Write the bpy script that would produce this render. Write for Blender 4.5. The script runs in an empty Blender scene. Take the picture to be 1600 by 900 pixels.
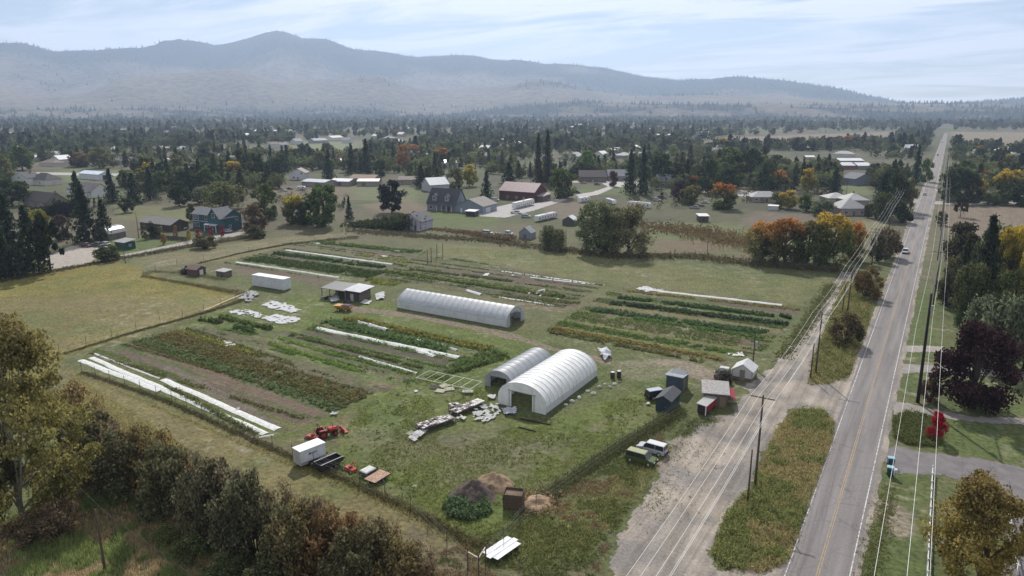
import bpy, math, random
import numpy as np
from mathutils import Vector, Matrix
R = math.radians
sc = bpy.context.scene
# ------------------------------------------------------------------ camera, sky, sun, exposure
FPX, YH, H, VX = 1110.0, 171.0, 52.0, 1489.0          # focal length (px of a 1600 wide frame), horizon row, flying height
TH = math.atan((450 - YH) / FPX)
YAW = math.atan((VX - 800) * math.cos(TH) / FPX)      # the road runs along +Y, the camera looks to its left
cam = bpy.data.objects.new('camera', bpy.data.cameras.new('camera'))
sc.collection.objects.link(cam); sc.camera = cam
cam.location = (0, 0, H); cam.rotation_euler = (math.pi / 2 - TH, 0, YAW)
cam.data.sensor_width = 36; cam.data.lens = 36 * FPX / 1600
cam.data.clip_start = 0.5; cam.data.clip_end = 60000
SUN_EL, SUN_AZ = R(41), R(-32)                         # azimuth clockwise from +Y
world = bpy.data.worlds.new('World'); sc.world = world; world.use_nodes = True
wn, wl = world.node_tree.nodes, world.node_tree.links
wn.clear()
def N(nodes, t, **kw):
    n = nodes.new(t)
    for k, v in kw.items():
        if k in n.inputs: n.inputs[k].default_value = v
        else: setattr(n, k, v)
    return n
sky = N(wn, 'ShaderNodeTexSky', sky_type='NISHITA', sun_disc=False)
sky.sun_elevation = SUN_EL; sky.sun_rotation = SUN_AZ
sky.altitude = 950; sky.air_density = 1.0; sky.dust_density = 0.6; sky.ozone_density = 1.0
tc = N(wn, 'ShaderNodeTexCoord')
sep = N(wn, 'ShaderNodeSeparateXYZ'); wl.new(tc.outputs['Generated'], sep.inputs[0])
zz = N(wn, 'ShaderNodeMath', operation='ADD'); wl.new(sep.outputs['Z'], zz.inputs[0]); zz.inputs[1].default_value = 0.13
dx = N(wn, 'ShaderNodeMath', operation='DIVIDE'); wl.new(sep.outputs['X'], dx.inputs[0]); wl.new(zz.outputs[0], dx.inputs[1])
dy = N(wn, 'ShaderNodeMath', operation='DIVIDE'); wl.new(sep.outputs['Y'], dy.inputs[0]); wl.new(zz.outputs[0], dy.inputs[1])
cx = N(wn, 'ShaderNodeCombineXYZ'); wl.new(dx.outputs[0], cx.inputs[0]); wl.new(dy.outputs[0], cx.inputs[1])
mp = N(wn, 'ShaderNodeMapping'); wl.new(cx.outputs[0], mp.inputs[0])
mp.inputs['Rotation'].default_value = (0, 0, -YAW + 0.12); mp.inputs['Scale'].default_value = (0.62, 1.5, 1); mp.inputs['Location'].default_value = (3.1, 0.9, 0)
cn = N(wn, 'ShaderNodeTexNoise', Scale=0.9, Detail=8.0, Roughness=0.58, Distortion=0.9); wl.new(mp.outputs[0], cn.inputs['Vector'])
cr = N(wn, 'ShaderNodeMapRange'); wl.new(cn.outputs['Fac'], cr.inputs['Value'])
cr.inputs['From Min'].default_value = 0.42; cr.inputs['From Max'].default_value = 0.56; cr.inputs['To Max'].default_value = 0.9
cm = N(wn, 'ShaderNodeMix', data_type='RGBA'); wl.new(cr.outputs[0], cm.inputs['Factor'])
wl.new(sky.outputs[0], cm.inputs['A']); cm.inputs['B'].default_value = (14.8, 14.7, 14.6, 1)
bg = N(wn, 'ShaderNodeBackground', Strength=0.07); wl.new(cm.outputs['Result'], bg.inputs['Color'])
wo = N(wn, 'ShaderNodeOutputWorld'); wl.new(bg.outputs[0], wo.inputs['Surface'])
sl = bpy.data.lights.new('sun', 'SUN'); sl.energy = 4.6; sl.angle = R(0.6); sl.color = (1, 0.95, 0.87)
so = bpy.data.objects.new('sun', sl); sc.collection.objects.link(so)
sd = Vector((math.sin(SUN_AZ) * math.cos(SUN_EL), math.cos(SUN_AZ) * math.cos(SUN_EL), math.sin(SUN_EL)))
so.rotation_euler = sd.to_track_quat('Z', 'Y').to_euler(); so.location = (0, 0, 3000)
vs = sc.view_settings
vs.view_transform = 'Standard'; vs.look = 'None'; vs.gamma = 1; vs.use_curve_mapping = False; vs.exposure = 0.10
sc.render.engine = 'CYCLES'
cy = sc.cycles
cy.use_denoising = True
try: cy.denoiser = 'OPENIMAGEDENOISE'
except Exception: pass
cy.max_bounces = 5; cy.diffuse_bounces = 2; cy.glossy_bounces = 2; cy.transmission_bounces = 4; cy.transparent_max_bounces = 6
cy.volume_bounces = 1; cy.sample_clamp_indirect = 4; cy.caustics_reflective = False; cy.caustics_refractive = False

# ------------------------------------------------------------------ helpers
rng = np.random.default_rng(7); random.seed(7)
CO = sc.collection.objects
cT, sT, cY, sY = math.cos(TH), math.sin(TH), math.cos(YAW), math.sin(YAW)
def G(x, y, z=0.0):
    """ground point (at height z) seen at a photo pixel"""
    u, v = x - 800, y - 450
    t = (H - z) / (v * cT + FPX * sT)
    X, Y = u * t, (FPX * cT - v * sT) * t
    return (X * cY - Y * sY, X * sY + Y * cY)
def DEP(x, y):
    v = y - 450
    return FPX * H / (v * cT + FPX * sT)               # distance along the optical axis, metres
def PJ(x, y, z):
    X, Y, d = x * cY + y * sY, -x * sY + y * cY, H - z
    zc = Y * cT + d * sT
    return 800 + FPX * X / zc, 450 + FPX * (-Y * sT + d * cT) / zc
def HT(x, y, yt):
    """height of something standing at pixel (x, y) whose top reaches row yt"""
    gx, gy = G(x, y); lo, hi = 0.0, H - 0.2
    for _ in range(30):
        m = (lo + hi) / 2
        if PJ(gx, gy, m)[1] > yt: lo = m
        else: hi = m
    return lo
def fbm(x, y, scale, octv=4, seed=0):
    """value noise 0..1"""
    x = np.asarray(x, float); y = np.asarray(y, float)
    out = np.zeros(np.broadcast(x, y).shape); amp, tot = 1.0, 0.0
    for o in range(octv):
        f = 2.0 ** o / scale
        X, Y = x * f + seed * 17.3 + o * 5.1, y * f - seed * 9.7 + o * 3.3
        xi, yi = np.floor(X).astype(np.int64), np.floor(Y).astype(np.int64)
        fx, fy = X - xi, Y - yi
        fx, fy = fx * fx * (3 - 2 * fx), fy * fy * (3 - 2 * fy)
        def h(a, b):
            n = (a * 374761393 + b * 668265263 + seed * 974711) & 0x7fffffff
            n = ((n ^ (n >> 13)) * 1274126177) & 0x7fffffff
            return ((n ^ (n >> 16)) & 0xffff) / 65535.0
        out += amp * ((h(xi, yi) * (1 - fx) + h(xi + 1, yi) * fx) * (1 - fy) + (h(xi, yi + 1) * (1 - fx) + h(xi + 1, yi + 1) * fx) * fy)
        tot += amp; amp *= 0.5
    return out / tot
def inpoly(x, y, poly):
    x = np.asarray(x); y = np.asarray(y); ins = np.zeros(x.shape, bool); n = len(poly)
    for i in range(n):
        (x0, y0), (x1, y1) = poly[i], poly[(i + 1) % n]
        if y0 == y1: continue
        c = ((y0 > y) != (y1 > y)) & (x < (x1 - x0) * (y - y0) / (y1 - y0) + x0)
        ins ^= c
    return ins
def pdist(x, y, pts, closed=True):
    """distance to a polyline"""
    x = np.asarray(x, float); y = np.asarray(y, float); d = np.full(x.shape, 1e9)
    n = len(pts)
    for i in range(n if closed else n - 1):
        (x0, y0), (x1, y1) = pts[i], pts[(i + 1) % n]
        ex, ey = x1 - x0, y1 - y0; L = ex * ex + ey * ey + 1e-9
        t = np.clip(((x - x0) * ex + (y - y0) * ey) / L, 0, 1)
        d = np.minimum(d, np.hypot(x - x0 - t * ex, y - y0 - t * ey))
    return d
def sdf(x, y, poly):
    d = pdist(x, y, poly); return np.where(inpoly(x, y, poly), -d, d)
def GP(px): return [G(*p) for p in px]

# ---- materials
MATS = {}
def mat(name, col=None, rough=0.7, nscale=0.0, namt=0.0, bump=0.0, bscale=None, metal=0.0, transl=0.0, spec=0.3, col2=None, attr=None, objtex=False, tcol=None, nmin=0.38, nmax=0.62, stretch=None):
    m = bpy.data.materials.new(name); m.use_nodes = True
    n, l = m.node_tree.nodes, m.node_tree.links; n.clear()
    out = N(n, 'ShaderNodeOutputMaterial'); b = N(n, 'ShaderNodeBsdfPrincipled')
    b.inputs['Roughness'].default_value = rough; b.inputs['Metallic'].default_value = metal; b.inputs['Specular IOR Level'].default_value = spec
    if attr:
        s = N(n, 'ShaderNodeAttribute', attribute_name=attr).outputs['Color']
    elif col is None:
        s = N(n, 'ShaderNodeObjectInfo').outputs['Color']
    else:
        r = N(n, 'ShaderNodeRGB'); r.outputs[0].default_value = (*col, 1); s = r.outputs[0]
    if nscale:
        if objtex: vec = N(n, 'ShaderNodeTexCoord').outputs['Object']
        else: vec = N(n, 'ShaderNodeNewGeometry').outputs['Position']
        if stretch:
            q = N(n, 'ShaderNodeMapping'); q.inputs['Scale'].default_value = stretch; l.new(vec, q.inputs[0]); vec = q.outputs[0]
        t = N(n, 'ShaderNodeTexNoise', Scale=nscale, Detail=6.0, Roughness=0.62); l.new(vec, t.inputs['Vector'])
        mr = N(n, 'ShaderNodeMapRange'); l.new(t.outputs['Fac'], mr.inputs['Value'])
        mr.inputs['From Min'].default_value = nmin; mr.inputs['From Max'].default_value = nmax
        if col2:
            x = N(n, 'ShaderNodeMix', data_type='RGBA'); l.new(mr.outputs[0], x.inputs['Factor']); l.new(s, x.inputs['A']); x.inputs['B'].default_value = (*col2, 1); s = x.outputs['Result']
        else:
            mr.inputs['To Min'].default_value = 1 - namt; mr.inputs['To Max'].default_value = 1 + namt
            x = N(n, 'ShaderNodeVectorMath', operation='SCALE'); l.new(s, x.inputs[0]); l.new(mr.outputs[0], x.inputs['Scale']); s = x.outputs[0]
        if bump:
            t2 = N(n, 'ShaderNodeTexNoise', Scale=bscale or nscale * 3, Detail=4.0); l.new(vec, t2.inputs['Vector'])
            bp = N(n, 'ShaderNodeBump', Strength=bump, Distance=0.1); l.new(t2.outputs['Fac'], bp.inputs['Height']); l.new(bp.outputs[0], b.inputs['Normal'])
    l.new(s, b.inputs['Base Color'])
    sh = b.outputs[0]
    if transl:
        tr = N(n, 'ShaderNodeBsdfTranslucent'); mx = N(n, 'ShaderNodeMixShader'); mx.inputs[0].default_value = transl
        if tcol:
            tx = N(n, 'ShaderNodeMix', data_type='RGBA', blend_type='MULTIPLY'); tx.inputs['Factor'].default_value = 1; l.new(s, tx.inputs['A']); tx.inputs['B'].default_value = (*tcol, 1); l.new(tx.outputs['Result'], tr.inputs['Color'])
        else: l.new(s, tr.inputs['Color'])
        l.new(b.outputs[0], mx.inputs[1]); l.new(tr.outputs[0], mx.inputs[2]); sh = mx.outputs[0]
    l.new(sh, out.inputs['Surface']); MATS[name] = m; return m
def leafmat(name, autumn=None, a0=0.45, a1=0.75):
    m = bpy.data.materials.new(name); m.use_nodes = True
    n, l = m.node_tree.nodes, m.node_tree.links; n.clear()
    out = N(n, 'ShaderNodeOutputMaterial')
    oc = N(n, 'ShaderNodeObjectInfo'); s = oc.outputs['Color']
    v = N(n, 'ShaderNodeAttribute', attribute_name='v').outputs['Fac']
    if autumn:
        h = N(n, 'ShaderNodeAttribute', attribute_name='hgt').outputs['Fac']
        tn = N(n, 'ShaderNodeTexNoise', Scale=0.55, Detail=2.0); l.new(N(n, 'ShaderNodeNewGeometry').outputs['Position'], tn.inputs['Vector'])
        ad = N(n, 'ShaderNodeMath', operation='ADD'); l.new(h, ad.inputs[0]); l.new(tn.outputs['Fac'], ad.inputs[1])
        mr = N(n, 'ShaderNodeMapRange'); l.new(ad.outputs[0], mr.inputs['Value']); mr.inputs['From Min'].default_value = a0 + .5; mr.inputs['From Max'].default_value = a1 + .5
        x = N(n, 'ShaderNodeMix', data_type='RGBA'); l.new(mr.outputs[0], x.inputs['Factor']); l.new(s, x.inputs['A']); x.inputs['B'].default_value = (*autumn, 1); s = x.outputs['Result']
    mr = N(n, 'ShaderNodeMapRange'); l.new(v, mr.inputs['Value']); mr.inputs['To Min'].default_value = 0.8; mr.inputs['To Max'].default_value = 3.1
    x = N(n, 'ShaderNodeVectorMath', operation='SCALE'); l.new(s, x.inputs[0]); l.new(mr.outputs[0], x.inputs['Scale'])
    hs = N(n, 'ShaderNodeHueSaturation'); l.new(x.outputs[0], hs.inputs['Color'])
    mh = N(n, 'ShaderNodeMapRange'); l.new(oc.outputs['Random'], mh.inputs['Value']); mh.inputs['To Min'].default_value = 0.485; mh.inputs['To Max'].default_value = 0.515; l.new(mh.outputs[0], hs.inputs['Hue'])
    d = N(n, 'ShaderNodeBsdfDiffuse'); t = N(n, 'ShaderNodeBsdfTranslucent'); mx = N(n, 'ShaderNodeMixShader'); mx.inputs[0].default_value = 0.42
    l.new(hs.outputs[0], d.inputs['Color']); l.new(hs.outputs[0], t.inputs['Color'])
    l.new(d.outputs[0], mx.inputs[1]); l.new(t.outputs[0], mx.inputs[2]); l.new(mx.outputs[0], out.inputs['Surface'])
    MATS[name] = m; return m
leafmat('leaf'); leafmat('leaf_orange', (0.25, 0.115, 0.032), 0.5, 0.95); leafmat('leaf_yellow', (0.27, 0.20, 0.035), 0.55, 0.95)
leafmat('leaf_rust', (0.115, 0.092, 0.042), 0.55, 1.2)
mat('paint', None, 0.55, 1.5, 0.10)
mat('gloss', None, 0.22, spec=0.5)
mat('roofing', None, 0.8, 2.5, 0.22)
mat('metal_sheet', None, 0.38, 0.7, 0.10, spec=0.5)
mat('wood', None, 0.85, 3.0, 0.30, stretch=(1, 1, 6))
mat('bark', None, 0.9, 5.0, 0.35)
mat('glass', (0.02, 0.025, 0.03), 0.08, spec=0.7)
mat('rubber', (0.018, 0.018, 0.018), 0.8)
mat('film', None, 0.42, 0.8, 0.08, transl=0.24, spec=0.4)
mat('fabric', None, 0.85, 1.6, 0.14, bump=0.6, bscale=5, transl=0.15)
mat('wire', (0.75, 0.75, 0.73), 0.45, spec=0.5)
mat('dark_wire', (0.02, 0.02, 0.02), 0.6)
mat('soil', None, 0.95, 1.2, 0.28, bump=0.8, bscale=7)
def gravelmat():
    m = bpy.data.materials.new('gravel'); m.use_nodes = True; n, l = m.node_tree.nodes, m.node_tree.links; b = n['Principled BSDF']; b.inputs['Roughness'].default_value = .95; b.inputs['Specular IOR Level'].default_value = .15
    ge = N(n, 'ShaderNodeNewGeometry').outputs['Position']
    t1 = N(n, 'ShaderNodeTexNoise', Scale=0.13, Detail=5.0, Roughness=.6); l.new(ge, t1.inputs['Vector']); r1 = N(n, 'ShaderNodeValToRGB'); l.new(t1.outputs['Fac'], r1.inputs[0])
    r1.color_ramp.elements[0].position = .40; r1.color_ramp.elements[1].position = .60; r1.color_ramp.elements[0].color = (0.205, 0.187, 0.172, 1); r1.color_ramp.elements[1].color = (0.335, 0.288, 0.24, 1)
    mp_ = N(n, 'ShaderNodeMapping'); mp_.inputs['Scale'].default_value = (.75, .045, 1); mp_.inputs['Rotation'].default_value = (0, 0, .12); l.new(ge, mp_.inputs[0])
    t2 = N(n, 'ShaderNodeTexNoise', Scale=1.0, Detail=4.0, Distortion=.6); l.new(mp_.outputs[0], t2.inputs['Vector']); t3 = N(n, 'ShaderNodeTexNoise', Scale=2.6, Detail=8.0, Roughness=.72); l.new(ge, t3.inputs['Vector'])
    def rng_(t, a, b, lo=.35, hi=.65): q = N(n, 'ShaderNodeMapRange'); l.new(t.outputs['Fac'], q.inputs['Value']); q.inputs['From Min'].default_value = lo; q.inputs['From Max'].default_value = hi; q.inputs['To Min'].default_value = a; q.inputs['To Max'].default_value = b; return q.outputs[0]
    mu = N(n, 'ShaderNodeMath', operation='MULTIPLY'); l.new(rng_(t2, .76, 1.2), mu.inputs[0]); l.new(rng_(t3, .74, 1.24), mu.inputs[1])
    x = N(n, 'ShaderNodeVectorMath', operation='SCALE'); l.new(r1.outputs[0], x.inputs[0]); l.new(mu.outputs[0], x.inputs['Scale']); l.new(x.outputs[0], b.inputs['Base Color'])
    bp = N(n, 'ShaderNodeBump', Strength=.7, Distance=.08); l.new(t3.outputs['Fac'], bp.inputs['Height']); l.new(bp.outputs[0], b.inputs['Normal']); MATS['gravel'] = m
gravelmat()
mat('concrete', None, 0.9, 0.6, 0.14, bump=0.3, bscale=14)
mat('line_white', (0.62, 0.61, 0.58), 0.8, 2.2, 0.0, col2=(0.24, 0.22, 0.21), nmin=0.46, nmax=0.60)
mat('line_yellow', (0.40, 0.28, 0.13), 0.85, 1.4, 0.0, col2=(0.235, 0.21, 0.195), nmin=0.42, nmax=0.6)
mat('lamp_red', (0.35, 0.02, 0.02), 0.3); mat('lamp_clear', (0.7, 0.7, 0.68), 0.15, spec=0.6)

# ---- objects
def npmesh(name, V, Q, attrs=None, smooth=False):
    """mesh from arrays; Q is (n,3) or (n,4)"""
    V = np.asarray(V, np.float32); Q = np.asarray(Q, np.int32); k = Q.shape[1]
    me = bpy.data.meshes.new(name); me.vertices.add(len(V)); me.vertices.foreach_set('co', V.ravel())
    me.loops.add(Q.size); me.loops.foreach_set('vertex_index', Q.ravel())
    me.polygons.add(len(Q)); me.polygons.foreach_set('loop_start', np.arange(0, Q.size, k, dtype=np.int32))
    me.polygons.foreach_set('loop_total', np.full(len(Q), k, np.int32))
    if smooth: me.polygons.foreach_set('use_smooth', np.ones(len(Q), bool))
    for an, (ty, data) in (attrs or {}).items():
        a = me.attributes.new(an, ty, 'POINT')
        a.data.foreach_set('color' if 'COLOR' in ty else 'value', np.asarray(data, np.float32).ravel())
    me.update(calc_edges=True); return me
def setm(me, m):
    me.materials.clear(); me.materials.append(MATS[m] if isinstance(m, str) else m)
def ob(name, me, m=None, parent=None, color=None, loc=None):
    o = bpy.data.objects.new(name, me); CO.link(o)
    if m: setm(me, m)
    if parent: o.parent = parent
    if color: o.color = (*color[:3], 1)
    if loc: o.location = loc
    return o
def tag(o, label, cat=None, group=None, kind=None):
    o['label'] = label
    if cat: o['category'] = cat
    if group: o['group'] = group
    if kind: o['kind'] = kind
    return o
def thing(name, label, cat, loc=(0, 0, 0), rz=0.0, group=None):
    o = bpy.data.objects.new(name, None); CO.link(o); o.location = loc if len(loc) == 3 else (*loc, 0); o.rotation_euler = (0, 0, rz)
    o.empty_display_size = 0.3
    return tag(o, label, cat, group)
def kids(root):
    return list(root.children)
def copy_tree(root, loc=None, rz=None, label=None, scale=None, parent=None):
    r = root.copy(); CO.link(r)
    if parent: r.parent = parent
    if loc is not None: r.location = loc if len(loc) == 3 else (*loc, 0)
    if rz is not None: r.rotation_euler = (0, 0, rz)
    if scale is not None: r.scale = scale
    if label: r['label'] = label
    for c in kids(root): copy_tree(c, parent=r)
    return r
def paint(root, part, col):
    for c in root.children:
        if c.name.split('.')[0] == part: c.color = (*col, 1)
class MB:
    def __init__(s): s.v = []; s.f = []
    def add(s, vs, fs):
        k = len(s.v); s.v += [tuple(p) for p in vs]; s.f += [tuple(i + k for i in f) for f in fs]; return s
    def hexa(s, b, t):                                  # bottom quad and top quad, counter-clockwise
        return s.add(list(b) + list(t), [(3, 2, 1, 0), (4, 5, 6, 7), (0, 1, 5, 4), (1, 2, 6, 5), (2, 3, 7, 6), (3, 0, 4, 7)])
    def box(s, x0, x1, y0, y1, z0, z1, tx=0.0, ty=0.0):
        return s.hexa([(x0, y0, z0), (x1, y0, z0), (x1, y1, z0), (x0, y1, z0)], [(x0 + tx, y0 + ty, z1), (x1 - tx, y0 + ty, z1), (x1 - tx, y1 - ty, z1), (x0 + tx, y1 - ty, z1)])
    def tube(s, pts, r, n=6, cap=True):
        P = [Vector(p) for p in pts]; rs = r if isinstance(r, (list, tuple)) else [r] * len(P); rings = []; k = len(s.v)
        for i, p in enumerate(P):
            d = (P[min(i + 1, len(P) - 1)] - P[max(i - 1, 0)])
            d = d.normalized() if d.length > 1e-9 else Vector((0, 0, 1))
            a = Vector((0, 0, 1)) if abs(d.z) < 0.9 else Vector((1, 0, 0))
            u = d.cross(a).normalized(); w = d.cross(u)
            for j in range(n):
                q = 2 * math.pi * j / n; s.v.append(tuple(p + (u * math.cos(q) + w * math.sin(q)) * rs[i]))
        for i in range(len(P) - 1):
            for j in range(n):
                a, b = k + i * n + j, k + i * n + (j + 1) % n
                s.f.append((a, b, b + n, a + n))
        if cap:
            s.f.append(tuple(k + j for j in range(n))); s.f.append(tuple(k + (len(P) - 1) * n + j for j in range(n))[::-1])
        return s
    def bar(s, a, b, w, h=None):
        h = h or w; a, b = Vector(a), Vector(b); d = (b - a).normalized(); up = Vector((0, 0, 1)) if abs(d.z) < 0.95 else Vector((1, 0, 0))
        u = d.cross(up).normalized() * w / 2; v = u.cross(d).normalized() * h / 2
        return s.hexa([a - u - v, a + u - v, a + u + v, a - u + v], [b - u - v, b + u - v, b + u + v, b - u + v])
    def prism(s, prof, y0, y1, axis='y'):               # profile in (x,z) run along y, or in (y,z) run along x
        n = len(prof)
        mk = (lambda p, t: (p[0], t, p[1])) if axis == 'y' else (lambda p, t: (t, p[0], p[1]))
        return s.add([mk(p, y0) for p in prof] + [mk(p, y1) for p in prof], [tuple(range(n)), tuple(range(2 * n - 1, n - 1, -1))] + [(i, i + n, (i + 1) % n + n, (i + 1) % n) for i in range(n)])
    def disc(s, c, r, t, n=14, axis='y'):               # a short cylinder, thickness t along the axis
        c = Vector(c); d = Vector((0, t / 2, 0)) if axis == 'y' else Vector((t / 2, 0, 0)) if axis == 'x' else Vector((0, 0, t / 2))
        return s.tube([c - d, c + d], r, n)
    def mesh(s, name, bevel=0.0, smooth=False):
        me = bpy.data.meshes.new(name); me.from_pydata(s.v, [], s.f)
        import bmesh
        bm = bmesh.new(); bm.from_mesh(me); bmesh.ops.recalc_face_normals(bm, faces=bm.faces)
        if bevel: bmesh.ops.bevel(bm, geom=[e for e in bm.edges if len(e.link_faces) == 2 and e.calc_face_angle(0) > 0.5], offset=bevel, segments=2, affect='EDGES', clamp_overlap=True)
        bm.to_mesh(me); bm.free()
        if smooth: me.polygons.foreach_set('use_smooth', [True] * len(me.polygons))
        return me
    def build(s, name, m, parent=None, color=None, bevel=0.0, smooth=False, loc=None):
        return ob(name, s.mesh(name, bevel, smooth), m, parent, color, loc)
def one(mb, name, m, label, cat, color=None, bevel=0, group=None, loc=None, rz=0, smooth=False):
    o = mb.build(name, m, None, color, bevel, smooth, loc); o.rotation_euler = (0, 0, rz); return tag(o, label, cat, group)

# ------------------------------------------------------------------ large structure: the ground
def axis_lines(a, b, step, lo, hi, g=1.05):
    c = list(np.arange(a, b + 1e-6, step)); s = step; x = c[-1]
    while x < hi: s = min(s * g, 450); x += s; c.append(x)
    s = step; x = c[0]; pre = []
    while x > lo: s = min(s * g, 450); x -= s; pre.append(x)
    return np.array(pre[::-1] + c)
xs = axis_lines(-235, 40, 0.8, -13500, 13500, 1.045); ys = axis_lines(38, 225, 0.5, -3000, 13500, 1.03)
GX, GY = np.meshgrid(xs, ys)
gc = np.zeros(GX.shape + (4,), np.float32); gc[..., 3] = 1
n1, n2, n3 = fbm(GX, GY, 40, 5, 1), fbm(GX, GY, 9, 4, 2), fbm(GX, GY, 2.5, 3, 3)
C = lambda r, g, b: np.array([r, g, b])
def mixc(t, c):
    t = np.clip(t, 0, 1)[..., None]; gc[..., :3] = gc[..., :3] * (1 - t) + np.asarray(c) * t
gc[..., :3] = C(0.092, 0.102, 0.036)
mixc((n1 - 0.42) * 4, C(0.125, 0.108, 0.054)); mixc((n2 - 0.55) * 4 * 0.7, C(0.078, 0.092, 0.034))
# the far valley: a patchwork of meadow, stubble and scrub
DIST = np.hypot(GX, GY)
cellv = fbm(np.floor(GX / 130 + 0.35 * np.sin(GY / 310)) * 130, np.floor(GY / 95) * 95, 61, 1, 9)
far = np.clip((DIST - 240) / 120, 0, 1)
mixc(far * 0.85, C(0.070, 0.070, 0.034)); mixc(far * np.clip((cellv - 0.5) * 3, 0, 1), C(0.118, 0.094, 0.060)); mixc(far * np.clip((0.35 - cellv) * 4, 0, 1) * 0.8, C(0.066, 0.085, 0.032))
mixc(far * np.clip((fbm(GX, GY, 28, 4, 71) - .52) * 6, 0, 1) * .7, C(0.045, 0.045, 0.026))
def plot(px, col, soft=1.5, amt=1.0, nz=0.9, seed=4):
    poly = GP(px); mn = np.min(poly, 0) - 8; mx = np.max(poly, 0) + 8
    i0, i1 = np.searchsorted(xs, (mn[0], mx[0])); j0, j1 = np.searchsorted(ys, (mn[1], mx[1]))
    if i1 <= i0 or j1 <= j0: return
    X, Y = GX[j0:j1, i0:i1], GY[j0:j1, i0:i1]
    d = sdf(X, Y, poly) + (fbm(X, Y, 5, 3, seed) - 0.5) * 4 * nz
    t = np.clip(-d / soft + 0.5, 0, 1)[..., None] * amt
    gc[j0:j1, i0:i1, :3] = gc[j0:j1, i0:i1, :3] * (1 - t) + np.asarray(col) * t
GRASS, LAWN, TAN, SOIL, PAST = (0.100, 0.122, 0.029), (0.080, 0.102, 0.030), (0.16, 0.125, 0.075), (0.105, 0.078, 0.056), (0.168, 0.144, 0.036)
plot([(-60, 425), (180, 405), (220, 420), (240, 432), (390, 462), (330, 485), (110, 553), (60, 600), (-60, 640)], PAST, 3)
plot([(-60, 470), (120, 455), (330, 470), (300, 492), (100, 545), (-60, 600)], (0.145, 0.122, 0.058), 14, 0.7, 3)
plot([(195, 405), (420, 372), (560, 362), (470, 385), (370, 405), (300, 412), (220, 418)], (0.14, 0.122, 0.06), 2)
plot([(120, 560), (265, 520), (330, 485), (480, 462), (650, 475), (800, 520), (860, 545), (760, 600), (560, 640), (440, 690)], GRASS, 2)
plot([(560, 640), (660, 590), (760, 610), (780, 650), (850, 660), (1040, 600), (1075, 640), (830, 800), (740, 860), (640, 800), (500, 740)], (0.096, 0.116, 0.029), 2)
plot([(560, 690), (640, 660), (780, 680), (840, 700), (850, 760), (700, 750), (600, 715)], (0.122, 0.112, 0.066), 9, 0.8, 4)     # worn grass in the yard
plot([(680, 380), (900, 395), (1180, 430), (1290, 440), (1250, 475), (1000, 445), (930, 440), (690, 400)], (0.122, 0.122, 0.048), 3)
plot([(470, 385), (660, 380), (640, 400), (600, 430), (380, 405)], (0.095, 0.092, 0.05), 2)
plot([(395, 415), (530, 436), (500, 450), (460, 440), (360, 425)], (0.115, 0.09, 0.062), 2)
plot([(850, 520), (960, 460), (1230, 478), (1260, 490), (1190, 565), (1000, 560), (900, 548)], (0.098, 0.106, 0.042), 2)
plot([(955, 562), (1060, 560), (1130, 580), (1120, 600), (1060, 582), (985, 600), (960, 580)], (0.22, 0.178, 0.135), 3, 0.9, 2)  # bare yard by the sheds
plot([(100, 570), (640, 790), (760, 860), (820, 900), (500, 900), (300, 800), (110, 640)], (0.15, 0.128, 0.055), 3)          # dry strip outside the fence
plot([(0, 780), (110, 750), (220, 720), (330, 800), (420, 880), (420, 960), (-40, 960)], (0.125, 0.135, 0.055), 5)
plot([(100, 860), (300, 860), (420, 900), (400, 980), (-60, 980), (-40, 880)], (0.19, 0.16, 0.095), 4, 0.9, 2)
plot([(640, 830), (760, 870), (900, 870), (960, 900), (960, 990), (560, 990)], (0.12, 0.098, 0.06), 3, 0.9, 2)
plot([(840, 800), (1070, 650), (1000, 730), (985, 790), (950, 880), (820, 880)], (0.082, 0.096, 0.038), 2)
plot([(1425, 455), (1462, 455), (1468, 540), (1418, 540)], LAWN, 1); plot([(1412, 550), (1468, 552), (1468, 570), (1410, 568)], LAWN, 1)
plot([(1404, 582), (1470, 585), (1470, 628), (1400, 620)], LAWN, 1)
plot([(1465, 600), (1620, 600), (1620, 650), (1520, 648), (1460, 636)], LAWN, 1)
plot([(1465, 650), (1620, 668), (1620, 733), (1450, 700)], (0.092, 0.108, 0.034), 1)
plot([(1380, 738), (1470, 742), (1450, 800), (1450, 990), (1320, 990)], LAWN, 2)
plot([(1375, 790), (1450, 790), (1440, 850), (1360, 850)], (0.22, 0.18, 0.135), 2, 0.9, 3)
plot([(1400, 322), (1640, 322), (1640, 390), (1475, 365), (1470, 330)], (0.155, 0.12, 0.085), 3)
plot([(1440, 320), (1470, 320), (1462, 455), (1425, 455)], (0.115, 0.105, 0.06), 3)
plot([(660, 330), (760, 330), (790, 345), (720, 358), (665, 355)], LAWN, 2); plot([(920, 302), (965, 290), (1010, 296), (1000, 308)], LAWN, 3)
plot([(845, 300), (880, 296), (935, 296), (900, 306)], LAWN, 3); plot([(830, 318), (900, 305), (930, 320), (1000, 330), (880, 345)], (0.13, 0.105, 0.075), 3)
plot([(1010, 345), (1160, 350), (1180, 390), (1010, 392)], (0.098, 0.112, 0.042), 4, 0.9, 3); plot([(1000, 375), (1180, 372), (1180, 405), (1040, 400)], (0.13, 0.095, 0.058), 4, 0.9, 3)
plot([(540, 285), (620, 292), (660, 292), (650, 318), (560, 312)], (0.105, 0.118, 0.05), 4); plot([(640, 312), (680, 330), (600, 335), (560, 320)], (0.135, 0.105, 0.066), 5)
plot([(90, 262), (225, 268), (230, 276), (100, 285)], (0.10, 0.125, 0.05), 3); plot([(180, 320), (340, 325), (300, 345), (180, 345)], (0.115, 0.118, 0.05), 4)
plot([(160, 375), (230, 370), (300, 372), (220, 395), (160, 400)], LAWN, 3); plot([(100, 290), (180, 300), (190, 318), (110, 312)], LAWN, 4)
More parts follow.
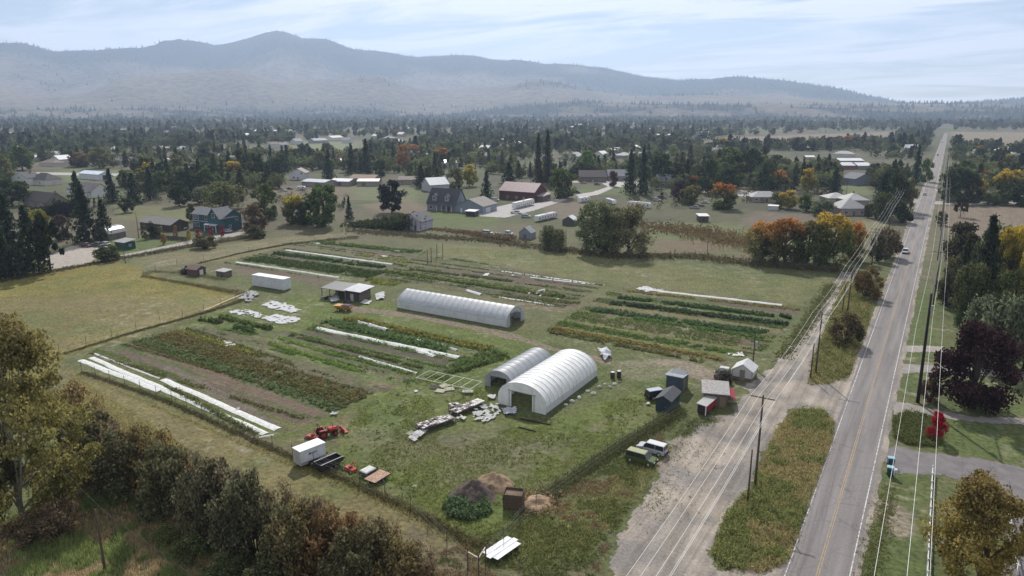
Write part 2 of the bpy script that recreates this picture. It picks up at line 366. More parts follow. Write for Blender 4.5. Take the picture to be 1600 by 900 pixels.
plot([(455, 220), (560, 222), (560, 236), (460, 240)], (0.13, 0.15, 0.075), 20); plot([(1180, 330), (1310, 338), (1300, 350), (1150, 352)], (0.12, 0.095, 0.07), 4)
plot([(1120, 215), (1400, 205), (1400, 222), (1100, 232)], (0.17, 0.13, 0.09), 30); plot([(1480, 205), (1640, 208), (1640, 235), (1500, 232)], (0.17, 0.14, 0.09), 30)
plot([(1310, 282), (1360, 282), (1358, 305), (1315, 303)], (0.10, 0.12, 0.045), 4); plot([(1390, 345), (1345, 345), (1315, 385), (1330, 385)], (0.15, 0.14, 0.07), 3)
def strips(px, seed, pal, pitch=1.5):
    # planted block: strips along X, each with its own tone
    poly = GP(px); mn = np.min(poly, 0); mx = np.max(poly, 0); i0, i1 = np.searchsorted(xs, (mn[0], mx[0])); j0, j1 = np.searchsorted(ys, (mn[1], mx[1])); X, Y = GX[j0:j1, i0:i1], GY[j0:j1, i0:i1]
    u = Y + (fbm(X, Y, 14, 2, seed) - .5) * .5; k = np.floor(u / pitch).astype(int); rr = np.random.default_rng(seed).integers(0, len(pal), 4000); col = np.array(pal)[rr[k]]
    fr = u / pitch - k; tr = np.clip((np.abs(fr - .5) - .36) * 12, 0, 1)[..., None]; col = col * (1 - tr * .55) + np.array([0.095, 0.082, 0.05]) * tr * .55
    t = (np.clip(-(sdf(X, Y, poly) + (fbm(X, Y, 3, 3, seed + 1) - .5) * 1.6) / .8 + .5, 0, 1) * np.clip(.55 + 1.0 * fbm(X, Y, 6, 3, seed + 2), 0, 1))[..., None]
    gc[j0:j1, i0:i1, :3] = gc[j0:j1, i0:i1, :3] * (1 - t) + col * t
SO, SB, GN, LGN, DY = (0.088, 0.068, 0.050), (0.125, 0.092, 0.066), (0.070, 0.092, 0.030), (0.10, 0.13, 0.036), (0.14, 0.125, 0.055)
BLK_A = [(135, 552), (262, 520), (300, 512), (590, 612), (470, 672), (436, 676)]; BLK_B = [(310, 512), (470, 520), (500, 500), (560, 497), (785, 545), (690, 585), (600, 612), (480, 565)]
BLK_C = [(345, 412), (480, 377), (665, 394), (600, 432), (530, 438)]; BLK_D = [(585, 440), (640, 404), (700, 402), (945, 445), (880, 482), (800, 470), (700, 445)]; BLK_E = [(850, 518), (950, 456), (1250, 482), (1195, 548), (1130, 566)]
strips(BLK_A, 3, [SO, SB, GN, DY, GN, SB]); strips(BLK_B, 5, [SO, GN, LGN, DY, GN, SB]); strips(BLK_C, 6, [SO, GN, SB, LGN]); strips(BLK_D, 7, [SO, SO, GN, SB, LGN, SO]); strips(BLK_E, 8, [GN, LGN, SO, DY, SB, GN])
for a, b, w in (((850, 708), (1010, 628), 2.2), ((868, 716), (1025, 636), 2.2), ((880, 690), (960, 650), 1.5), ((830, 545), (960, 452), 1.2), ((860, 548), (985, 458), 1.2), ((560, 600), (700, 560), 1.0), ((430, 560), (620, 430), 1.2)):
    plot([a, b, (b[0] + 4 * w, b[1] + w), (a[0] + 5 * w, a[1] + 1.6 * w)], (0.135, 0.112, 0.072) if a[1] > 600 else (0.105, 0.125, 0.042), .8, .8, .5)
fl = np.clip((fbm(GX, GY, 1.3, 3, 55) - .60) * 9, 0, 1) * np.clip((fbm(GX, GY, 16, 3, 56) - .45) * 5, 0, 1) * (DIST < 260); mixc(fl * .7, C(0.24, 0.215, 0.15))   # dead straw flecks
gn = np.clip((fbm(GX, GY, 11, 4, 57) - .52) * 5, 0, 1) * (DIST < 330); mixc(gn * .45, C(0.072, 0.105, 0.026))
gc[..., :3] *= (0.74 + 0.54 * fbm(GX, GY, 2.2, 3, 8))[..., None]
gz = (fbm(GX, GY, 2600, 3, 5) - 0.5) * np.clip((DIST - 900) / 3000, 0, 1) * 16
ny, nx = GX.shape
idx = np.arange(nx * ny).reshape(ny, nx)
Q = np.stack([idx[:-1, :-1], idx[:-1, 1:], idx[1:, 1:], idx[1:, :-1]], -1).reshape(-1, 4)
mat('ground', attr='gcol', rough=0.95, nscale=1.3, namt=0.42, bump=1.0, bscale=3.0, nmin=.34, nmax=.66)
g = ob('ground', npmesh('ground', np.stack([GX, GY, gz], -1).reshape(-1, 3), Q, {'gcol': ('FLOAT_COLOR', gc.reshape(-1, 4))}), 'ground'); g['kind'] = 'structure'

def mask_sheet(name, px, m, z, cell=0.5, amp=0.8, cut=(), color=None, world_poly=None, seed=11, nsc=3.0):
    poly = world_poly or GP(px); mn = np.min(poly, 0) - 1.5; mx = np.max(poly, 0) + 1.5
    ax, ay = np.arange(mn[0], mx[0], cell), np.arange(mn[1], mx[1], cell); X, Y = np.meshgrid(ax, ay)
    jx = X + (fbm(X, Y, 0.7, 1, seed) - .5) * cell * .8; jy = Y + (fbm(X, Y, 0.7, 1, seed + 1) - .5) * cell * .8
    cxs, cys = X[:-1, :-1] + cell / 2, Y[:-1, :-1] + cell / 2
    d = sdf(cxs, cys, poly)
    for c in cut: d = np.maximum(d, -sdf(cxs, cys, GP(c)))
    d = d + (fbm(cxs, cys, nsc, 4, seed) - 0.5) * 2 * amp
    keep = d < 0
    nyy, nxx = X.shape; ii = np.arange(nxx * nyy).reshape(nyy, nxx)
    q = np.stack([ii[:-1, :-1], ii[:-1, 1:], ii[1:, 1:], ii[1:, :-1]], -1)[keep]
    used = np.unique(q); re = np.zeros(nxx * nyy, np.int64); re[used] = np.arange(len(used))
    V = np.stack([jx.ravel(), jy.ravel(), np.full(jx.size, z)], -1)[used]
    o = ob(name, npmesh(name, V, re[q]), m, color=color); o['kind'] = 'structure'; return o
ISLAND = [(1243, 640), (1285, 640), (1302, 660), (1300, 690), (1262, 790), (1230, 880), (1190, 896), (1130, 888), (1112, 865), (1135, 800), (1172, 765), (1185, 735), (1215, 670)]
VERGE = [(1318, 440), (1372, 440), (1352, 520), (1328, 585), (1300, 600), (1262, 602), (1270, 560), (1295, 500)]
LOT = [(905, 960), (955, 880), (985, 800), (1035, 725), (1062, 680), (1088, 656), (1150, 642), (1165, 605), (1215, 562), (1262, 508), (1296, 455), (1312, 425), (1330, 425), (1330, 450), (1280, 590), (1330, 598), (1352, 560), (1395, 420), (1420, 345), (1444, 345), (1300, 960)]
mask_sheet('gravel_lot', LOT, 'gravel', 0.012, 0.35, 1.9, (ISLAND, VERGE), nsc=4.0)
# asphalt road along +Y with worn edge lines and a yellow centre line
RX = -6.62
def asphalt():
    m = bpy.data.materials.new('asphalt'); m.use_nodes = True; n, l = m.node_tree.nodes, m.node_tree.links
    b = n['Principled BSDF']; b.inputs['Roughness'].default_value = 0.85; b.inputs['Specular IOR Level'].default_value = 0.25
    ge = N(n, 'ShaderNodeNewGeometry'); mpp = N(n, 'ShaderNodeMapping'); mpp.inputs['Scale'].default_value = (0.9, 0.045, 1); l.new(ge.outputs['Position'], mpp.inputs[0])
    t1 = N(n, 'ShaderNodeTexNoise', Scale=1.0, Detail=5.0); l.new(mpp.outputs[0], t1.inputs['Vector'])
    r1 = N(n, 'ShaderNodeValToRGB'); l.new(t1.outputs['Fac'], r1.inputs[0]); r1.color_ramp.elements[0].position = .35; r1.color_ramp.elements[1].position = .65
    r1.color_ramp.elements[0].color = (0.165, 0.150, 0.146, 1); r1.color_ramp.elements[1].color = (0.232, 0.212, 0.206, 1)
    t2 = N(n, 'ShaderNodeTexNoise', Scale=3.0, Detail=6.0); l.new(ge.outputs['Position'], t2.inputs['Vector'])
    vo = N(n, 'ShaderNodeTexVoronoi', Scale=0.22, feature='DISTANCE_TO_EDGE'); l.new(ge.outputs['Position'], vo.inputs['Vector'])
    ck = N(n, 'ShaderNodeMapRange'); l.new(vo.outputs['Distance'], ck.inputs['Value']); ck.inputs['From Max'].default_value = 0.012; ck.inputs['To Min'].default_value = 0.72
    mr = N(n, 'ShaderNodeMapRange'); l.new(t2.outputs['Fac'], mr.inputs['Value']); mr.inputs['To Min'].default_value = .78; mr.inputs['To Max'].default_value = 1.2
    mu = N(n, 'ShaderNodeMath', operation='MULTIPLY'); l.new(mr.outputs[0], mu.inputs[0]); l.new(ck.outputs[0], mu.inputs[1])
    x = N(n, 'ShaderNodeVectorMath', operation='SCALE'); l.new(r1.outputs[0], x.inputs[0]); l.new(mu.outputs[0], x.inputs['Scale']); l.new(x.outputs[0], b.inputs['Base Color'])
    MATS['asphalt'] = m
asphalt()
def strip(name, x0, x1, y0, y1, z, m, step=1.0, wob=0.0, seed=0):
    Y = np.arange(y0, y1 + step, step)
    a = x0 + (fbm(Y, Y * 0 + seed, 2.0, 3, seed) - .5) * wob; b = x1 + (fbm(Y, Y * 0 + seed + 9, 2.0, 3, seed + 1) - .5) * wob
    V = np.stack([np.stack([a, Y, Y * 0 + z], -1), np.stack([b, Y, Y * 0 + z], -1)], 1).reshape(-1, 3)
    k = np.arange(len(Y) - 1) * 2
    return npmesh(name, V, np.stack([k, k + 1, k + 3, k + 2], -1))
ro = ob('road_shoulder', strip('road_shoulder', RX - 4.5, RX + 4.4, 20, 1500, 0.02, 'gravel', 1.0, 1.0, 3), 'gravel'); ro['kind'] = 'structure'
road = ob('road', strip('road', RX - 3.65, RX + 3.65, 20, 1900, 0.035, 'asphalt', 1.0, 0.35, 5), 'asphalt'); road['kind'] = 'structure'
for xx, w, m, nm in ((RX - 3.2, 0.12, 'line_white', 'edge_line'), (RX + 3.2, 0.12, 'line_white', 'edge_line'), (RX - 0.12, 0.11, 'line_yellow', 'centre_line'), (RX + 0.12, 0.11, 'line_yellow', 'centre_line')):
    o = ob(nm, strip(nm, xx - w / 2, xx + w / 2, 21, 1200, 0.040, m, 2.0), m, road)
def slab(name, px, m, z, color=None, amp=0.25, cell=0.5): return mask_sheet(name, px, m, z, cell, amp, color=color)
slab('driveway', [(1386, 703), (1400, 696), (1440, 706), (1520, 716), (1640, 738), (1640, 790), (1600, 960), (1560, 960), (1575, 800), (1560, 765), (1470, 742), (1384, 740)], 'concrete', 0.016, (0.165, 0.15, 0.15))
slab('driveway', [(1396, 626), (1420, 630), (1460, 641), (1520, 650), (1640, 656), (1640, 668), (1500, 657), (1440, 646), (1400, 655), (1392, 660)], 'concrete', 0.014, (0.26, 0.235, 0.215), 0.5)
slab('driveway', [(1416, 540), (1475, 541), (1475, 549), (1412, 550)], 'concrete', 0.014, (0.30, 0.27, 0.24), 0.5)
slab('driveway', [(1410, 569), (1475, 571), (1640, 585), (1640, 598), (1475, 581), (1404, 583)], 'concrete', 0.014, (0.26, 0.24, 0.22), 0.5)
slab('cross_road', [(1440, 314), (1640, 317), (1640, 321), (1440, 319)], 'concrete', 0.014, (0.33, 0.31, 0.29), 0.4, 0.8)
slab('cross_road', [(1395, 308), (1452, 313), (1446, 319), (1388, 312)], 'concrete', 0.016, (0.27, 0.25, 0.24), 0.4, 0.8)
slab('driveway', [(1090, 293), (1175, 299), (1170, 308), (1095, 300)], 'concrete', 0.014, (0.36, 0.34, 0.31), 0.6, 0.8)
slab('driveway', [(900, 304), (925, 300), (950, 292), (940, 286), (880, 285), (880, 282), (1000, 284), (1000, 290), (960, 293), (935, 304), (905, 309)], 'concrete', 0.014, (0.38, 0.36, 0.34), 0.5, 0.8)
slab('driveway', [(745, 330), (800, 318), (820, 322), (835, 318), (880, 310), (886, 312), (830, 330), (790, 340), (750, 338)], 'concrete', 0.014, (0.36, 0.34, 0.33), 0.5, 0.8)
slab('gravel_yard', [(70, 402), (110, 385), (150, 380), (170, 384), (155, 402), (135, 412), (80, 422)], 'concrete', 0.014, (0.34, 0.30, 0.26), 0.8, 0.6)
slab('gravel_lane', [(130, 415), (200, 396), (270, 382), (310, 372), (380, 362), (405, 362), (400, 368), (300, 384), (215, 402), (150, 415)], 'concrete', 0.018, (0.30, 0.275, 0.25), 0.7, 0.6)
slab('farm_track', [(545, 478), (600, 484), (660, 492), (740, 508), (800, 520), (870, 545), (960, 562), (955, 572), (890, 555), (800, 530), (735, 515), (660, 500), (590, 490), (545, 488)], 'soil', 0.010, (0.185, 0.145, 0.108), 1.0, 0.4)
slab('paved_road', [(-60, 880), (8, 888), (34, 905), (60, 960), (-80, 960)], 'asphalt', 0.02, None, 0.2)
slab('field_road', [(0, 268), (120, 270), (260, 272), (260, 276), (120, 274), (0, 272)], 'concrete', 0.014, (0.36, 0.34, 0.32), 0.5, 1.0)

# mountains and foothills: a height field between 4.6 and 13 km
RID = [(-500, 82), (-200, 76), (0, 72), (50, 73), (100, 85), (150, 83), (200, 79), (240, 78), (265, 70), (290, 67), (320, 70), (345, 73), (375, 68), (400, 62), (425, 54), (440, 51), (455, 54), (480, 65), (520, 67), (545, 75), (580, 82), (620, 88), (660, 92), (700, 90), (730, 88), (800, 93), (850, 103), (900, 103), (940, 108), (1000, 121), (1060, 126), (1110, 124), (1150, 119), (1200, 123), (1250, 128), (1300, 135), (1340, 145), (1390, 155), (1420, 160), (1480, 162), (1520, 158), (1600, 151), (1800, 146), (2200, 140)]
FOOT = [(-500, 120), (0, 134), (60, 150), (130, 146), (200, 124), (300, 118), (380, 112), (440, 128), (560, 124), (600, 116), (660, 140), (760, 132), (830, 122), (900, 138), (980, 150), (1100, 148), (1200, 150), (1400, 158), (1600, 160), (2200, 156)]
FRONT = [(-500, 160), (0, 164), (100, 160), (300, 158), (420, 165), (560, 160), (700, 166), (800, 158), (900, 150), (1000, 151), (1200, 153), (1400, 157), (1500, 158), (1600, 160), (2200, 160)]
nA, nR = 620, 110
PXc = np.linspace(-420, 2020, nA); RR = np.concatenate([np.linspace(3900, 6500, 45), np.linspace(6600, 11200, 65)])
azi = np.arctan((PXc - 800) * cT / FPX)
def elev(tab, r):                                       # photo row of a sky line -> height at that distance
    yy = np.interp(PXc, [t[0] for t in tab], [t[1] for t in tab])
    return (YH - yy) * cT * r / np.hypot(PXc - 800, FPX * cT - (yy - 450) * sT)
MX = np.sin(azi)[None] * RR[:, None]; MY = np.cos(azi)[None] * RR[:, None]
WX, WY = MX * cY - MY * sY, MX * sY + MY * cY
hr, hf, hq = elev(RID, 9600), elev(FOOT, 6600), elev(FRONT, 4900)
ss = lambda t: (lambda u: u * u * (3 - 2 * u))(np.clip(t, 0, 1))
r_ = RR[:, None]
Mz = np.maximum.reduce([hr[None] * ss((r_ - 6000) / 3600) * np.where(r_ > 9600, ss((13500 - r_) / 3900), 1), hf[None] * ss((r_ - 4900) / 1700) * np.where(r_ > 6600, 0.6 + 0.4 * ss((8000 - r_) / 1400), 1), hq[None] * ss((r_ - 4000) / 900) * np.where(r_ > 4900, 0.7 + 0.3 * ss((6200 - r_) / 1300), 1)])
rn = 1 - np.abs(fbm(WX, WY, 1500, 5, 21) * 2 - 1); gully = (rn - 0.62)
edge = np.clip(np.abs(r_ - 9600) / 900, 0.12, 1) * np.clip(np.abs(r_ - 4900) / 600, 0.25, 1)
Mz = Mz * (1 + 0.38 * gully * edge) + 30 * gully * edge * ss((r_ - 4000) / 800) + H * ss((r_ - 4000) / 2000) - 26
mn1, mn2 = fbm(WX, WY, 900, 5, 31), fbm(WX, WY, 260, 4, 32)
rel = Mz / np.maximum(hr[None] + 60, 80)
forest = np.clip((rel - 0.44 + (mn1 - 0.5) * 1.1) * 4, 0, 1)
forest = np.maximum(forest, np.clip((5600 - r_) / 500, 0, 1) * np.clip((mn2 - 0.36) * 5, 0, 1))
mc = np.zeros(WX.shape + (4,), np.float32); mc[..., 3] = 1
mc[..., :3] = np.array([0.20, 0.172, 0.128]) * (0.7 + 0.4 * mn2[..., None])
mc[..., :3] = mc[..., :3] * (1 - forest[..., None]) + np.array([0.035, 0.045, 0.028]) * forest[..., None]
ii = np.arange(nA * nR).reshape(nR, nA); q = np.stack([ii[:-1, :-1], ii[:-1, 1:], ii[1:, 1:], ii[1:, :-1]], -1).reshape(-1, 4)
mat('mountain', attr='gcol', rough=1.0, nscale=0.02, namt=0.3, spec=0.0)
mo = ob('mountains', npmesh('mountains', np.stack([WX, WY, Mz], -1).reshape(-1, 3), q, {'gcol': ('FLOAT_COLOR', mc.reshape(-1, 4))}, True), 'mountain'); mo['kind'] = 'structure'

# the air: one closed box of thin haze round everything
hz = bpy.data.materials.new('haze'); hz.use_nodes = True; n_, l_ = hz.node_tree.nodes, hz.node_tree.links; n_.clear()
pv = N(n_, 'ShaderNodeVolumePrincipled'); pv.inputs['Color'].default_value = (0.59, 0.735, 1.0, 1); pv.inputs['Density'].default_value = 0.000095; pv.inputs['Anisotropy'].default_value = 0.35
hout = N(n_, 'ShaderNodeOutputMaterial'); l_.new(pv.outputs[0], hout.inputs['Volume'])
hb = MB().box(-14500, 14500, -3600, 14500, -60, 1450).build('haze', hz); hb['kind'] = 'stuff'; hb['label'] = 'thin pale blue haze filling the valley'

# ------------------------------------------------------------------ vegetation
def leaves(P, size, seed=0, flat=0.0, aspect=1.5, nrm=None):
    """one small quad per point; returns verts, quads"""
    r = np.random.default_rng(seed); n = len(P); P = np.asarray(P, float)
    a = r.normal(size=(n, 3)); a[:, 2] *= (1 - flat); a /= np.linalg.norm(a, axis=1, keepdims=True) + 1e-9
    b = r.normal(size=(n, 3)); b[:, 2] *= (1 - flat); b -= a * np.sum(a * b, 1, keepdims=True); b /= np.linalg.norm(b, axis=1, keepdims=True) + 1e-9
    s = (np.asarray(size) * (0.6 + 0.8 * r.random(n)))[:, None]
    A, B = a * s * aspect / 2, b * s / 2
    V = np.stack([P - A, P + B, P + A, P - B], 1).reshape(-1, 3)
    k = np.arange(n)[:, None] * 4
    return V, k + np.array([[0, 1, 2, 3]])
def leafmesh(name, P, size, seed=0, flat=0.0, aspect=1.5, hgt=None):
    V, q = leaves(P, size, seed, flat, aspect); r = np.random.default_rng(seed + 5)
    v = np.repeat(r.random(len(P)), 4); h = np.repeat(hgt if hgt is not None else np.asarray(P)[:, 2], 4)
    return npmesh(name, V, q, {'v': ('FLOAT', v), 'hgt': ('FLOAT', h)})
def unit(r, n):
    a = r.normal(size=(n, 3)); return a / np.linalg.norm(a, axis=1, keepdims=True)
def deciduous(seed, nl, leaf, K=26, base=0.16, clump=0.15, squash=1.0, trunk=0.022, open_=0.0, twig=0):
    """unit tree: height 1, crown width 1"""
    r = np.random.default_rng(seed); ctr = []
    cz, rz = (1 + base) / 2, (1 - base) / 2
    while len(ctr) < K:
        z = base + (0.94 - base) * r.random() ** 0.9; q = (z - base) / (1 - base); a = r.uniform(0, 6.283)
        rr = 0.42 * math.sin(math.pi * min(0.97, 0.20 + 0.78 * q)) ** 0.6 * math.sqrt(r.uniform(0.12, 1.0)) * r.uniform(0.8, 1.15)
        ctr.append(np.array([math.cos(a) * rr, math.sin(a) * rr, z]))
    ctr = np.array(ctr); ci = r.integers(0, K, nl); rad = clump * (0.6 + 0.7 * r.random(K))[ci]
    d = unit(r, nl); q = r.random(nl) ** (0.45 + open_); P = ctr[ci] + d * (rad * q)[:, None] * np.array([1, 1, 0.75])
    P[:, 2] = np.clip(P[:, 2], base * 0.5, 1.02)
    mb = MB(); top = base + 0.45 * (1 - base)
    bend = r.normal(size=2) * 0.02
    mb.tube([(0, 0, -0.01), (bend[0], bend[1], base), (bend[0] * 2, bend[1] * 2, top), (bend[0] * 2, bend[1], 0.86)], [trunk * 1.35, trunk, trunk * 0.7, trunk * 0.15], 7)
    for c in ctr[: min(K, 16)]:
        z0 = r.uniform(base * 0.9, max(base + 0.05, min(c[2] - 0.05, top))); mid = np.array([c[0] * 0.5, c[1] * 0.5, (z0 + c[2]) / 2 + 0.02])
        mb.tube([(bend[0], bend[1], z0), tuple(mid), tuple(c)], [trunk * 0.45, trunk * 0.3, trunk * 0.08], 5, False)
    for _ in range(twig):
        c = ctr[r.integers(0, K)]; e = c + unit(r, 1)[0] * clump * 1.5; e[2] = abs(e[2]); e[2] = min(max(e[2], c[2]), 1.06)
        mb.tube([tuple(c * np.array([.7, .7, .8])), tuple(c), tuple(e)], [trunk * .25, trunk * .18, trunk * .06], 3, False)
    return mb.mesh('trunk', smooth=True), leafmesh('crown', P, leaf, seed)
def conifer(seed, lev=26, br=10, nl=7, leaf=0.05, base=0.06, wid=1.0, power=0.85, rag=0.25):
    r = np.random.default_rng(seed); P = []; mb = MB()
    mb.tube([(0, 0, -0.01), (0, 0, 0.5), (0, 0, 0.99)], [0.022, 0.013, 0.002], 6)
    for i in range(lev):
        z = base + (0.985 - base) * i / (lev - 1); R0 = 0.5 * wid * (1 - (z - base) / (1 - base)) ** power + 0.012
        for b in range(max(4, int(br * (0.4 + R0 * 1.4)))):
            a = r.uniform(0, 2 * math.pi); L = R0 * r.uniform(1 - rag * 1.6, 1 + rag * 0.5); up = r.uniform(-0.16, 0.02)
            if i % 3 == 0 and b % 3 == 0: mb.tube([(0, 0, z), (math.cos(a) * L * .9, math.sin(a) * L * .9, z + up * L * .9)], [0.006, 0.001], 3, False)
            for t in np.linspace(0.25, 1.0, nl):
                w = 0.09 * (1.1 - t) + 0.02
                P.append((math.cos(a) * L * t + r.normal() * w * .4, math.sin(a) * L * t + r.normal() * w * .4, z + up * L * t + r.normal() * 0.012))
    P = np.array(P); return mb.mesh('trunk', smooth=True), leafmesh('crown', P, leaf, seed, flat=0.45, aspect=1.8)
def pine(seed):
    return deciduous(seed, 3200, 0.045, K=40, base=0.22, clump=0.10, trunk=0.02)
def willow(seed, nl=4200, leaf=0.035):
    r = np.random.default_rng(seed); P = []; mb = MB()
    mb.tube([(0, 0, -.01), (0.02, 0, .3), (0, .02, .7)], [0.05, 0.035, 0.01], 7)
    K = 40
    for k in range(K):
        a = r.uniform(0, 6.283); rr = 0.46 * math.sqrt(r.uniform(0.05, 1)); top = np.array([math.cos(a) * rr, math.sin(a) * rr, 0.98 - 0.75 * rr ** 1.6 * r.uniform(0.6, 1.3)])
        mb.tube([(0, 0, .25), (top[0] * .5, top[1] * .5, top[2] * .7), tuple(top)], [0.02, 0.012, 0.003], 4, False)
        n = nl // K; t = r.random(n) ** 0.8; drop = r.uniform(0.6, 0.97) * top[2]
        P.append(np.stack([top[0] + r.normal(size=n) * (0.035 + 0.02 * t), top[1] + r.normal(size=n) * (0.035 + 0.02 * t), top[2] - t * drop + r.normal(size=n) * .015], -1))
    P = np.concatenate(P); P[:, 2] = np.clip(P[:, 2], 0.02, 1.02); return mb.mesh('trunk', smooth=True), leafmesh('crown', P, leaf, seed, aspect=2.0)
def poplar(seed):
    t, c = deciduous(seed, 2600, 0.045, K=34, base=0.06, clump=0.13, trunk=0.015); return t, c
def shrub(seed, nl=2600, leaf=0.06, K=22, twigs=40, th=0.008, cl=0.19):
    r = np.random.default_rng(seed); mb = MB(); ctr = []
    for k in range(K):
        a = r.uniform(0, 6.283); rr = 0.42 * math.sqrt(r.random()); z = r.uniform(0.18, 0.97) * (1 - 0.38 * (rr / 0.42) ** 2)
        c = np.array([math.cos(a) * rr, math.sin(a) * rr, z]); ctr.append(c)
        mb.tube([(c[0] * .15, c[1] * .15, -0.01), (c[0] * .6, c[1] * .6, z * .6), tuple(c)], [th * 1.6, th, th * .4], 4, False)
    for k in range(twigs):
        c = ctr[r.integers(0, K)]; e = c + np.array([r.normal() * .10, r.normal() * .10, r.uniform(0.08, 0.26)]); e[2] = min(e[2], 1.06)
        mb.tube([tuple(c * .75), tuple(c), tuple(e)], [th * .8, th * .5, th * .18], 3, False)
    ctr = np.array(ctr); ci = r.integers(0, K, nl); P = ctr[ci] + unit(r, nl) * (cl * r.random(nl) ** 0.5 * (0.7 + .6 * r.random(K))[ci])[:, None]
    P[:, 2] = np.abs(P[:, 2]) * np.where(P[:, 2] < 0, .5, 1); return mb.mesh('trunk', smooth=True), leafmesh('crown', P, leaf, seed)
PRO = {
    'de': [deciduous(10 + i, 3200, 0.05, K=36 + 4 * i, base=0.06, clump=0.145) for i in range(4)],
    'sp': [conifer(30 + i, rag=.22 + .1 * i) for i in range(3)],
    'pi': [pine(40), pine(41)],
    'wi': [willow(50), willow(51)],
    'po': [poplar(60), poplar(61)],
    'sh': [shrub(70), shrub(71)],
    'cot': [deciduous(80, 30000, 0.0135, K=130, base=0.05, clump=0.085, trunk=0.017, twig=80)],
    'oak': [deciduous(81, 17000, 0.019, K=80, base=0.10, clump=0.115, trunk=0.026, twig=30)],
    'pur': [deciduous(82, 12000, 0.024, K=70, base=0.04, clump=0.13, trunk=0.024, twig=20)],
    'tw': [shrub(90 + i, 3600, 0.036, K=30, twigs=130, th=0.006, cl=.15) for i in range(3)],
    'bs': [shrub(95 + i, 4800, 0.034, K=38, twigs=150, th=0.005, cl=.13) for i in range(3)],
    'nsp': [conifer(98, lev=34, br=12, nl=9, leaf=0.036, rag=.4)],
    'nwi': [willow(99, 9000, 0.026)],
    'rnd': [deciduous(83 + i, 8500, 0.026, K=70, base=0.03, clump=0.125, trunk=0.03, twig=10) for i in range(2)],
}
for k, L in PRO.items():
    for t, c in L: setm(t, 'bark'); setm(c, 'leaf')
ALT = {}
def plant(kind, loc, h, w, col, name, label, cat='tree', group=None, leafm=None, bark=(0.07, 0.055, 0.042), var=None, rz=None):
    L = PRO[kind]; i = random.randrange(len(L)) if var is None else var; t, c = L[i]
    if leafm:
        if (kind, i, leafm) not in ALT: d = c.copy(); setm(d, leafm); ALT[(kind, i, leafm)] = d
        c = ALT[(kind, i, leafm)]
    root = thing(name, label, cat, loc, random.uniform(0, 6.28) if rz is None else rz, group)
    root.scale = (w, w, h)
    ob('trunk', t, None, root, bark); ob('crown', c, None, root, col)
    return root
DK, MD, OL, LG, YG = (0.034, 0.044, 0.021), (0.060, 0.080, 0.028), (0.095, 0.095, 0.040), (0.085, 0.115, 0.036), (0.15, 0.14, 0.035)
SPC, PIN, BR, PU, SI, ORG, YEL = (0.023, 0.033, 0.021), (0.028, 0.034, 0.020), (0.11, 0.075, 0.042), (0.030, 0.018, 0.020), (0.10, 0.115, 0.070), (0.17, 0.10, 0.034), (0.30, 0.21, 0.04)
KN = {'_': '', 'de': 'broadleaf_tree', 'sp': 'spruce_tree', 'pi': 'pine_tree', 'wi': 'willow_tree', 'po': 'poplar_tree', 'sh': 'shrub', 'cot': 'cottonwood_tree', 'oak': 'broadleaf_tree', 'pur': 'plum_tree', 'tw': 'shrub', 'bs': 'shrub', 'nsp': 'spruce_tree', 'nwi': 'willow_tree', 'rnd': 'broadleaf_tree'}
def tpx(kind, x, yt, yb, wpx, col, label, leafm=None, bark=(0.07, 0.055, 0.042), group=None):
    h = HT(x, yb, yt); w = wpx * DEP(x, yb) / FPX
    cat = 'shrub' if KN[kind] == 'shrub' or ' bush' in label else 'tree'
    return plant(kind, G(x, yb), h, w, col, KN[kind], label, cat, group, leafm, bark)
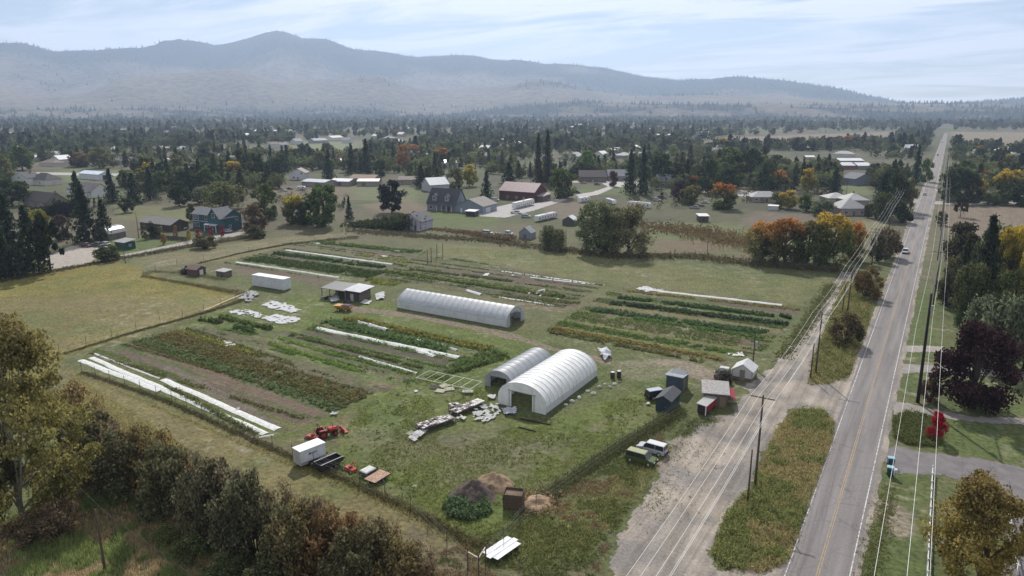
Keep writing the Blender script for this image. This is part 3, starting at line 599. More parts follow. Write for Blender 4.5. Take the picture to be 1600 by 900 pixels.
TREES = [
 # left, around the houses
 ('sp', 125, 268, 336, 36, SPC, 'dark spruce in front of the grey roofed house with white gables'),
 ('sp', 176, 264, 317, 31, SPC, 'broad dark spruce, leftmost of three standing apart on the meadow'),
 ('sp', 210, 271, 319, 33, SPC, 'broad dark spruce, middle of three standing apart on the meadow'),
 ('sp', 236, 262, 312, 29, SPC, 'broad dark spruce, rightmost of three standing apart on the meadow'),
 ('sp', 264, 246, 294, 23, SPC, 'tall narrow spruce behind the round dark tree above the brown shed'),
 ('sp', 296, 256, 302, 20, SPC, 'slim dark spruce left of the wide olive willow'),
 ('de', 281, 283, 322, 36, DK, 'round dark broadleaf tree left of the olive willow'),
 ('wi', 350, 281, 325, 64, (0.10, 0.105, 0.045), 'wide olive green willow behind the teal house'),
 ('de', 316, 292, 318, 34, SI, 'pale bushy tree just left of the olive willow'),
 ('de', 200, 309, 332, 25, DK, 'small round dark tree alone on the meadow with its shadow'),
 ('sp', 137, 288, 379, 56, SPC, 'huge dark spruce above the gravel yard'),
 ('sp', 165, 312, 373, 36, (0.024, 0.03, 0.02), 'dark ragged spruce right of the huge one by the yard'),
 ('sp', -8, 298, 412, 60, SPC, 'tall dark spruce cut by the left edge of the picture'),
 ('sp', 22, 304, 424, 62, SPC, 'tall dark spruce second from the left edge'),
 ('sp', 52, 322, 428, 56, SPC, 'dark spruce with low drooping limbs left of the gravel yard'),
 ('pi', 80, 330, 425, 50, (0.022, 0.028, 0.017), 'dark pine with bare lower trunk at the gravel yard'),
 ('sp', 8, 340, 436, 60, SPC, 'lower dark spruce at the left edge beside the pasture'),
 ('de', 62, 328, 372, 42, YG, 'yellow green tree among the dark spruces on the left'),
 ('de', 99, 336, 374, 34, (0.055, 0.04, 0.034), 'dull purple brown tree left of the huge spruce'),
 ('de', 36, 226, 266, 46, MD, 'big green tree above the white house on the far left'),
 ('de', 10, 246, 288, 34, OL, 'olive tree left of the white house near the left edge'),
 ('de', 20, 278, 322, 54, DK, 'dark green tree crown left of the brown roofed house'),
 ('de', 125, 238, 261, 30, BR, 'small rusty brown tree left of the round olive tree', 'leaf_rust'),
 ('de', 156, 231, 263, 36, OL, 'round olive tree behind the meadow with the white building'),
 ('de', 398, 319, 363, 46, (0.085, 0.065, 0.042), 'brownish tree at the right end of the teal house', 'leaf_rust'),
 ('de', 414, 288, 342, 46, MD, 'dark green tree behind the brownish tree by the teal house'),
 ('de', 460, 303, 350, 44, OL, 'olive yellow tree left of the big green tree above the far beds', 'leaf_yellow'),
 ('de', 508, 286, 354, 58, MD, 'big green leafy tree above the far left vegetable beds'),
 ('de', 480, 312, 352, 40, DK, 'dark low tree between the olive tree and the big green one'),
 ('sp', 546, 306, 344, 15, SPC, 'narrow dark pointed evergreen beside the big green tree'),
 ('de', 612, 281, 332, 44, (0.018, 0.018, 0.022), 'round almost black tree standing alone above the hedge'),
 ('sp', 514, 234, 281, 25, SPC, 'dark spruce behind the low tan sheds'),
 ('sp', 550, 224, 271, 23, SPC, 'dark spruce left of a taller one behind the tan sheds'),
 ('sp', 573, 218, 271, 30, SPC, 'tallest dark spruce behind the row of tan sheds'),
 ('de', 594, 248, 275, 24, DK, 'dark round tree right of the tallest spruce behind the sheds'),
 ('sp', 462, 233, 259, 15, SPC, 'small dark spruce right of the street of far meadow'),
 ('de', 440, 240, 271, 28, DK, 'dark rounded tree left of the white two storey house'),
 ('de', 404, 238, 287, 32, DK, 'tall dark tree left of the white two storey house'),
 ('de', 380, 232, 282, 34, DK, 'dark tree in the group above the olive willow, right'),
 ('sp', 360, 236, 284, 24, SPC, 'dark spruce in the group above the olive willow, left'),
 ('po', 633, 225, 264, 28, ORG, 'orange poplar standing out above the tan roofs'),
 ('de', 690, 231, 256, 30, DK, 'dark tree with an orange top right of the orange poplar', 'leaf_orange'),
 ('sp', 658, 257, 293, 30, SPC, 'dark spruce left of the blue grey house'),
 ('de', 712, 260, 294, 32, OL, 'olive tree behind the roof of the blue grey house'),
 ('de', 734, 257, 291, 26, YG, 'yellow and green tree right of the olive one behind the blue grey house', 'leaf_yellow'),
 ('sp', 760, 267, 313, 27, SPC, 'dark spruce behind the garage of the blue grey house'),
 ('sp', 795, 254, 292, 34, SPC, 'wide dark spruce behind the red barn house'),
 ('de', 877, 261, 309, 46, MD, 'round full green tree right of the red barn house'),
 ('nsp', 841, 208, 287, 24, PIN, 'very tall dark pine, left one of the towering pair'),
 ('nsp', 855, 202, 288, 26, PIN, 'very tall dark pine, right one of the towering pair'),
 ('de', 917, 235, 276, 28, LG, 'bright green tree right of the towering pines'),
 ('de', 958, 266, 291, 17, (0.06, 0.035, 0.028), 'small dark reddish tree on the lawn island'),
 ('sp', 984, 234, 303, 28, SPC, 'very tall dark spruce, left of the pair beside the lawn'),
 ('sp', 1004, 229, 304, 30, SPC, 'very tall dark spruce, right of the pair beside the lawn'),
 ('de', 1032, 238, 288, 42, DK, 'dark leafy tree right of the tall spruce pair'),
 ('sp', 1072, 249, 293, 26, SPC, 'dark spruce left of the large dark grove at centre right'),
 ('de', 1105, 249, 302, 38, DK, 'dark tree in front of the large grove at centre right'),
 ('de', 1140, 231, 285, 58, MD, 'large green tree, tallest of the grove at centre right'),
 ('de', 1168, 233, 286, 50, DK, 'large dark tree at the right side of the grove at centre right'),
 ('de', 1198, 254, 298, 36, DK, 'dark tree behind the low grey roofed ranch house'),
 ('de', 1062, 282, 314, 28, (0.045, 0.028, 0.028), 'dark purplish tree by the trailers right of the spruce pair'),
 ('de', 1081, 289, 319, 36, OL, 'russet topped tree beside the dark purplish one', 'leaf_rust'),
 ('de', 1130, 284, 326, 50, MD, 'green tree with orange top left of the ranch house', 'leaf_orange'),
 # the middle
 ('rnd', 932, 311, 394, 76, (0.105, 0.112, 0.058), 'big grey green willow, left half of the pair behind the fields'),
 ('rnd', 984, 319, 396, 80, (0.125, 0.12, 0.062), 'big grey green willow, right half of the pair behind the fields'),
 ('wi', 856, 349, 389, 28, (0.085, 0.092, 0.05), 'small willow bush left of the big willow pair, left one'),
 ('wi', 872, 355, 391, 28, (0.10, 0.105, 0.055), 'small willow bush left of the big willow pair, right one'),
 ('rnd', 1192, 346, 411, 70, OL, 'orange topped maple, leftmost of the autumn clump by the field', 'leaf_orange'),
 ('rnd', 1226, 340, 413, 74, (0.045, 0.045, 0.024), 'dark trunked maple with orange crown, second in the autumn clump', 'leaf_orange'),
 ('rnd', 1260, 346, 414, 70, MD, 'green tree in the middle of the autumn clump', 'leaf_rust'),
 ('rnd', 1293, 332, 415, 80, MD, 'tall green tree with yellow top, right of the autumn clump', 'leaf_yellow'),
 ('rnd', 1327, 345, 406, 52, (0.12, 0.10, 0.03), 'orange maple at the right end of the autumn clump', 'leaf_orange'),
 ('sh', 1284, 307, 337, 38, SI, 'silvery bush in front of the hip roofed house'),
 ('sh', 1258, 303, 330, 26, MD, 'green bush left of the silvery bush'),
 ('de', 1230, 297, 326, 32, YG, 'yellow green tree right of the ranch house', 'leaf_yellow'),
 ('de', 1213, 300, 324, 24, OL, 'small olive tree against the ranch house'),
 ('sp', 1303, 261, 306, 27, SPC, 'wide dark spruce behind the hip roofed house'),
 ('de', 1262, 262, 300, 26, YG, 'yellow leaved tree behind the bushes left of the spruce', 'leaf_yellow'),
 ('de', 1357, 318, 340, 18, (0.05, 0.055, 0.03), 'dark bush at the corner of the hip roofed house'),
 ('nsp', 1376, 270, 338, 46, SPC, 'big dark evergreen left of the road behind the wires'),
 ('de', 1398, 268, 332, 36, DK, 'dark broadleaf tree between the big evergreen and the road'),
 ('de', 1414, 277, 330, 30, OL, 'olive yellow tree leaning toward the road'),
 ('sp', 1429, 227, 288, 21, SPC, 'tall dark spruce close to the left side of the road'),
 ('de', 1446, 248, 284, 22, LG, 'light green roadside tree right of the tall dark spruce'),
 ('sh', 1408, 314, 348, 32, DK, 'dark green bush beside the road near the wires'),
 ('sh', 1388, 350, 402, 36, (0.10, 0.078, 0.052), 'brown green thicket left of the white pickup'),
 ('sh', 1370, 366, 408, 30, (0.07, 0.066, 0.04), 'grey brown bush in front of the thicket by the wires'),
 ('bs', 1353, 417, 464, 46, (0.11, 0.08, 0.03), 'rounded orange brown bush beside the road', 'leaf_rust'),
 ('bs', 1320, 485, 537, 54, (0.07, 0.055, 0.03), 'dark brown bush at the foot of the double poles'),
 # right of the road
 ('de', 1490, 260, 316, 46, DK, 'dark tree group right of the road beyond the cross road'),
 ('de', 1516, 272, 317, 36, (0.03, 0.035, 0.02), 'dark tree beside the yellow one beyond the cross road'),
 ('de', 1528, 280, 316, 28, YG, 'small yellow topped tree beyond the cross road', 'leaf_yellow'),
 ('de', 1573, 263, 318, 52, MD, 'large yellow topped tree beyond the cross road', 'leaf_yellow'),
 ('de', 1600, 280, 322, 46, DK, 'dark tree at the right edge beyond the cross road'),
 ('sh', 1556, 298, 320, 30, MD, 'low bush in front of the large yellow topped tree'),
 ('pi', 1500, 302, 339, 24, PIN, 'small pine alone on the brown field by the cross road'),
 ('de', 1497, 348, 432, 60, (0.045, 0.042, 0.026), 'dark bushy tree nearest the road on the right'),
 ('nsp', 1527, 336, 500, 70, (0.022, 0.030, 0.02), 'big dark spruce among the trees right of the road'),
 ('nsp', 1498, 372, 480, 46, (0.030, 0.036, 0.022), 'smaller dark evergreen left of the big spruce on the right'),
 ('oak', 1565, 352, 478, 64, (0.10, 0.09, 0.026), 'yellow leaved tree behind the big spruce on the right', 'leaf_yellow'),
 ('oak', 1606, 385, 505, 70, (0.09, 0.085, 0.03), 'yellow green tree at the right edge above the silvery one', 'leaf_yellow'),
 ('nwi', 1548, 452, 572, 84, SI, 'silvery grey green tree right of the road, left one'),
 ('nwi', 1600, 448, 580, 84, (0.085, 0.10, 0.06), 'silvery grey green tree at the right edge of the picture'),
 ('nsp', 1497, 455, 512, 16, (0.045, 0.06, 0.025), 'narrow clipped evergreen on the lawn edge'),
 ('bs', 1478, 420, 478, 36, (0.055, 0.055, 0.03), 'bush at the lawn edge under the big spruce'),
 ('pur', 1519, 505, 638, 124, (0.028, 0.014, 0.017), 'big dark purple leaved tree on the lawn right of the road'),
 ('oak', 1524, 742, 912, 150, (0.165, 0.14, 0.04), 'yellow and orange tree in the bottom right corner', 'leaf_rust'),
 ('rnd', 1461, 644, 687, 30, (0.20, 0.008, 0.018), 'bright crimson bush beside the juniper bed'),
 ('bs', 1452, 588, 628, 34, (0.06, 0.035, 0.026), 'dull reddish bush at the foot of the tall black pole'),
]
for t in TREES: tpx(*t)
for t in (('rnd', 1547, 348, 470, 70, (0.055, 0.068, 0.026), 'full green tree right of the big dark spruce'), ('rnd', 1592, 352, 432, 62, (0.13, 0.12, 0.035), 'yellow green tree at the right edge above the yellow leaved one', 'leaf_yellow'), ('rnd', 1512, 408, 505, 64, (0.06, 0.066, 0.03), 'green leafy tree in front of the big dark spruce'),
          ('rnd', 1578, 420, 520, 70, (0.075, 0.085, 0.034), 'rounded green tree behind the silvery trees'), ('de', 1470, 330, 352, 20, (0.07, 0.07, 0.035), 'small roadside tree before the cross road, right side'), ('rnd', 1486, 398, 462, 44, (0.075, 0.07, 0.036), 'olive tree nearest the wires right of the road'),
          ('rnd', 1380, 300, 345, 40, (0.05, 0.06, 0.026), 'leafy tree at the foot of the big roadside evergreen'), ('rnd', 958, 322, 396, 60, (0.115, 0.115, 0.06), 'middle part of the big willow pair behind the fields')): tpx(*t)
# foreground: cottonwood and the thicket along the ditch
tpx('cot', 38, 498, 818, 240, (0.145, 0.128, 0.046), 'tall cottonwood with pale trunk at the left edge', 'leaf_rust', (0.26, 0.23, 0.19))
tpx('oak', -25, 620, 838, 130, (0.065, 0.058, 0.03), 'dark tree below the cottonwood, cut by the left edge', None, (0.2, 0.17, 0.14))
FSH = [
 ('tw', 122, 582, 700, 80, BR, 'bare topped grey brown shrub right of the cottonwood, farthest back'),
 ('bs', 150, 622, 730, 86, (0.055, 0.052, 0.03), 'dark shrub with brown twigs, left end of the thicket'),
 ('tw', 172, 636, 742, 78, (0.10, 0.075, 0.05), 'tall twiggy shrub in the left part of the thicket'),
 ('bs', 212, 648, 765, 84, (0.085, 0.066, 0.036), 'olive shrub with rusty top left of the orange one', 'leaf_rust'),
 ('bs', 244, 655, 770, 84, (0.10, 0.065, 0.03), 'orange brown shrub in the left part of the thicket', 'leaf_rust'),
 ('bs', 282, 684, 792, 78, (0.06, 0.056, 0.032), 'dark olive shrub right of the orange brown one'),
 ('tw', 306, 690, 800, 66, BR, 'twiggy brown shrub halfway along the thicket'),
 ('bs', 340, 694, 832, 90, (0.058, 0.052, 0.034), 'tall dark shrub in the middle of the thicket'),
 ('tw', 372, 706, 846, 74, (0.09, 0.075, 0.052), 'grey twiggy shrub in the middle of the thicket'),
 ('bs', 402, 722, 868, 90, (0.05, 0.048, 0.03), 'dark bulky shrub below the white trailer'),
 ('tw', 436, 738, 850, 66, (0.10, 0.078, 0.05), 'twiggy brown shrub just below the white trailer'),
 ('bs', 470, 772, 915, 96, (0.075, 0.062, 0.034), 'brown green shrub at the bottom, left of the rusty one', 'leaf_rust'),
 ('bs', 522, 776, 915, 104, (0.095, 0.06, 0.03), 'rusty orange shrub at the bottom of the thicket', 'leaf_rust'),
 ('tw', 555, 790, 900, 80, (0.12, 0.075, 0.042), 'rusty twiggy shrub below the flatbed trailer'),
 ('bs', 582, 800, 930, 100, (0.065, 0.058, 0.032), 'olive shrub at the bottom edge right of the rusty one'),
 ('bs', 626, 832, 940, 86, (0.085, 0.062, 0.034), 'reddish brown shrub at the right end of the thicket', 'leaf_rust'),
 ('tw', 92, 766, 836, 74, (0.10, 0.075, 0.05), 'low brown shrub right of the cottonwood trunk'),
 ('tw', 46, 790, 850, 70, (0.09, 0.07, 0.046), 'low brown brush at the foot of the cottonwood'),
 ('bs', 262, 806, 846, 52, (0.075, 0.085, 0.036), 'low green shrub in the tall grass below the thicket'),
 ('bs', 300, 822, 872, 60, (0.065, 0.07, 0.034), 'low dark green shrub in the grass under the thicket'),
 ('bs', 352, 850, 905, 70, (0.06, 0.066, 0.032), 'low green shrub at the bottom edge under the thicket'),
 ('bs', 420, 860, 940, 90, (0.05, 0.055, 0.03), 'dark green shrub at the bottom edge left of the brown one'),
]
FSH = [(k, x, a + 14, b, w, tuple(min(c * q, 1) for c, q in zip(col, (1.28, 1.3, 1.2))), *rest) for k, x, a, b, w, col, *rest in FSH]
FSH += [('bs', 132, 650, 752, 80, (0.09, 0.085, 0.045), 'low olive shrub at the left foot of the thicket'), ('bs', 196, 668, 778, 86, (0.08, 0.08, 0.045), 'dark olive shrub filling the thicket below the twiggy one'), ('bs', 262, 690, 808, 84, (0.085, 0.08, 0.045), 'grey olive shrub filling the thicket below the orange brown one'), ('bs', 322, 712, 836, 80, (0.095, 0.09, 0.055), 'pale grey olive shrub in front of the tall dark one'),
 ('bs', 374, 742, 868, 84, (0.085, 0.085, 0.05), 'grey green shrub in the front row of the thicket'), ('bs', 448, 792, 905, 84, (0.085, 0.078, 0.045), 'grey olive shrub below the bulky dark one'), ('tw', 500, 766, 880, 76, (0.13, 0.10, 0.06), 'pale twiggy shrub behind the rusty orange one'), ('tw', 604, 806, 905, 80, (0.13, 0.09, 0.055), 'russet twiggy shrub near the right end of the thicket'), ('tw', 652, 846, 925, 66, (0.13, 0.10, 0.06), 'low twiggy shrub at the bottom right end of the thicket'),
 ('bs', 548, 830, 940, 96, (0.09, 0.082, 0.045), 'olive brown shrub at the bottom edge below the rusty ones')]
for t in FSH: tpx(*t)

def scatter_poly(px, n, seed, world=None):
    poly = world or GP(px); r = np.random.default_rng(seed); mn, mx = np.min(poly, 0), np.max(poly, 0); out = np.zeros((0, 2))
    while len(out) < n:
        p = mn + (mx - mn) * r.random((n * 2, 2)); out = np.concatenate([out, p[inpoly(p[:, 0], p[:, 1], poly)]])
    return out[:n]
def tufts(name, pts, hmin, hmax, w, col, label, seed=0, blades=4, spread=0.12, cat=None, leafm='leaf'):
    """grass tufts: upright pointed blades"""
    r = np.random.default_rng(seed); n = len(pts) * blades; P = np.repeat(pts, blades, 0); h = np.repeat(hmin + (hmax - hmin) * r.random(len(pts)) ** 1.5, blades) * (0.6 + .5 * r.random(n))
    a = r.uniform(0, 6.283, n); b = r.uniform(0, 6.283, n); off = r.random(n) * spread
    bx, by = P[:, 0] + np.cos(a) * off, P[:, 1] + np.sin(a) * off; lean = h * r.uniform(0.15, 0.6, n)
    tx, ty = bx + np.cos(a) * lean, by + np.sin(a) * lean; ux, uy = np.cos(b) * w / 2, np.sin(b) * w / 2; z0 = np.full(n, 0.0)
    V = np.stack([np.stack([bx - ux, by - uy, z0], -1), np.stack([bx + ux, by + uy, z0], -1), np.stack([tx, ty, h], -1)], 1).reshape(-1, 3)
    v = np.repeat(np.repeat(r.random(len(pts)), blades), 3)
    o = ob(name, npmesh(name, V, np.arange(3 * n).reshape(-1, 3), {'v': ('FLOAT', v), 'hgt': ('FLOAT', V[:, 2])}), leafm, color=col)
    return tag(o, label, cat, kind='stuff')
def weeds(name, pts, h, leaf, col, label, per=7, seed=0, rad=0.3, leafm='leaf'):
    """low leafy plants: a small heap of leaves at every point"""
    r = np.random.default_rng(seed); n = len(pts) * per; hh = np.repeat(h * (0.25 + 1.1 * r.random(len(pts)) ** 1.6) * (.45 + 1.1 * fbm(pts[:, 0], pts[:, 1], 2.8, 3, seed + 40)), per)
    P = np.concatenate([np.repeat(pts, per, 0) + r.normal(size=(n, 2)) * rad * .6, (hh * r.random(n) ** 0.7)[:, None]], 1)
    V, q = leaves(P, leaf, seed); v = np.repeat(np.repeat(r.random(len(pts)), per) * .6 + .4 * r.random(n), 4)
    o = ob(name, npmesh(name, V, q, {'v': ('FLOAT', v), 'hgt': ('FLOAT', np.repeat(P[:, 2] / (h * 1.3), 4))}), leafm, color=col)
    return tag(o, label, kind='stuff')
# grass
p = scatter_poly([(-20, 830), (110, 760), (230, 735), (320, 790), (430, 890), (430, 940), (-20, 940)], 15000, 3); k = fbm(p[:, 0], p[:, 1], 3, 3, 5)
tufts('tall_grass', p[k > .48], 0.35, 1.1, 0.07, (0.14, 0.165, 0.06), 'tall green grass below the thicket in the bottom left', 3, 5, 0.25)
tufts('dry_grass', p[k < .46], 0.3, 0.9, 0.06, (0.26, 0.21, 0.12), 'pale dry grass between the green in the bottom left', 4, 5, 0.25)
p = scatter_poly([(560, 640), (660, 590), (760, 610), (780, 655), (860, 650), (1040, 605), (1075, 640), (830, 800), (740, 860), (640, 800), (500, 740)], 40000, 6); k = fbm(p[:, 0], p[:, 1], 7, 3, 6)
weeds('yard_weeds', p[:1600][fbm(p[:1600, 0], p[:1600, 1], 5, 3, 92) > .5], .3, .16, (0.06, 0.08, 0.028), 'scattered dark weed clumps in the yard grass', 5, 92, .25)
tufts('yard_grass', p[k > .44], 0.08, 0.34, 0.075, (0.11, 0.128, 0.038), 'short green grass of the farm yard', 5, 3, 0.15)
p = scatter_poly([(120, 560), (330, 487), (480, 462), (650, 475), (1060, 560), (1040, 605), (860, 650), (760, 600), (560, 640), (440, 690)], 42000, 61); k = fbm(p[:, 0], p[:, 1], 6, 3, 62)
tufts('field_grass', p[k > .47], 0.08, 0.3, 0.07, (0.10, 0.135, 0.038), 'green grass and weeds between the vegetable beds', 63, 2, 0.2)
p = scatter_poly([(590, 430), (680, 385), (900, 398), (1180, 432), (1280, 450), (1200, 560), (860, 540), (960, 450), (800, 480)], 26000, 64); k = fbm(p[:, 0], p[:, 1], 8, 3, 65)
tufts('field_grass', p[k > .45], 0.08, 0.35, 0.09, (0.12, 0.135, 0.045), 'grass round the far and right fields', 66, 2, 0.25)
p = scatter_poly([(-40, 430), (180, 408), (240, 432), (390, 462), (330, 485), (110, 553), (-40, 600)], 22000, 67); k = fbm(p[:, 0], p[:, 1], 9, 3, 68)
tufts('pasture_grass', p[k > .45], 0.06, 0.22, 0.09, (0.15, 0.135, 0.042), 'short yellow green pasture grass', 69, 2, 0.25)
p = scatter_poly([(100, 575), (640, 795), (760, 862), (900, 880), (980, 800), (1060, 690), (840, 805), (740, 872), (620, 800), (120, 585), (60, 640), (380, 800), (560, 960), (700, 960)], 16000, 7)
tufts('verge_grass', p, 0.15, 0.55, 0.06, (0.19, 0.165, 0.065), 'dry yellow grass outside the near fence', 6, 3, 0.2)
p = scatter_poly([(800, 820), (1060, 660), (1000, 730), (985, 790), (930, 900), (830, 930), (640, 960), (640, 880)], 9000, 8); k = fbm(p[:, 0], p[:, 1], 4, 3, 7)
weeds('lot_weeds', p[k > .5], 0.3, 0.13, (0.085, 0.10, 0.036), 'green weeds between the near fence and the gravel lot', 5, 8)
weeds('lot_weeds', p[k < .4], 0.3, 0.12, (0.14, 0.10, 0.06), 'brown dead weeds between the near fence and the gravel lot', 5, 9)
p = scatter_poly(ISLAND, 5200, 9); k = fbm(p[:, 0], p[:, 1], 4, 3, 9)
weeds('island_brush', p[k > .47], 0.75, 0.17, (0.115, 0.125, 0.045), 'green brush covering the island between lot and road', 8, 10, 0.35)
weeds('island_brush', p[k < .47], 0.65, 0.15, (0.20, 0.165, 0.085), 'dry brown brush on the island between lot and road', 8, 11, 0.35)
tufts('island_grass', scatter_poly(ISLAND, 6000, 109), .3, 1.1, .07, (0.19, 0.17, 0.075), 'tall straw coloured grass on the island between lot and road', 109, 4, .3)
tufts('verge_grass', scatter_poly(VERGE, 5000, 112), .3, .9, .08, (0.17, 0.16, 0.065), 'tall straw coloured grass on the verge under the double poles', 112, 4, .3)
p = scatter_poly(VERGE, 4200, 12); k = fbm(p[:, 0], p[:, 1], 5, 3, 11)
weeds('verge_brush', p[k > .46], 0.5, 0.16, (0.085, 0.092, 0.034), 'green brush on the verge under the double poles', 7, 12, 0.35)
weeds('verge_brush', p[k < .46], 0.45, 0.15, (0.15, 0.12, 0.065), 'dry grass on the verge under the double poles', 7, 13, 0.35)
p = scatter_poly([(1396, 652), (1420, 644), (1462, 655), (1474, 690), (1464, 698), (1420, 696), (1396, 684)], 1500, 14)
weeds('juniper_bed', p, 0.7, 0.14, (0.075, 0.090, 0.034), 'dense low juniper bed beside the paved driveway', 16, 14, 0.3)
def line_weeds(px, n, wd, h, col, label, seed, leaf=0.14, per=6, name='fence_weeds', leafm='leaf', clump=0.0):
    P = GP(px); r = np.random.default_rng(seed); seg = np.array([math.dist(P[i], P[i + 1]) for i in range(len(P) - 1)]); cum = np.concatenate([[0], np.cumsum(seg)])
    t = r.random(n) * cum[-1]
    if clump: t = t[fbm(t, t * 0 + seed, 6, 3, seed) > clump]
    X, Y = np.interp(t, cum, [p[0] for p in P]), np.interp(t, cum, [p[1] for p in P])
    return weeds(name, np.stack([X, Y], -1) + r.normal(size=(len(t), 2)) * wd / 2, h, leaf, col, label, per, seed, 0.3, leafm)
line_weeds([(128, 582), (260, 626), (400, 690), (640, 796), (740, 852), (800, 868)], 2600, 0.7, 0.6, (0.075, 0.066, 0.034), 'dark weeds along the foot of the near wire fence', 21)
line_weeds([(820, 800), (900, 745), (985, 690), (1065, 645)], 3200, 1.5, 0.7, (0.066, 0.072, 0.032), 'weed strip along the fence beside the gravel lot', 22)
line_weeds([(100, 553), (200, 522), (330, 486), (380, 470)], 1400, 0.8, 0.5, (0.085, 0.078, 0.035), 'dark weed line between pasture and vegetable beds', 23)
line_weeds([(225, 432), (300, 445), (385, 462)], 1500, 1.2, 0.8, (0.10, 0.088, 0.042), 'hedge of tall weeds along the pasture corner', 24)
line_weeds([(225, 432), (232, 424), (300, 428), (350, 438)], 900, 1.5, 0.5, (0.105, 0.10, 0.05), 'weeds behind the two small sheds', 25)
line_weeds([(0, 440), (60, 428), (150, 412), (215, 400), (300, 385), (400, 370)], 2600, 2.5, 1.0, (0.075, 0.07, 0.038), 'brush between the pasture and the gravel lane', 26, 0.22)
line_weeds([(310, 412), (380, 395), (450, 382), (560, 372)], 1000, 0.8, 0.7, (0.075, 0.066, 0.034), 'dark weed line above the far left beds', 27, 0.2)
line_weeds([(545, 360), (640, 368), (760, 376), (850, 388), (960, 402), (1080, 402), (1180, 414), (1320, 424)], 3600, 5.0, 1.5, (0.072, 0.066, 0.034), 'scrub along the far edge of the farm fields', 28, 0.3, 8)
line_weeds([(560, 352), (600, 354), (640, 358)], 2600, 6.0, 4.5, (0.038, 0.046, 0.022), 'dense dark hedge left of the small lavender shed', 29, 0.55, 12, 'hedge')
line_weeds([(680, 358), (740, 366), (800, 378)], 1000, 4.0, 1.6, (0.095, 0.072, 0.042), 'brown brush below the green lawn of the blue grey house', 30, 0.35)
line_weeds([(1000, 352), (1080, 360), (1170, 385)], 1600, 14.0, 1.6, (0.105, 0.075, 0.042), 'brown and green scrub left of the autumn clump', 31, 0.4, 7, 'scrub', 'leaf_rust')
line_weeds([(60, 330), (92, 336), (118, 338)], 2200, 5.0, 5.5, (0.016, 0.022, 0.014), 'tall clipped dark hedge in front of the brown roofed house', 32, 0.6, 14, 'hedge')
line_weeds([(1222, 560), (1262, 505), (1300, 445)], 1400, 2.2, 0.6, (0.085, 0.09, 0.035), 'weeds along the left side of the gravel frontage road', 33, 0.2)
line_weeds([(1062, 690), (1020, 745), (1000, 800), (965, 870), (930, 930)], 2600, 6.5, .2, (0.10, 0.105, 0.045), 'low weeds creeping over the left edge of the gravel lot', 35, 0.12, 4, 'lot_weeds', clump=.5)
line_weeds([(1120, 655), (1085, 662), (1062, 682)], 500, 1.5, .35, (0.085, 0.10, 0.04), 'weeds in front of the sheds at the top of the gravel lot', 36, 0.14, 5, 'lot_weeds')
line_weeds([(1390, 760), (1375, 830), (1350, 920)], 700, 1.4, 0.22, (0.11, 0.11, 0.045), 'weeds along the right edge of the road', 34, 0.13)

# ------------------------------------------------------------------ trees of the valley: single trees near, a wood far off
OPEN = [[(455, 218), (570, 220), (575, 238), (455, 242)], [(545, 282), (690, 290), (800, 330), (800, 380), (540, 360)], [(80, 262), (260, 262), (262, 272), (90, 285)],
        [(1120, 214), (1400, 204), (1400, 222), (1090, 234)], [(1482, 203), (1700, 207), (1700, 236), (1500, 232)], [(925, 255), (985, 240), (985, 262), (930, 262)],
        [(880, 280), (1010, 280), (1020, 312), (870, 318)], [(1150, 318), (1400, 318), (1400, 420), (1000, 420), (1000, 330)], [(1310, 262), (1365, 262), (1365, 345), (1300, 345)],
        [(0, 380), (420, 340), (560, 362), (1000, 395), (1400, 430), (1400, 900), (0, 900)], [(1385, 330), (1470, 195), (1494, 195), (1462, 400), (1420, 400)], [(800, 262), (900, 262), (900, 276), (800, 276)],
        [(1440, 322), (1700, 322), (1700, 900), (1300, 900)], [(180, 318), (420, 318), (420, 372), (180, 372)], [(440, 270), (640, 270), (640, 300), (440, 300)], [(20, 255), (100, 255), (100, 325), (20, 325)], [(100, 262), (190, 262), (190, 312), (100, 312)],
        [(700, 262), (860, 285), (860, 345), (650, 345)], [(1200, 235), (1360, 240), (1360, 262), (1200, 262)]]
def scatter_valley(n, y0, y1, seed, thr):
    """tree spots, even over the picture rows so far trees thin out slowly"""
    r = np.random.default_rng(seed); out = np.zeros((0, 4))
    while len(out) < n:
        m = n * 3; px, py = r.uniform(-120, 1720, m), r.uniform(y0, y1, m); ok = np.ones(m, bool)
        for o in OPEN: ok &= ~inpoly(px, py, o)
        px, py = px[ok], py[ok]; t = H / ((py - 450) * cT + FPX * sT); X, Y = (px - 800) * t, (FPX * cT - (py - 450) * sT) * t
        x, y = X * cY - Y * sY, X * sY + Y * cY; k = fbm(x, y, 170, 3, 77) > thr
        out = np.concatenate([out, np.stack([px, py, x, y], -1)[k]])
    return [tuple(q) for q in out[:n]]
ZONE = lambda px: 'left of the peak' if px < 330 else 'below the peak' if px < 640 else 'right of the peak' if px < 960 else 'left of the road' if px < 1450 else 'right of the road'
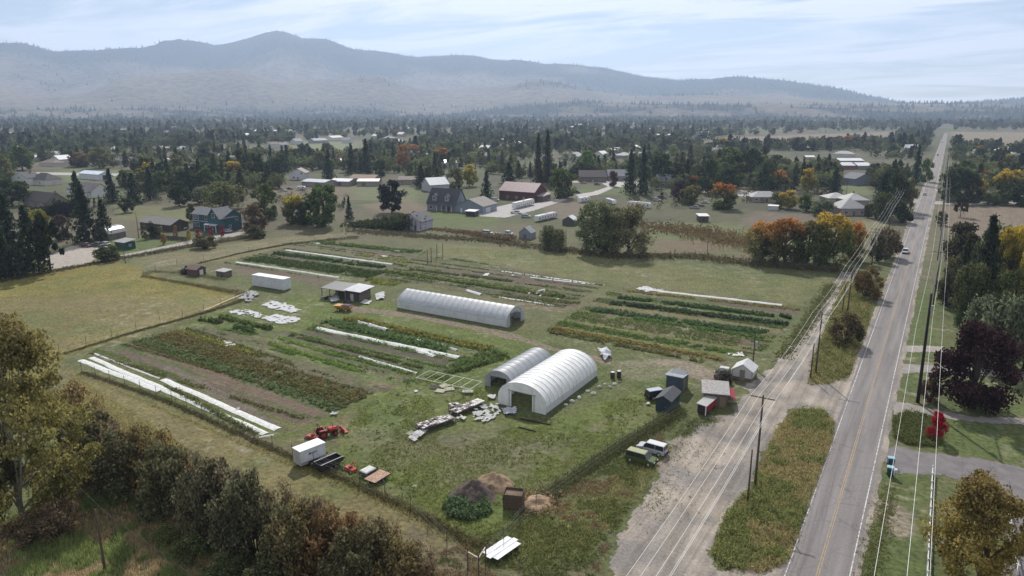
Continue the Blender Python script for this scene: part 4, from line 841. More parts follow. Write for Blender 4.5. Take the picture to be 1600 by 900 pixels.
LM = [(40, 275, 'the leftmost white house'), (75, 275, 'the white garage house'), (140, 290, 'the white gabled house'), (150, 272, 'the long white metal barn'), (175, 315, 'the three meadow spruces'), (255, 355, 'the long brown shed'), (330, 340, 'the teal house'), (350, 300, 'the wide olive willow'),
      (465, 272, 'the white two storey house'), (560, 285, 'the row of tan sheds'), (633, 245, 'the orange poplar'), (690, 310, 'the dormer house'), (765, 250, 'the pale lots'), (815, 300, 'the red barn house'), (848, 245, 'the towering pine pair'), (925, 278, 'the lawn drive'), (995, 265, 'the tall spruce pair'),
      (1150, 260, 'the dark centre right grove'), (1195, 307, 'the low ranch house'), (1035, 213, 'the long bright white roof'), (910, 198, 'the distant white hall'), (430, 206, 'the pale meadow roofs'), (525, 218, 'the white fronted house'), (1335, 260, 'the white roofed barns'), (1265, 247, 'the bright white shed'), (1335, 325, 'the hip roofed houses'),
      (1385, 300, 'the big roadside evergreen'), (1432, 255, 'the roadside spruce'), (1475, 220, 'the far end of the road'), (1545, 280, 'the white fascia house'), (1573, 290, 'the yellow topped tree'), (90, 182, 'the far white warehouse'), (200, 225, 'the far left suburb'), (300, 225, 'the suburb below the ridge'), (720, 215, 'the hazy centre woods'), (1200, 225, 'the far brown fields')]
vt = scatter_valley(250, 208, 300, 5, 0.36); vr = random.Random(5); USED = {}
for px, py, x, y in vt:
    k = vr.choices(['sp', 'de', 'po', 'pi'], [18, 64, 6, 5])[0]; sp = k in ('sp', 'pi')
    h = vr.uniform(11, 21) if sp else vr.uniform(9, 17); w = h * (vr.uniform(.36, .52) if k == 'sp' else vr.uniform(.5, .6) if k == 'pi' else vr.uniform(.85, 1.25) if k == 'de' else .4)
    aut = vr.random() < 0.15 and not sp
    col = SPC if sp else vr.choice([DK, DK, MD, MD, OL, (0.045, 0.05, 0.028)])
    lx, ly, ln = min(LM, key=lambda q: math.hypot(q[0] - px, (q[1] - py) * 2.2)); ddx, ddy = px - lx, py - ly
    side = ('left of' if ddx < 0 else 'right of') if abs(ddx) > 3 * abs(ddy) else ('in front of' if ddy > 0 else 'behind'); near = 'close ' if math.hypot(ddx, ddy * 2) < 32 else 'some way '
    size = ('tall ' if h > 17 else 'middling ' if h > 13.5 else 'low ') if sp else ('big ' if h > 12.5 else 'middling ' if h > 10 else 'small ')
    kn = 'dark pointed evergreen' if k == 'sp' else 'dark pine' if k == 'pi' else 'autumn tinted tree' if aut else 'narrow leafy tree' if k == 'po' else 'olive leafy tree' if col == OL else 'green leafy tree' if col == MD else 'dark leafy tree'
    lab = f'{size}{kn} {near}{side} {ln}'
    plant(k, (x, y), h, w, col, KN[k], lab, 'tree', f'{kn}s {near}{side} {ln}', vr.choice(['leaf_orange', 'leaf_yellow']) if aut else None)
def wood(name, label, pts, seed, nl, leaf, hr, col):
    """many small trees as one mass: heaps of leaf faces"""
    r = np.random.default_rng(seed); n = len(pts); con = r.random(n) < 0.20
    h = r.uniform(*hr, n) * np.where(con, 1.25, 0.9); w = h * np.where(con, 0.22, 0.5)
    P = np.repeat(np.array([(p[2], p[3]) for p in pts]), nl, 0); hh, ww, cc = np.repeat(h, nl), np.repeat(w, nl), np.repeat(con, nl)
    d = unit(r, n * nl) * (r.random(n * nl) ** 0.35)[:, None]; t = (d[:, 2] + 1) / 2; taper = np.where(cc, 1.0 - t * 0.92, 1.0)
    V = np.stack([P[:, 0] + d[:, 0] * ww * taper, P[:, 1] + d[:, 1] * ww * taper, hh * np.where(cc, t, 0.06 + .94 * t)], -1)
    V[:, 2] += np.interp(np.hypot(V[:, 0], V[:, 1]), [0, 4500], [0, 0])
    A, q = leaves(V, leaf * hh / 12, seed); v = np.repeat(np.repeat(np.where(con, r.random(n) * .3, .1 + r.random(n) ** 1.3 * 1.1), nl), 4)
    return tag(ob(name, npmesh(name, A, q, {'v': ('FLOAT', v), 'hgt': ('FLOAT', np.repeat(t, 4))}), 'leaf', color=col), label, kind='stuff')
wood('valley_trees', 'wooded belt of small trees among far houses', scatter_valley(2700, 197, 236, 15, 0.36), 15, 60, 2.4, (8, 18), (0.040, 0.048, 0.026))
wood('valley_trees', 'distant hazy woods across the valley floor', scatter_valley(5200, 185, 200, 16, 0.30), 16, 24, 3.6, (9, 18), (0.042, 0.050, 0.030))
wood('valley_trees', 'last thin line of woods at the foot of the mountains', scatter_valley(4200, 181, 187, 17, 0.25), 17, 12, 5.4, (10, 20), (0.034, 0.042, 0.028))
wood('valley_scrub', 'low scrub and garden bushes among the houses', scatter_valley(2600, 205, 330, 18, 0.30), 18, 36, 1.5, (2, 6), (0.050, 0.052, 0.028))
wood('valley_trees', 'filling of small trees between the houses', scatter_valley(2900, 212, 296, 19, 0.34), 19, 100, 1.8, (6, 13), (0.056, 0.064, 0.028))
# conifers on the ridges
r = np.random.default_rng(44); w_ = forest * (RR[:, None] < 9900); pi_ = np.flatnonzero((r.random(forest.shape) < w_ * 0.30).ravel())
fx, fy, fz = WX.ravel()[pi_] + r.normal(size=len(pi_)) * 12, WY.ravel()[pi_] + r.normal(size=len(pi_)) * 12, Mz.ravel()[pi_] - 3
hh = r.uniform(16, 34, len(pi_)); ang = np.arange(4) * math.pi / 2
base = np.stack([fx[:, None] + np.cos(ang) * hh[:, None] * .26, fy[:, None] + np.sin(ang) * hh[:, None] * .26, np.repeat(fz[:, None], 4, 1)], -1)
Vt = np.concatenate([base, np.stack([fx, fy, fz + hh], -1)[:, None]], 1).reshape(-1, 3); k5 = np.arange(len(pi_))[:, None] * 5
Tq = np.concatenate([k5 + np.array([[a, (a + 1) % 4, 4]]) for a in range(4)])
mat('forest', (0.030, 0.038, 0.024), 1.0, spec=0.0)
tag(ob('mountain_forest', npmesh('mountain_forest', Vt, Tq), 'forest'), 'conifer forest covering the mountain ridges', kind='stuff')

# ------------------------------------------------------------------ buildings
WHITE, CREAM, GREY, TANW = (0.62, 0.62, 0.60), (0.5, 0.46, 0.38), (0.30, 0.30, 0.30), (0.36, 0.30, 0.23)
def gable(mb, x0, x1, y0, y1, z, rh, axis='x', t=0.16):
    """thin pitched roof slabs; the ridge runs along axis"""
    if axis == 'x':
        ym = (y0 + y1) / 2
        for ya in (y0, y1): mb.hexa([(x0, ya, z), (x1, ya, z), (x1, ym, z + rh), (x0, ym, z + rh)], [(x0, ya, z + t), (x1, ya, z + t), (x1, ym, z + rh + t), (x0, ym, z + rh + t)])
    else:
        xm = (x0 + x1) / 2
        for xa in (x0, x1): mb.hexa([(xa, y0, z), (xa, y1, z), (xm, y1, z + rh), (xm, y0, z + rh)], [(xa, y0, z + t), (xa, y1, z + t), (xm, y1, z + rh + t), (xm, y0, z + rh + t)])
    return mb
def window(parent, x, y, z, w, h, face, frame=(0.75, 0.75, 0.73), sub=True):
    """a framed pane on a wall; face is the wall's outward direction: -y, +y, -x, +x"""
    a = 'y' if face[1] == 'y' else 'x'; s = -1 if face[0] == '-' else 1; d = 0.06
    def bx(mb, u0, u1, z0, z1, t0, t1):
        lo, hi = sorted((t0 * s, t1 * s))
        return mb.box(x + u0, x + u1, y + lo, y + hi, z0, z1) if a == 'y' else mb.box(x + lo, x + hi, y + u0, y + u1, z0, z1)
    f = MB(); q = 0.09
    bx(f, -w / 2 - q, -w / 2, z - q, z + h + q, 0.0, d); bx(f, w / 2, w / 2 + q, z - q, z + h + q, 0.0, d); bx(f, -w / 2, w / 2, z - q, z, 0.0, d); bx(f, -w / 2, w / 2, z + h, z + h + q, 0.0, d)
    bx(f, -0.03, 0.03, z, z + h, 0.0, d * .8)
    o = f.build('window', 'paint', parent, frame)
    bx(MB(), -w / 2, w / 2, z, z + h, 0.003, 0.025).build('pane', 'glass', o) if sub else None
    return o
def house(name, label, loc, rz, w, d, hw, rh, wall, roof, axis='x', hip=False, win=(), door=None, chimney=None, over=0.45, cat='house', group=None, garage=None, flat=False, gwall=None, metal=False):
    """w along x, d along y; hip or gable roof; origin at the footprint's centre"""
    t = thing(name, label, cat, loc, rz, group); x0, x1, y0, y1 = -w / 2, w / 2, -d / 2, d / 2
    mb = MB().box(x0, x1, y0, y1, -0.05, hw)
    if not hip and not flat:
        if axis == 'x': mb.prism([(y0, hw), (y1, hw), (0, hw + rh - 0.02)], x0, x1, 'x')
        else: mb.prism([(x0, hw), (x1, hw), (0, hw + rh - 0.02)], y0, y1, 'y')
    mb.build('wall', 'paint', t, wall)
    e = over; rm = 'metal_sheet' if metal else 'roofing'; rb = MB(); sl = rh / ((d if axis == 'x' else w) / 2)
    if flat: rb.hexa([(x0 - e, y0 - e, hw), (x1 + e, y0 - e, hw), (x1 + e, y1 + e, hw + rh), (x0 - e, y1 + e, hw + rh)], [(x0 - e, y0 - e, hw + .14), (x1 + e, y0 - e, hw + .14), (x1 + e, y1 + e, hw + rh + .14), (x0 - e, y1 + e, hw + rh + .14)])
    elif hip:
        m = min(w, d) / 2 * 0.95; A = [(x0 - e, y0 - e, hw), (x1 + e, y0 - e, hw), (x1 + e, y1 + e, hw), (x0 - e, y1 + e, hw)]
        rd = [(x0 + m, 0, hw + rh), (x1 - m, 0, hw + rh)] if w >= d else [(0, y0 + m, hw + rh), (0, y1 - m, hw + rh)]
        F = [(0, 1, 5, 4), (1, 2, 5), (2, 3, 4, 5), (3, 0, 4), (3, 2, 1, 0)] if w >= d else [(0, 1, 4), (1, 2, 5, 4), (2, 3, 5), (3, 0, 4, 5), (3, 2, 1, 0)]
        rb.add(A + rd, F)
    else:
        z = hw - e * sl * .0
        gable(rb, x0 - e, x1 + e, y0 - e, y1 + e, hw - e * sl, rh + e * sl, axis) if axis == 'x' else gable(rb, x0 - e, x1 + e, y0 - e, y1 + e, hw - e * sl, rh + e * sl, axis)
    ro_ = rb.build('roof', rm, t, roof)
    if chimney: MB().box(chimney[0] - .35, chimney[0] + .35, chimney[1] - .35, chimney[1] + .35, hw, hw + rh + 0.9).build('chimney', 'concrete', ro_, (0.2, 0.13, 0.11))
    for (face, u, z, ww, wh) in win:
        if face[1] == 'y': window(t, u, y0 if face[0] == '-' else y1, z, ww, wh, face)
        else: window(t, x0 if face[0] == '-' else x1, u, z, ww, wh, face)
    for q in ([door] if door else []) + ([garage] if garage else []):
        face, u, ww, wh, col = q; s = -1 if face[0] == '-' else 1
        if face[1] == 'y': yy = y0 if s < 0 else y1; b = MB().box(u - ww / 2, u + ww / 2, min(yy, yy + s * .05), max(yy, yy + s * .05), 0, wh)
        else: xx = x0 if s < 0 else x1; b = MB().box(min(xx, xx + s * .05), max(xx, xx + s * .05), u - ww / 2, u + ww / 2, 0, wh)
        dd = b.build('door', 'paint', t, col)
        if ww < 2 and face[1] == 'y': MB().disc((u + ww * .35, yy + s * .09, 1.05), 0.05, 0.06, 8).build('handle', 'metal_sheet', dd, (.4, .4, .4))
    return t
def mid(*px):
    P = GP(px); return tuple(np.mean(P, 0))
# teal house with white windows
t = house('house', 'teal two storey house with white windows and grey roofs', (-277.5, 203.5), 0.06, 21, 9, 6.6, 2.4, (0.035, 0.085, 0.105), (0.17, 0.175, 0.185), 'x', cat='house',
          win=[('-y', u, z, 1.3, 1.7) for u in (-9.2, -7.0, -1.6, 0.9) for z in (0.9, 4.4)] + [('+x', -2, 1, 1.2, 1.5), ('+x', 2, 4.3, 1.2, 1.5)], door=('-y', 3.2, 1.2, 2.2, (0.5, 0.5, 0.48)))
MB().prism([(3.2, 0), (10.4, 0), (10.4, 6.2), (6.8, 10.2), (3.2, 6.2)], -7.4, -4.48).build('gable_wing', 'paint', t, (0.04, 0.10, 0.12))
gr = gable(MB(), 2.7, 10.9, -7.9, 1.0, 5.65, 4.6, 'y').build('gable_roof', 'roofing', t, (0.20, 0.205, 0.21))
window(t, 6.8, -7.4, 6.2, 1.5, 1.9, '-y'); window(t, 5.2, -7.4, 0.9, 1.3, 1.6, '-y')
MB().box(-10.7, 3.0, -4.60, -4.49, 3.45, 3.65).build('trim_band', 'paint', t, (0.55, 0.56, 0.56))
pb = MB().hexa([(1.6, -8.6, 3.0), (9.4, -9.4, 2.9), (9.4, -7.42, 3.3), (1.6, -7.42, 3.3)], [(1.6, -8.6, 3.15), (9.4, -9.4, 3.05), (9.4, -7.42, 3.45), (1.6, -7.42, 3.45)]).build('porch_roof', 'metal_sheet', t, (0.5, 0.52, 0.55))
for u in (2.0, 5.5, 9.1): MB().box(u - .1, u + .1, -8.7, -8.5, 0, 3.0).build('porch_post', 'paint', t, (0.7, 0.7, 0.68))
house('shed', 'long brown shed with grey roof left of the teal house', mid((222, 362), (288, 366), (262, 345)), 0.05, 21, 9, 3.0, 2.0, (0.060, 0.050, 0.042), (0.20, 0.19, 0.185), 'x', cat='shed', win=[('-y', 4, 1.2, 1.0, 0.9)], door=('+x', 0, 1.1, 2.1, (.1, .09, .08)))
house('shed', 'small dark green shed with grey roof beside the gravel lane', mid((182, 391), (207, 390), (200, 384)), 0.05, 6.0, 4.4, 2.8, 0.7, (0.022, 0.065, 0.05), (0.28, 0.28, 0.28), flat=True, cat='shed', door=('-y', -1, 1.6, 2.0, (0.018, 0.05, 0.04)), win=[('+x', 0, 1.2, .8, .7)])
house('house', 'white house with dark roof nearest the left edge', mid((30, 288), (56, 288)), 0.2, 17, 11, 5.2, 3.6, WHITE, (0.075, 0.07, 0.075), 'y', win=[('-y', -4, 1, 1.2, 1.6), ('-y', 2, 1, 1.2, 1.6), ('-y', 0, 4.6, 1.2, 1.4)], door=('-y', 5, 1.1, 2.1, (.2, .1, .08)), chimney=(2, 2))
house('house', 'white garage house with dark hip roof and small door', mid((56, 288), (88, 288)), 0.1, 19, 12, 3.8, 4.4, (0.55, 0.53, 0.50), (0.06, 0.055, 0.06), 'x', hip=True, win=[('-y', 3, 1, 1.2, 1.4)], door=('-y', -4.5, 1.2, 2.3, (.12, .1, .09)), garage=('+x', 0, 3.5, 2.6, (.5, .48, .45)))
t = house('house', 'grey roofed house with white gable ends behind the first spruce', mid((114, 306), (165, 306)), 0.0, 27, 12, 4.0, 4.2, WHITE, (0.14, 0.135, 0.14), 'x', win=[('-y', -9, 1, 1.3, 1.5), ('-x', 0, 1.2, 1.3, 1.5)], door=('-y', -2, 1.2, 2.2, (.2, .15, .12)))
MB().prism([(4, 0), (12, 0), (12, 3.8), (8, 7.4), (4, 3.8)], -10.0, -5.98).build('gable_wing', 'paint', t, WHITE); gable(MB(), 3.5, 12.5, -10.5, 0, 3.35, 4.6, 'y').build('gable_roof', 'roofing', t, (0.15, 0.145, 0.15)); window(t, 8, -10.0, 1.0, 1.6, 1.5, '-y')
t = house('barn', 'long white metal barn with pale blue roof behind the grey roofed house', mid((133, 280), (166, 279)), 0.02, 26, 10, 4.2, 1.8, (0.62, 0.63, 0.66), (0.62, 0.68, 0.76), 'x', cat='barn', metal=True, door=('+x', 0, 4, 3.5, (.05, .05, .06)))
for i in range(6): MB().box(-11.5 + i * 4.4, -11.3 + i * 4.4, -5.06, -5.0, 0, 4.2).build('wall_rib', 'paint', t, (.4, .42, .46))
house('house', 'brown roofed house with small gable behind the clipped hedge', mid((50, 322), (96, 322)), 0.0, 24, 11, 3.4, 4.4, (0.20, 0.17, 0.15), (0.058, 0.05, 0.05), 'x', win=[('-y', -6, 1, 1.4, 1.3), ('-y', 6, 1, 1.4, 1.3)], door=('-y', 0, 1.1, 2.1, (.1, .07, .06)), chimney=(7, 2))
t = thing('barn', 'small grey barn with rounded roof left of the green shed', 'barn', mid((158, 374), (186, 374), (172, 368)), 0.25)
prof = [(-4, 0), (-4, 2.2), (-3.2, 3.6), (-1.7, 4.5), (0, 4.8), (1.7, 4.5), (3.2, 3.6), (4, 2.2), (4, 0)]
MB().prism(prof, -4.5, 4.5).build('wall', 'wood', t, (0.17, 0.15, 0.135))
b = MB(); P2 = [(p[0] * 1.04, p[1] * 1.03 + .03) for p in prof[1:-1]]
for i in range(len(P2) - 1): b.hexa([(P2[i][0], -4.8, P2[i][1]), (P2[i + 1][0], -4.8, P2[i + 1][1]), (P2[i + 1][0], 4.8, P2[i + 1][1]), (P2[i][0], 4.8, P2[i][1])], [(P2[i][0] * 1.02, -4.8, P2[i][1] + .1), (P2[i + 1][0] * 1.02, -4.8, P2[i + 1][1] + .1), (P2[i + 1][0] * 1.02, 4.8, P2[i + 1][1] + .1), (P2[i][0] * 1.02, 4.8, P2[i][1] + .1)])
b.build('roof', 'metal_sheet', t, (0.30, 0.29, 0.28)); MB().box(-1.2, 1.2, -4.56, -4.5, 0, 2.4).build('door', 'wood', t, (.1, .09, .08))
# blue grey cape house with garage
BLU = (0.19, 0.225, 0.27)
t = house('house', 'blue grey gabled house with two dormers and dark roof', (-225.5, 307.0), 0.10, 17.5, 11.5, 4.0, 7.2, BLU, (0.062, 0.066, 0.076), 'x', chimney=(5, 2), win=[('-y', -6.5, 0.9, 1.5, 1.6), ('-y', 1.6, 0.9, 1.2, 1.6), ('+x', -2, 1, 1.2, 1.6), ('+x', 2, 4.8, 1.2, 1.6)], door=('-y', 4.4, 1.2, 2.2, (.12, .05, .05)))
for u in (-4.6, 3.0):
    d_ = MB().prism([(u - 1.3, 5.0), (u + 1.3, 5.0), (u + 1.3, 7.6), (u, 8.7), (u - 1.3, 7.6)], -5.2, -2.0).build('dormer', 'paint', t, (0.24, 0.26, 0.29))
    gable(MB(), u - 1.6, u + 1.6, -5.5, -1.4, 7.35, 1.4, 'y').build('dormer_roof', 'roofing', d_, (0.066, 0.07, 0.08)); window(d_, u, -5.2, 5.7, 1.1, 1.5, '-y', sub=False); MB().box(u - .5, u + .5, -5.24, -5.2, 5.75, 7.15).build('pane', 'glass', d_)
MB().hexa([(-2, -8.2, 3.2), (7.6, -8.2, 3.2), (7.6, -5.76, 3.7), (-2, -5.76, 3.7)], [(-2, -8.2, 3.35), (7.6, -8.2, 3.35), (7.6, -5.76, 3.85), (-2, -5.76, 3.85)]).build('porch_roof', 'roofing', t, (0.08, 0.08, 0.09))
for u in (-1.7, 1.3, 4.3, 7.3): MB().box(u - .12, u + .12, -8.1, -7.86, 0, 3.2).build('porch_post', 'paint', t, (0.6, 0.6, 0.6))
house('garage', 'blue grey garage with low tan grey roof beside the dormer house', (-208.8, 310.5), 0.10, 16, 16, 3.7, 3.3, (0.21, 0.25, 0.30), (0.22, 0.20, 0.185), 'y', cat='garage', door=('-y', -4.6, 1.1, 2.2, (.6, .6, .6)), garage=('+x', -2, 5, 2.6, (.5, .5, .5)), win=[('+x', 4.5, 1.2, 1.2, 1.0)])
house('shed', 'small lavender white shed with grey roof beside the hedge', mid((640, 358), (666, 356)), 0.10, 9, 11, 4.0, 3.4, (0.42, 0.40, 0.46), (0.13, 0.13, 0.14), 'y', cat='shed', door=('-y', 2.2, 1.2, 2.2, (.1, .09, .1)), win=[('-y', -2, 1.2, .9, .9)])
house('barn', 'red brown barn house with pinkish metal roof', mid((792, 311), (842, 311)), 0.0, 24, 15, 5.4, 4.4, (0.095, 0.035, 0.030), (0.33, 0.235, 0.225), 'x', cat='barn', metal=True, win=[('-y', -6, 1, 1.3, 1.3), ('-y', 0, 1, 1.3, 1.3), ('-x', 0, 4, 1.2, 1.4)], door=('-y', 5, 1.4, 2.3, (.3, .28, .26)), chimney=(-2, 2))
house('shed', 'grey lean to carport at the right end of the red barn house', mid((836, 313), (852, 313)), 0.0, 9, 9, 3.0, 1.2, (0.15, 0.1, 0.09), (0.35, 0.32, 0.32), flat=True, cat='shed')
# low sheds behind the meadow
for nm, lab, a, b, dd, hw, rh, wc, rc, kw in (
    ('house', 'white two storey house with tan roof left of the tan sheds', (453, 281), (478, 281), 11, 5.2, 3.2, (0.55, 0.56, 0.58), (0.30, 0.25, 0.22), dict(axis='y', win=[('-y', -3, 1, 1.2, 1.4), ('-y', 3, 4, 1.2, 1.4)], door=('-y', 0, 1.1, 2.1, (.2, .18, .16)))),
    ('shed', 'long low shed with pale grey roof, left of the tan row', (471, 291), (508, 293), 14, 3.4, 1.2, (0.26, 0.24, 0.22), (0.45, 0.46, 0.47), dict(metal=True, door=('-y', 3, 3, 2.6, (.1, .1, .1)))),
    ('shed', 'low shed with bright white roof in the tan row', (516, 290), (546, 291), 12, 3.2, 1.4, (0.24, 0.22, 0.20), (0.66, 0.66, 0.66), dict(metal=True, door=('-y', 0, 2.5, 2.4, (.12, .12, .12)))),
    ('shed', 'low tan shed with reddish brown roof in the row', (546, 286), (585, 287), 14, 3.6, 2.0, (0.28, 0.22, 0.18), (0.24, 0.16, 0.13), dict(win=[('-y', 0, 1, 1.2, 1.2)])),
    ('shed', 'low tan shed with cream roof at the right end of the row', (558, 291), (592, 291), 11, 3.4, 1.3, (0.25, 0.235, 0.22), (0.55, 0.50, 0.42), dict(metal=True, door=('-y', -3, 2.4, 2.4, (.13, .12, .12)))),
    ('house', 'low tan house with brown roof left of the spruce by the dormer house', (622, 288), (652, 288), 12, 3.2, 2.0, (0.28, 0.24, 0.2), (0.20, 0.165, 0.145), dict(win=[('-y', -4, 1, 1.2, 1.2), ('-y', 4, 1, 1.2, 1.2)])),
    ('house', 'white roofed house behind the dormer house', (672, 300), (702, 298), 13, 4.5, 4.0, (0.4, 0.4, 0.42), (0.55, 0.57, 0.60), dict(metal=True)),
    ('house', 'brown house with dark gabled roof behind the lawn drive', (905, 285), (948, 285), 14, 4.0, 4.2, (0.15, 0.12, 0.10), (0.075, 0.065, 0.066), dict(win=[('-y', -5, 1, 1.6, 1.3), ('-y', 5, 1, 1.6, 1.3)], door=('-y', 0, 1.2, 2.1, (.3, .28, .25)))),
    ('house', 'wide house with grey roof left of the tall spruce pair', (950, 283), (982, 283), 14, 3.8, 4.2, (0.22, 0.21, 0.22), (0.20, 0.20, 0.21), dict(win=[('-y', 3, 1, 1.6, 1.3)])),
    ('house', 'grey roofed house behind the dark trees right of the spruce pair', (1028, 292), (1062, 292), 13, 4.0, 4.0, (0.2, 0.2, 0.22), (0.23, 0.24, 0.27), dict(win=[('-y', -4, 1, 1.4, 1.3)])),
    ('house', 'long low ranch house with pale grey hip roof', (1174, 316), (1222, 316), 11, 3.0, 2.8, (0.26, 0.24, 0.23), (0.36, 0.36, 0.37), dict(hip=True, win=[('-y', -6, 1, 1.4, 1.2), ('-y', 5, 1, 1.4, 1.2)], door=('-y', 0, 1.1, 2.1, (.08, .07, .07)))),
    ('house', 'low pale roofed house left of the hip roofed one', (1294, 318), (1330, 318), 12, 3.0, 2.6, (0.30, 0.27, 0.25), (0.42, 0.41, 0.40), dict(hip=True, win=[('-y', 0, 1, 1.4, 1.2)])),
    ('house', 'second hip roofed house behind the nearer one by the wires', (1322, 322), (1358, 322), 13, 3.2, 3.4, (0.30, 0.27, 0.25), (0.44, 0.43, 0.42), dict(hip=True, chimney=(0, 0))),
    ('house', 'nearest pale house with hip roof left of the big evergreen', (1312, 337), (1356, 337), 14, 3.6, 4.6, (0.33, 0.29, 0.28), (0.38, 0.37, 0.37), dict(hip=True, win=[('-y', -4, 1, 1.4, 1.2), ('-y', 4, 1, 1.4, 1.2)], door=('-y', 0, 1.1, 2.1, (.15, .13, .12)))),
    ('shed', 'small dark shed with flat white roof in the scrub', (1092, 347), (1107, 347), 5, 2.8, 0.5, (0.09, 0.075, 0.07), (0.62, 0.62, 0.62), dict(flat=True, door=('-y', 0, 1.2, 2.0, (.05, .045, .04)))),
    ('house', 'long house with purple grey roof and white fascia right of the road', (1530, 288), (1562, 288), 12, 3.6, 3.6, (0.42, 0.42, 0.43), (0.12, 0.10, 0.12), dict(win=[('-y', -3, 1, 1.4, 1.2)])),
    ('house', 'dark roofed house in the trees left of the road', (1335, 290), (1365, 288), 12, 4.6, 3.4, (0.20, 0.22, 0.27), (0.14, 0.14, 0.16), dict(axis='y', win=[('-y', 0, 1, 1.2, 1.4)])),
    ('house', 'grey house with broad low roof among pale lots above the dormer house', (738, 250), (766, 250), 15, 4.0, 3.5, (0.24, 0.22, 0.22), (0.22, 0.215, 0.22), dict(win=[('-y', 0, 1, 1.6, 1.3)])),
    ('house', 'dark gabled house right of the broad low roofed one', (770, 256), (790, 256), 14, 4.4, 4.0, (0.16, 0.17, 0.18), (0.10, 0.10, 0.11), dict(axis='y', win=[('-y', 0, 1, 1.4, 1.3)])),
    ('barn', 'long white roofed building left of the yellow tree above the dormer house', (690, 262), (716, 261), 16, 4.2, 2.2, (0.5, 0.5, 0.5), (0.70, 0.70, 0.70), dict(metal=True, cat='barn')),
    ('house', 'pale house with bluish roof left of the round olive tree', (70, 250), (92, 250), 14, 4.4, 4.2, (0.3, 0.28, 0.3), (0.28, 0.28, 0.32), dict(axis='y')),
    ('house', 'grey long roofed house under the dark trees above the teal house', (278, 272), (336, 276), 14, 3.6, 3.2, (0.3, 0.3, 0.3), (0.42, 0.44, 0.46), dict(metal=True)),
    ('house', 'grey house right of the round olive tree', (174, 258), (210, 258), 14, 3.8, 3.6, (0.3, 0.28, 0.27), (0.24, 0.235, 0.24), dict(win=[('-y', 4, 1, 1.4, 1.3)])),
    ('barn', 'long white roofed barn, upper of the group left of the road', (1311, 257), (1350, 257), 18, 3.6, 1.8, (0.24, 0.16, 0.14), (0.66, 0.66, 0.66), dict(metal=True, cat='barn')),
    ('barn', 'white roofed barn with red brown wall left of the road', (1316, 265), (1336, 265), 18, 3.6, 2.2, (0.20, 0.10, 0.085), (0.60, 0.60, 0.61), dict(metal=True, cat='barn')),
    ('barn', 'white roofed barn right of the red brown walled one', (1340, 265), (1362, 265), 18, 3.4, 2.2, (0.22, 0.19, 0.17), (0.62, 0.62, 0.63), dict(metal=True, cat='barn')),
    ('shed', 'small bright white shed on the brown field left of the road', (1259, 250), (1273, 250), 9, 3.2, 1.2, (0.35, 0.28, 0.24), (0.75, 0.75, 0.74), dict(metal=True)),
    ('barn', 'long bright white roof right of the distant pines', (1021, 216), (1049, 216), 26, 5, 2.2, (0.35, 0.35, 0.36), (0.80, 0.79, 0.76), dict(metal=True, cat='barn')),
    ('barn', 'bright white roofed hall in the hazy distance at centre', (899, 199), (921, 199), 40, 7, 3, (0.35, 0.35, 0.38), (0.82, 0.81, 0.78), dict(metal=True, cat='barn')),
    ('barn', 'long white warehouse far away below the left mountains', (74, 183), (104, 183), 90, 12, 4, (0.5, 0.5, 0.52), (0.85, 0.85, 0.85), dict(metal=True, cat='barn')),
    ('barn', 'long white roof above the pale meadow, left one', (397, 208), (415, 208), 30, 5, 2.5, (0.4, 0.4, 0.42), (0.8, 0.8, 0.8), dict(metal=True, cat='barn')),
    ('barn', 'long white roof above the pale meadow, right one', (426, 208), (462, 208), 26, 4.5, 2.5, (0.36, 0.35, 0.36), (0.66, 0.66, 0.67), dict(metal=True, cat='barn')),
    ('house', 'white fronted house at the end of the pale meadow', (519, 220), (537, 219), 16, 5, 3, (0.65, 0.63, 0.58), (0.6, 0.58, 0.54), dict()),
    ('house', 'low grey house beside the pale meadow', (491, 224), (513, 223), 16, 4.2, 3, (0.3, 0.3, 0.32), (0.34, 0.34, 0.37), dict()),
):
    A, B = G(*a), G(*b); L = math.dist(A, B) * 0.97; an = math.atan2(B[1] - A[1], B[0] - A[0]); M = ((A[0] + B[0]) / 2 - math.sin(an) * dd / 2, (A[1] + B[1]) / 2 + math.cos(an) * dd / 2)
    kw = dict(kw); kw.setdefault('cat', nm); house(nm, lab, M, an, L, dd, hw, rh, wc, rc, **kw)
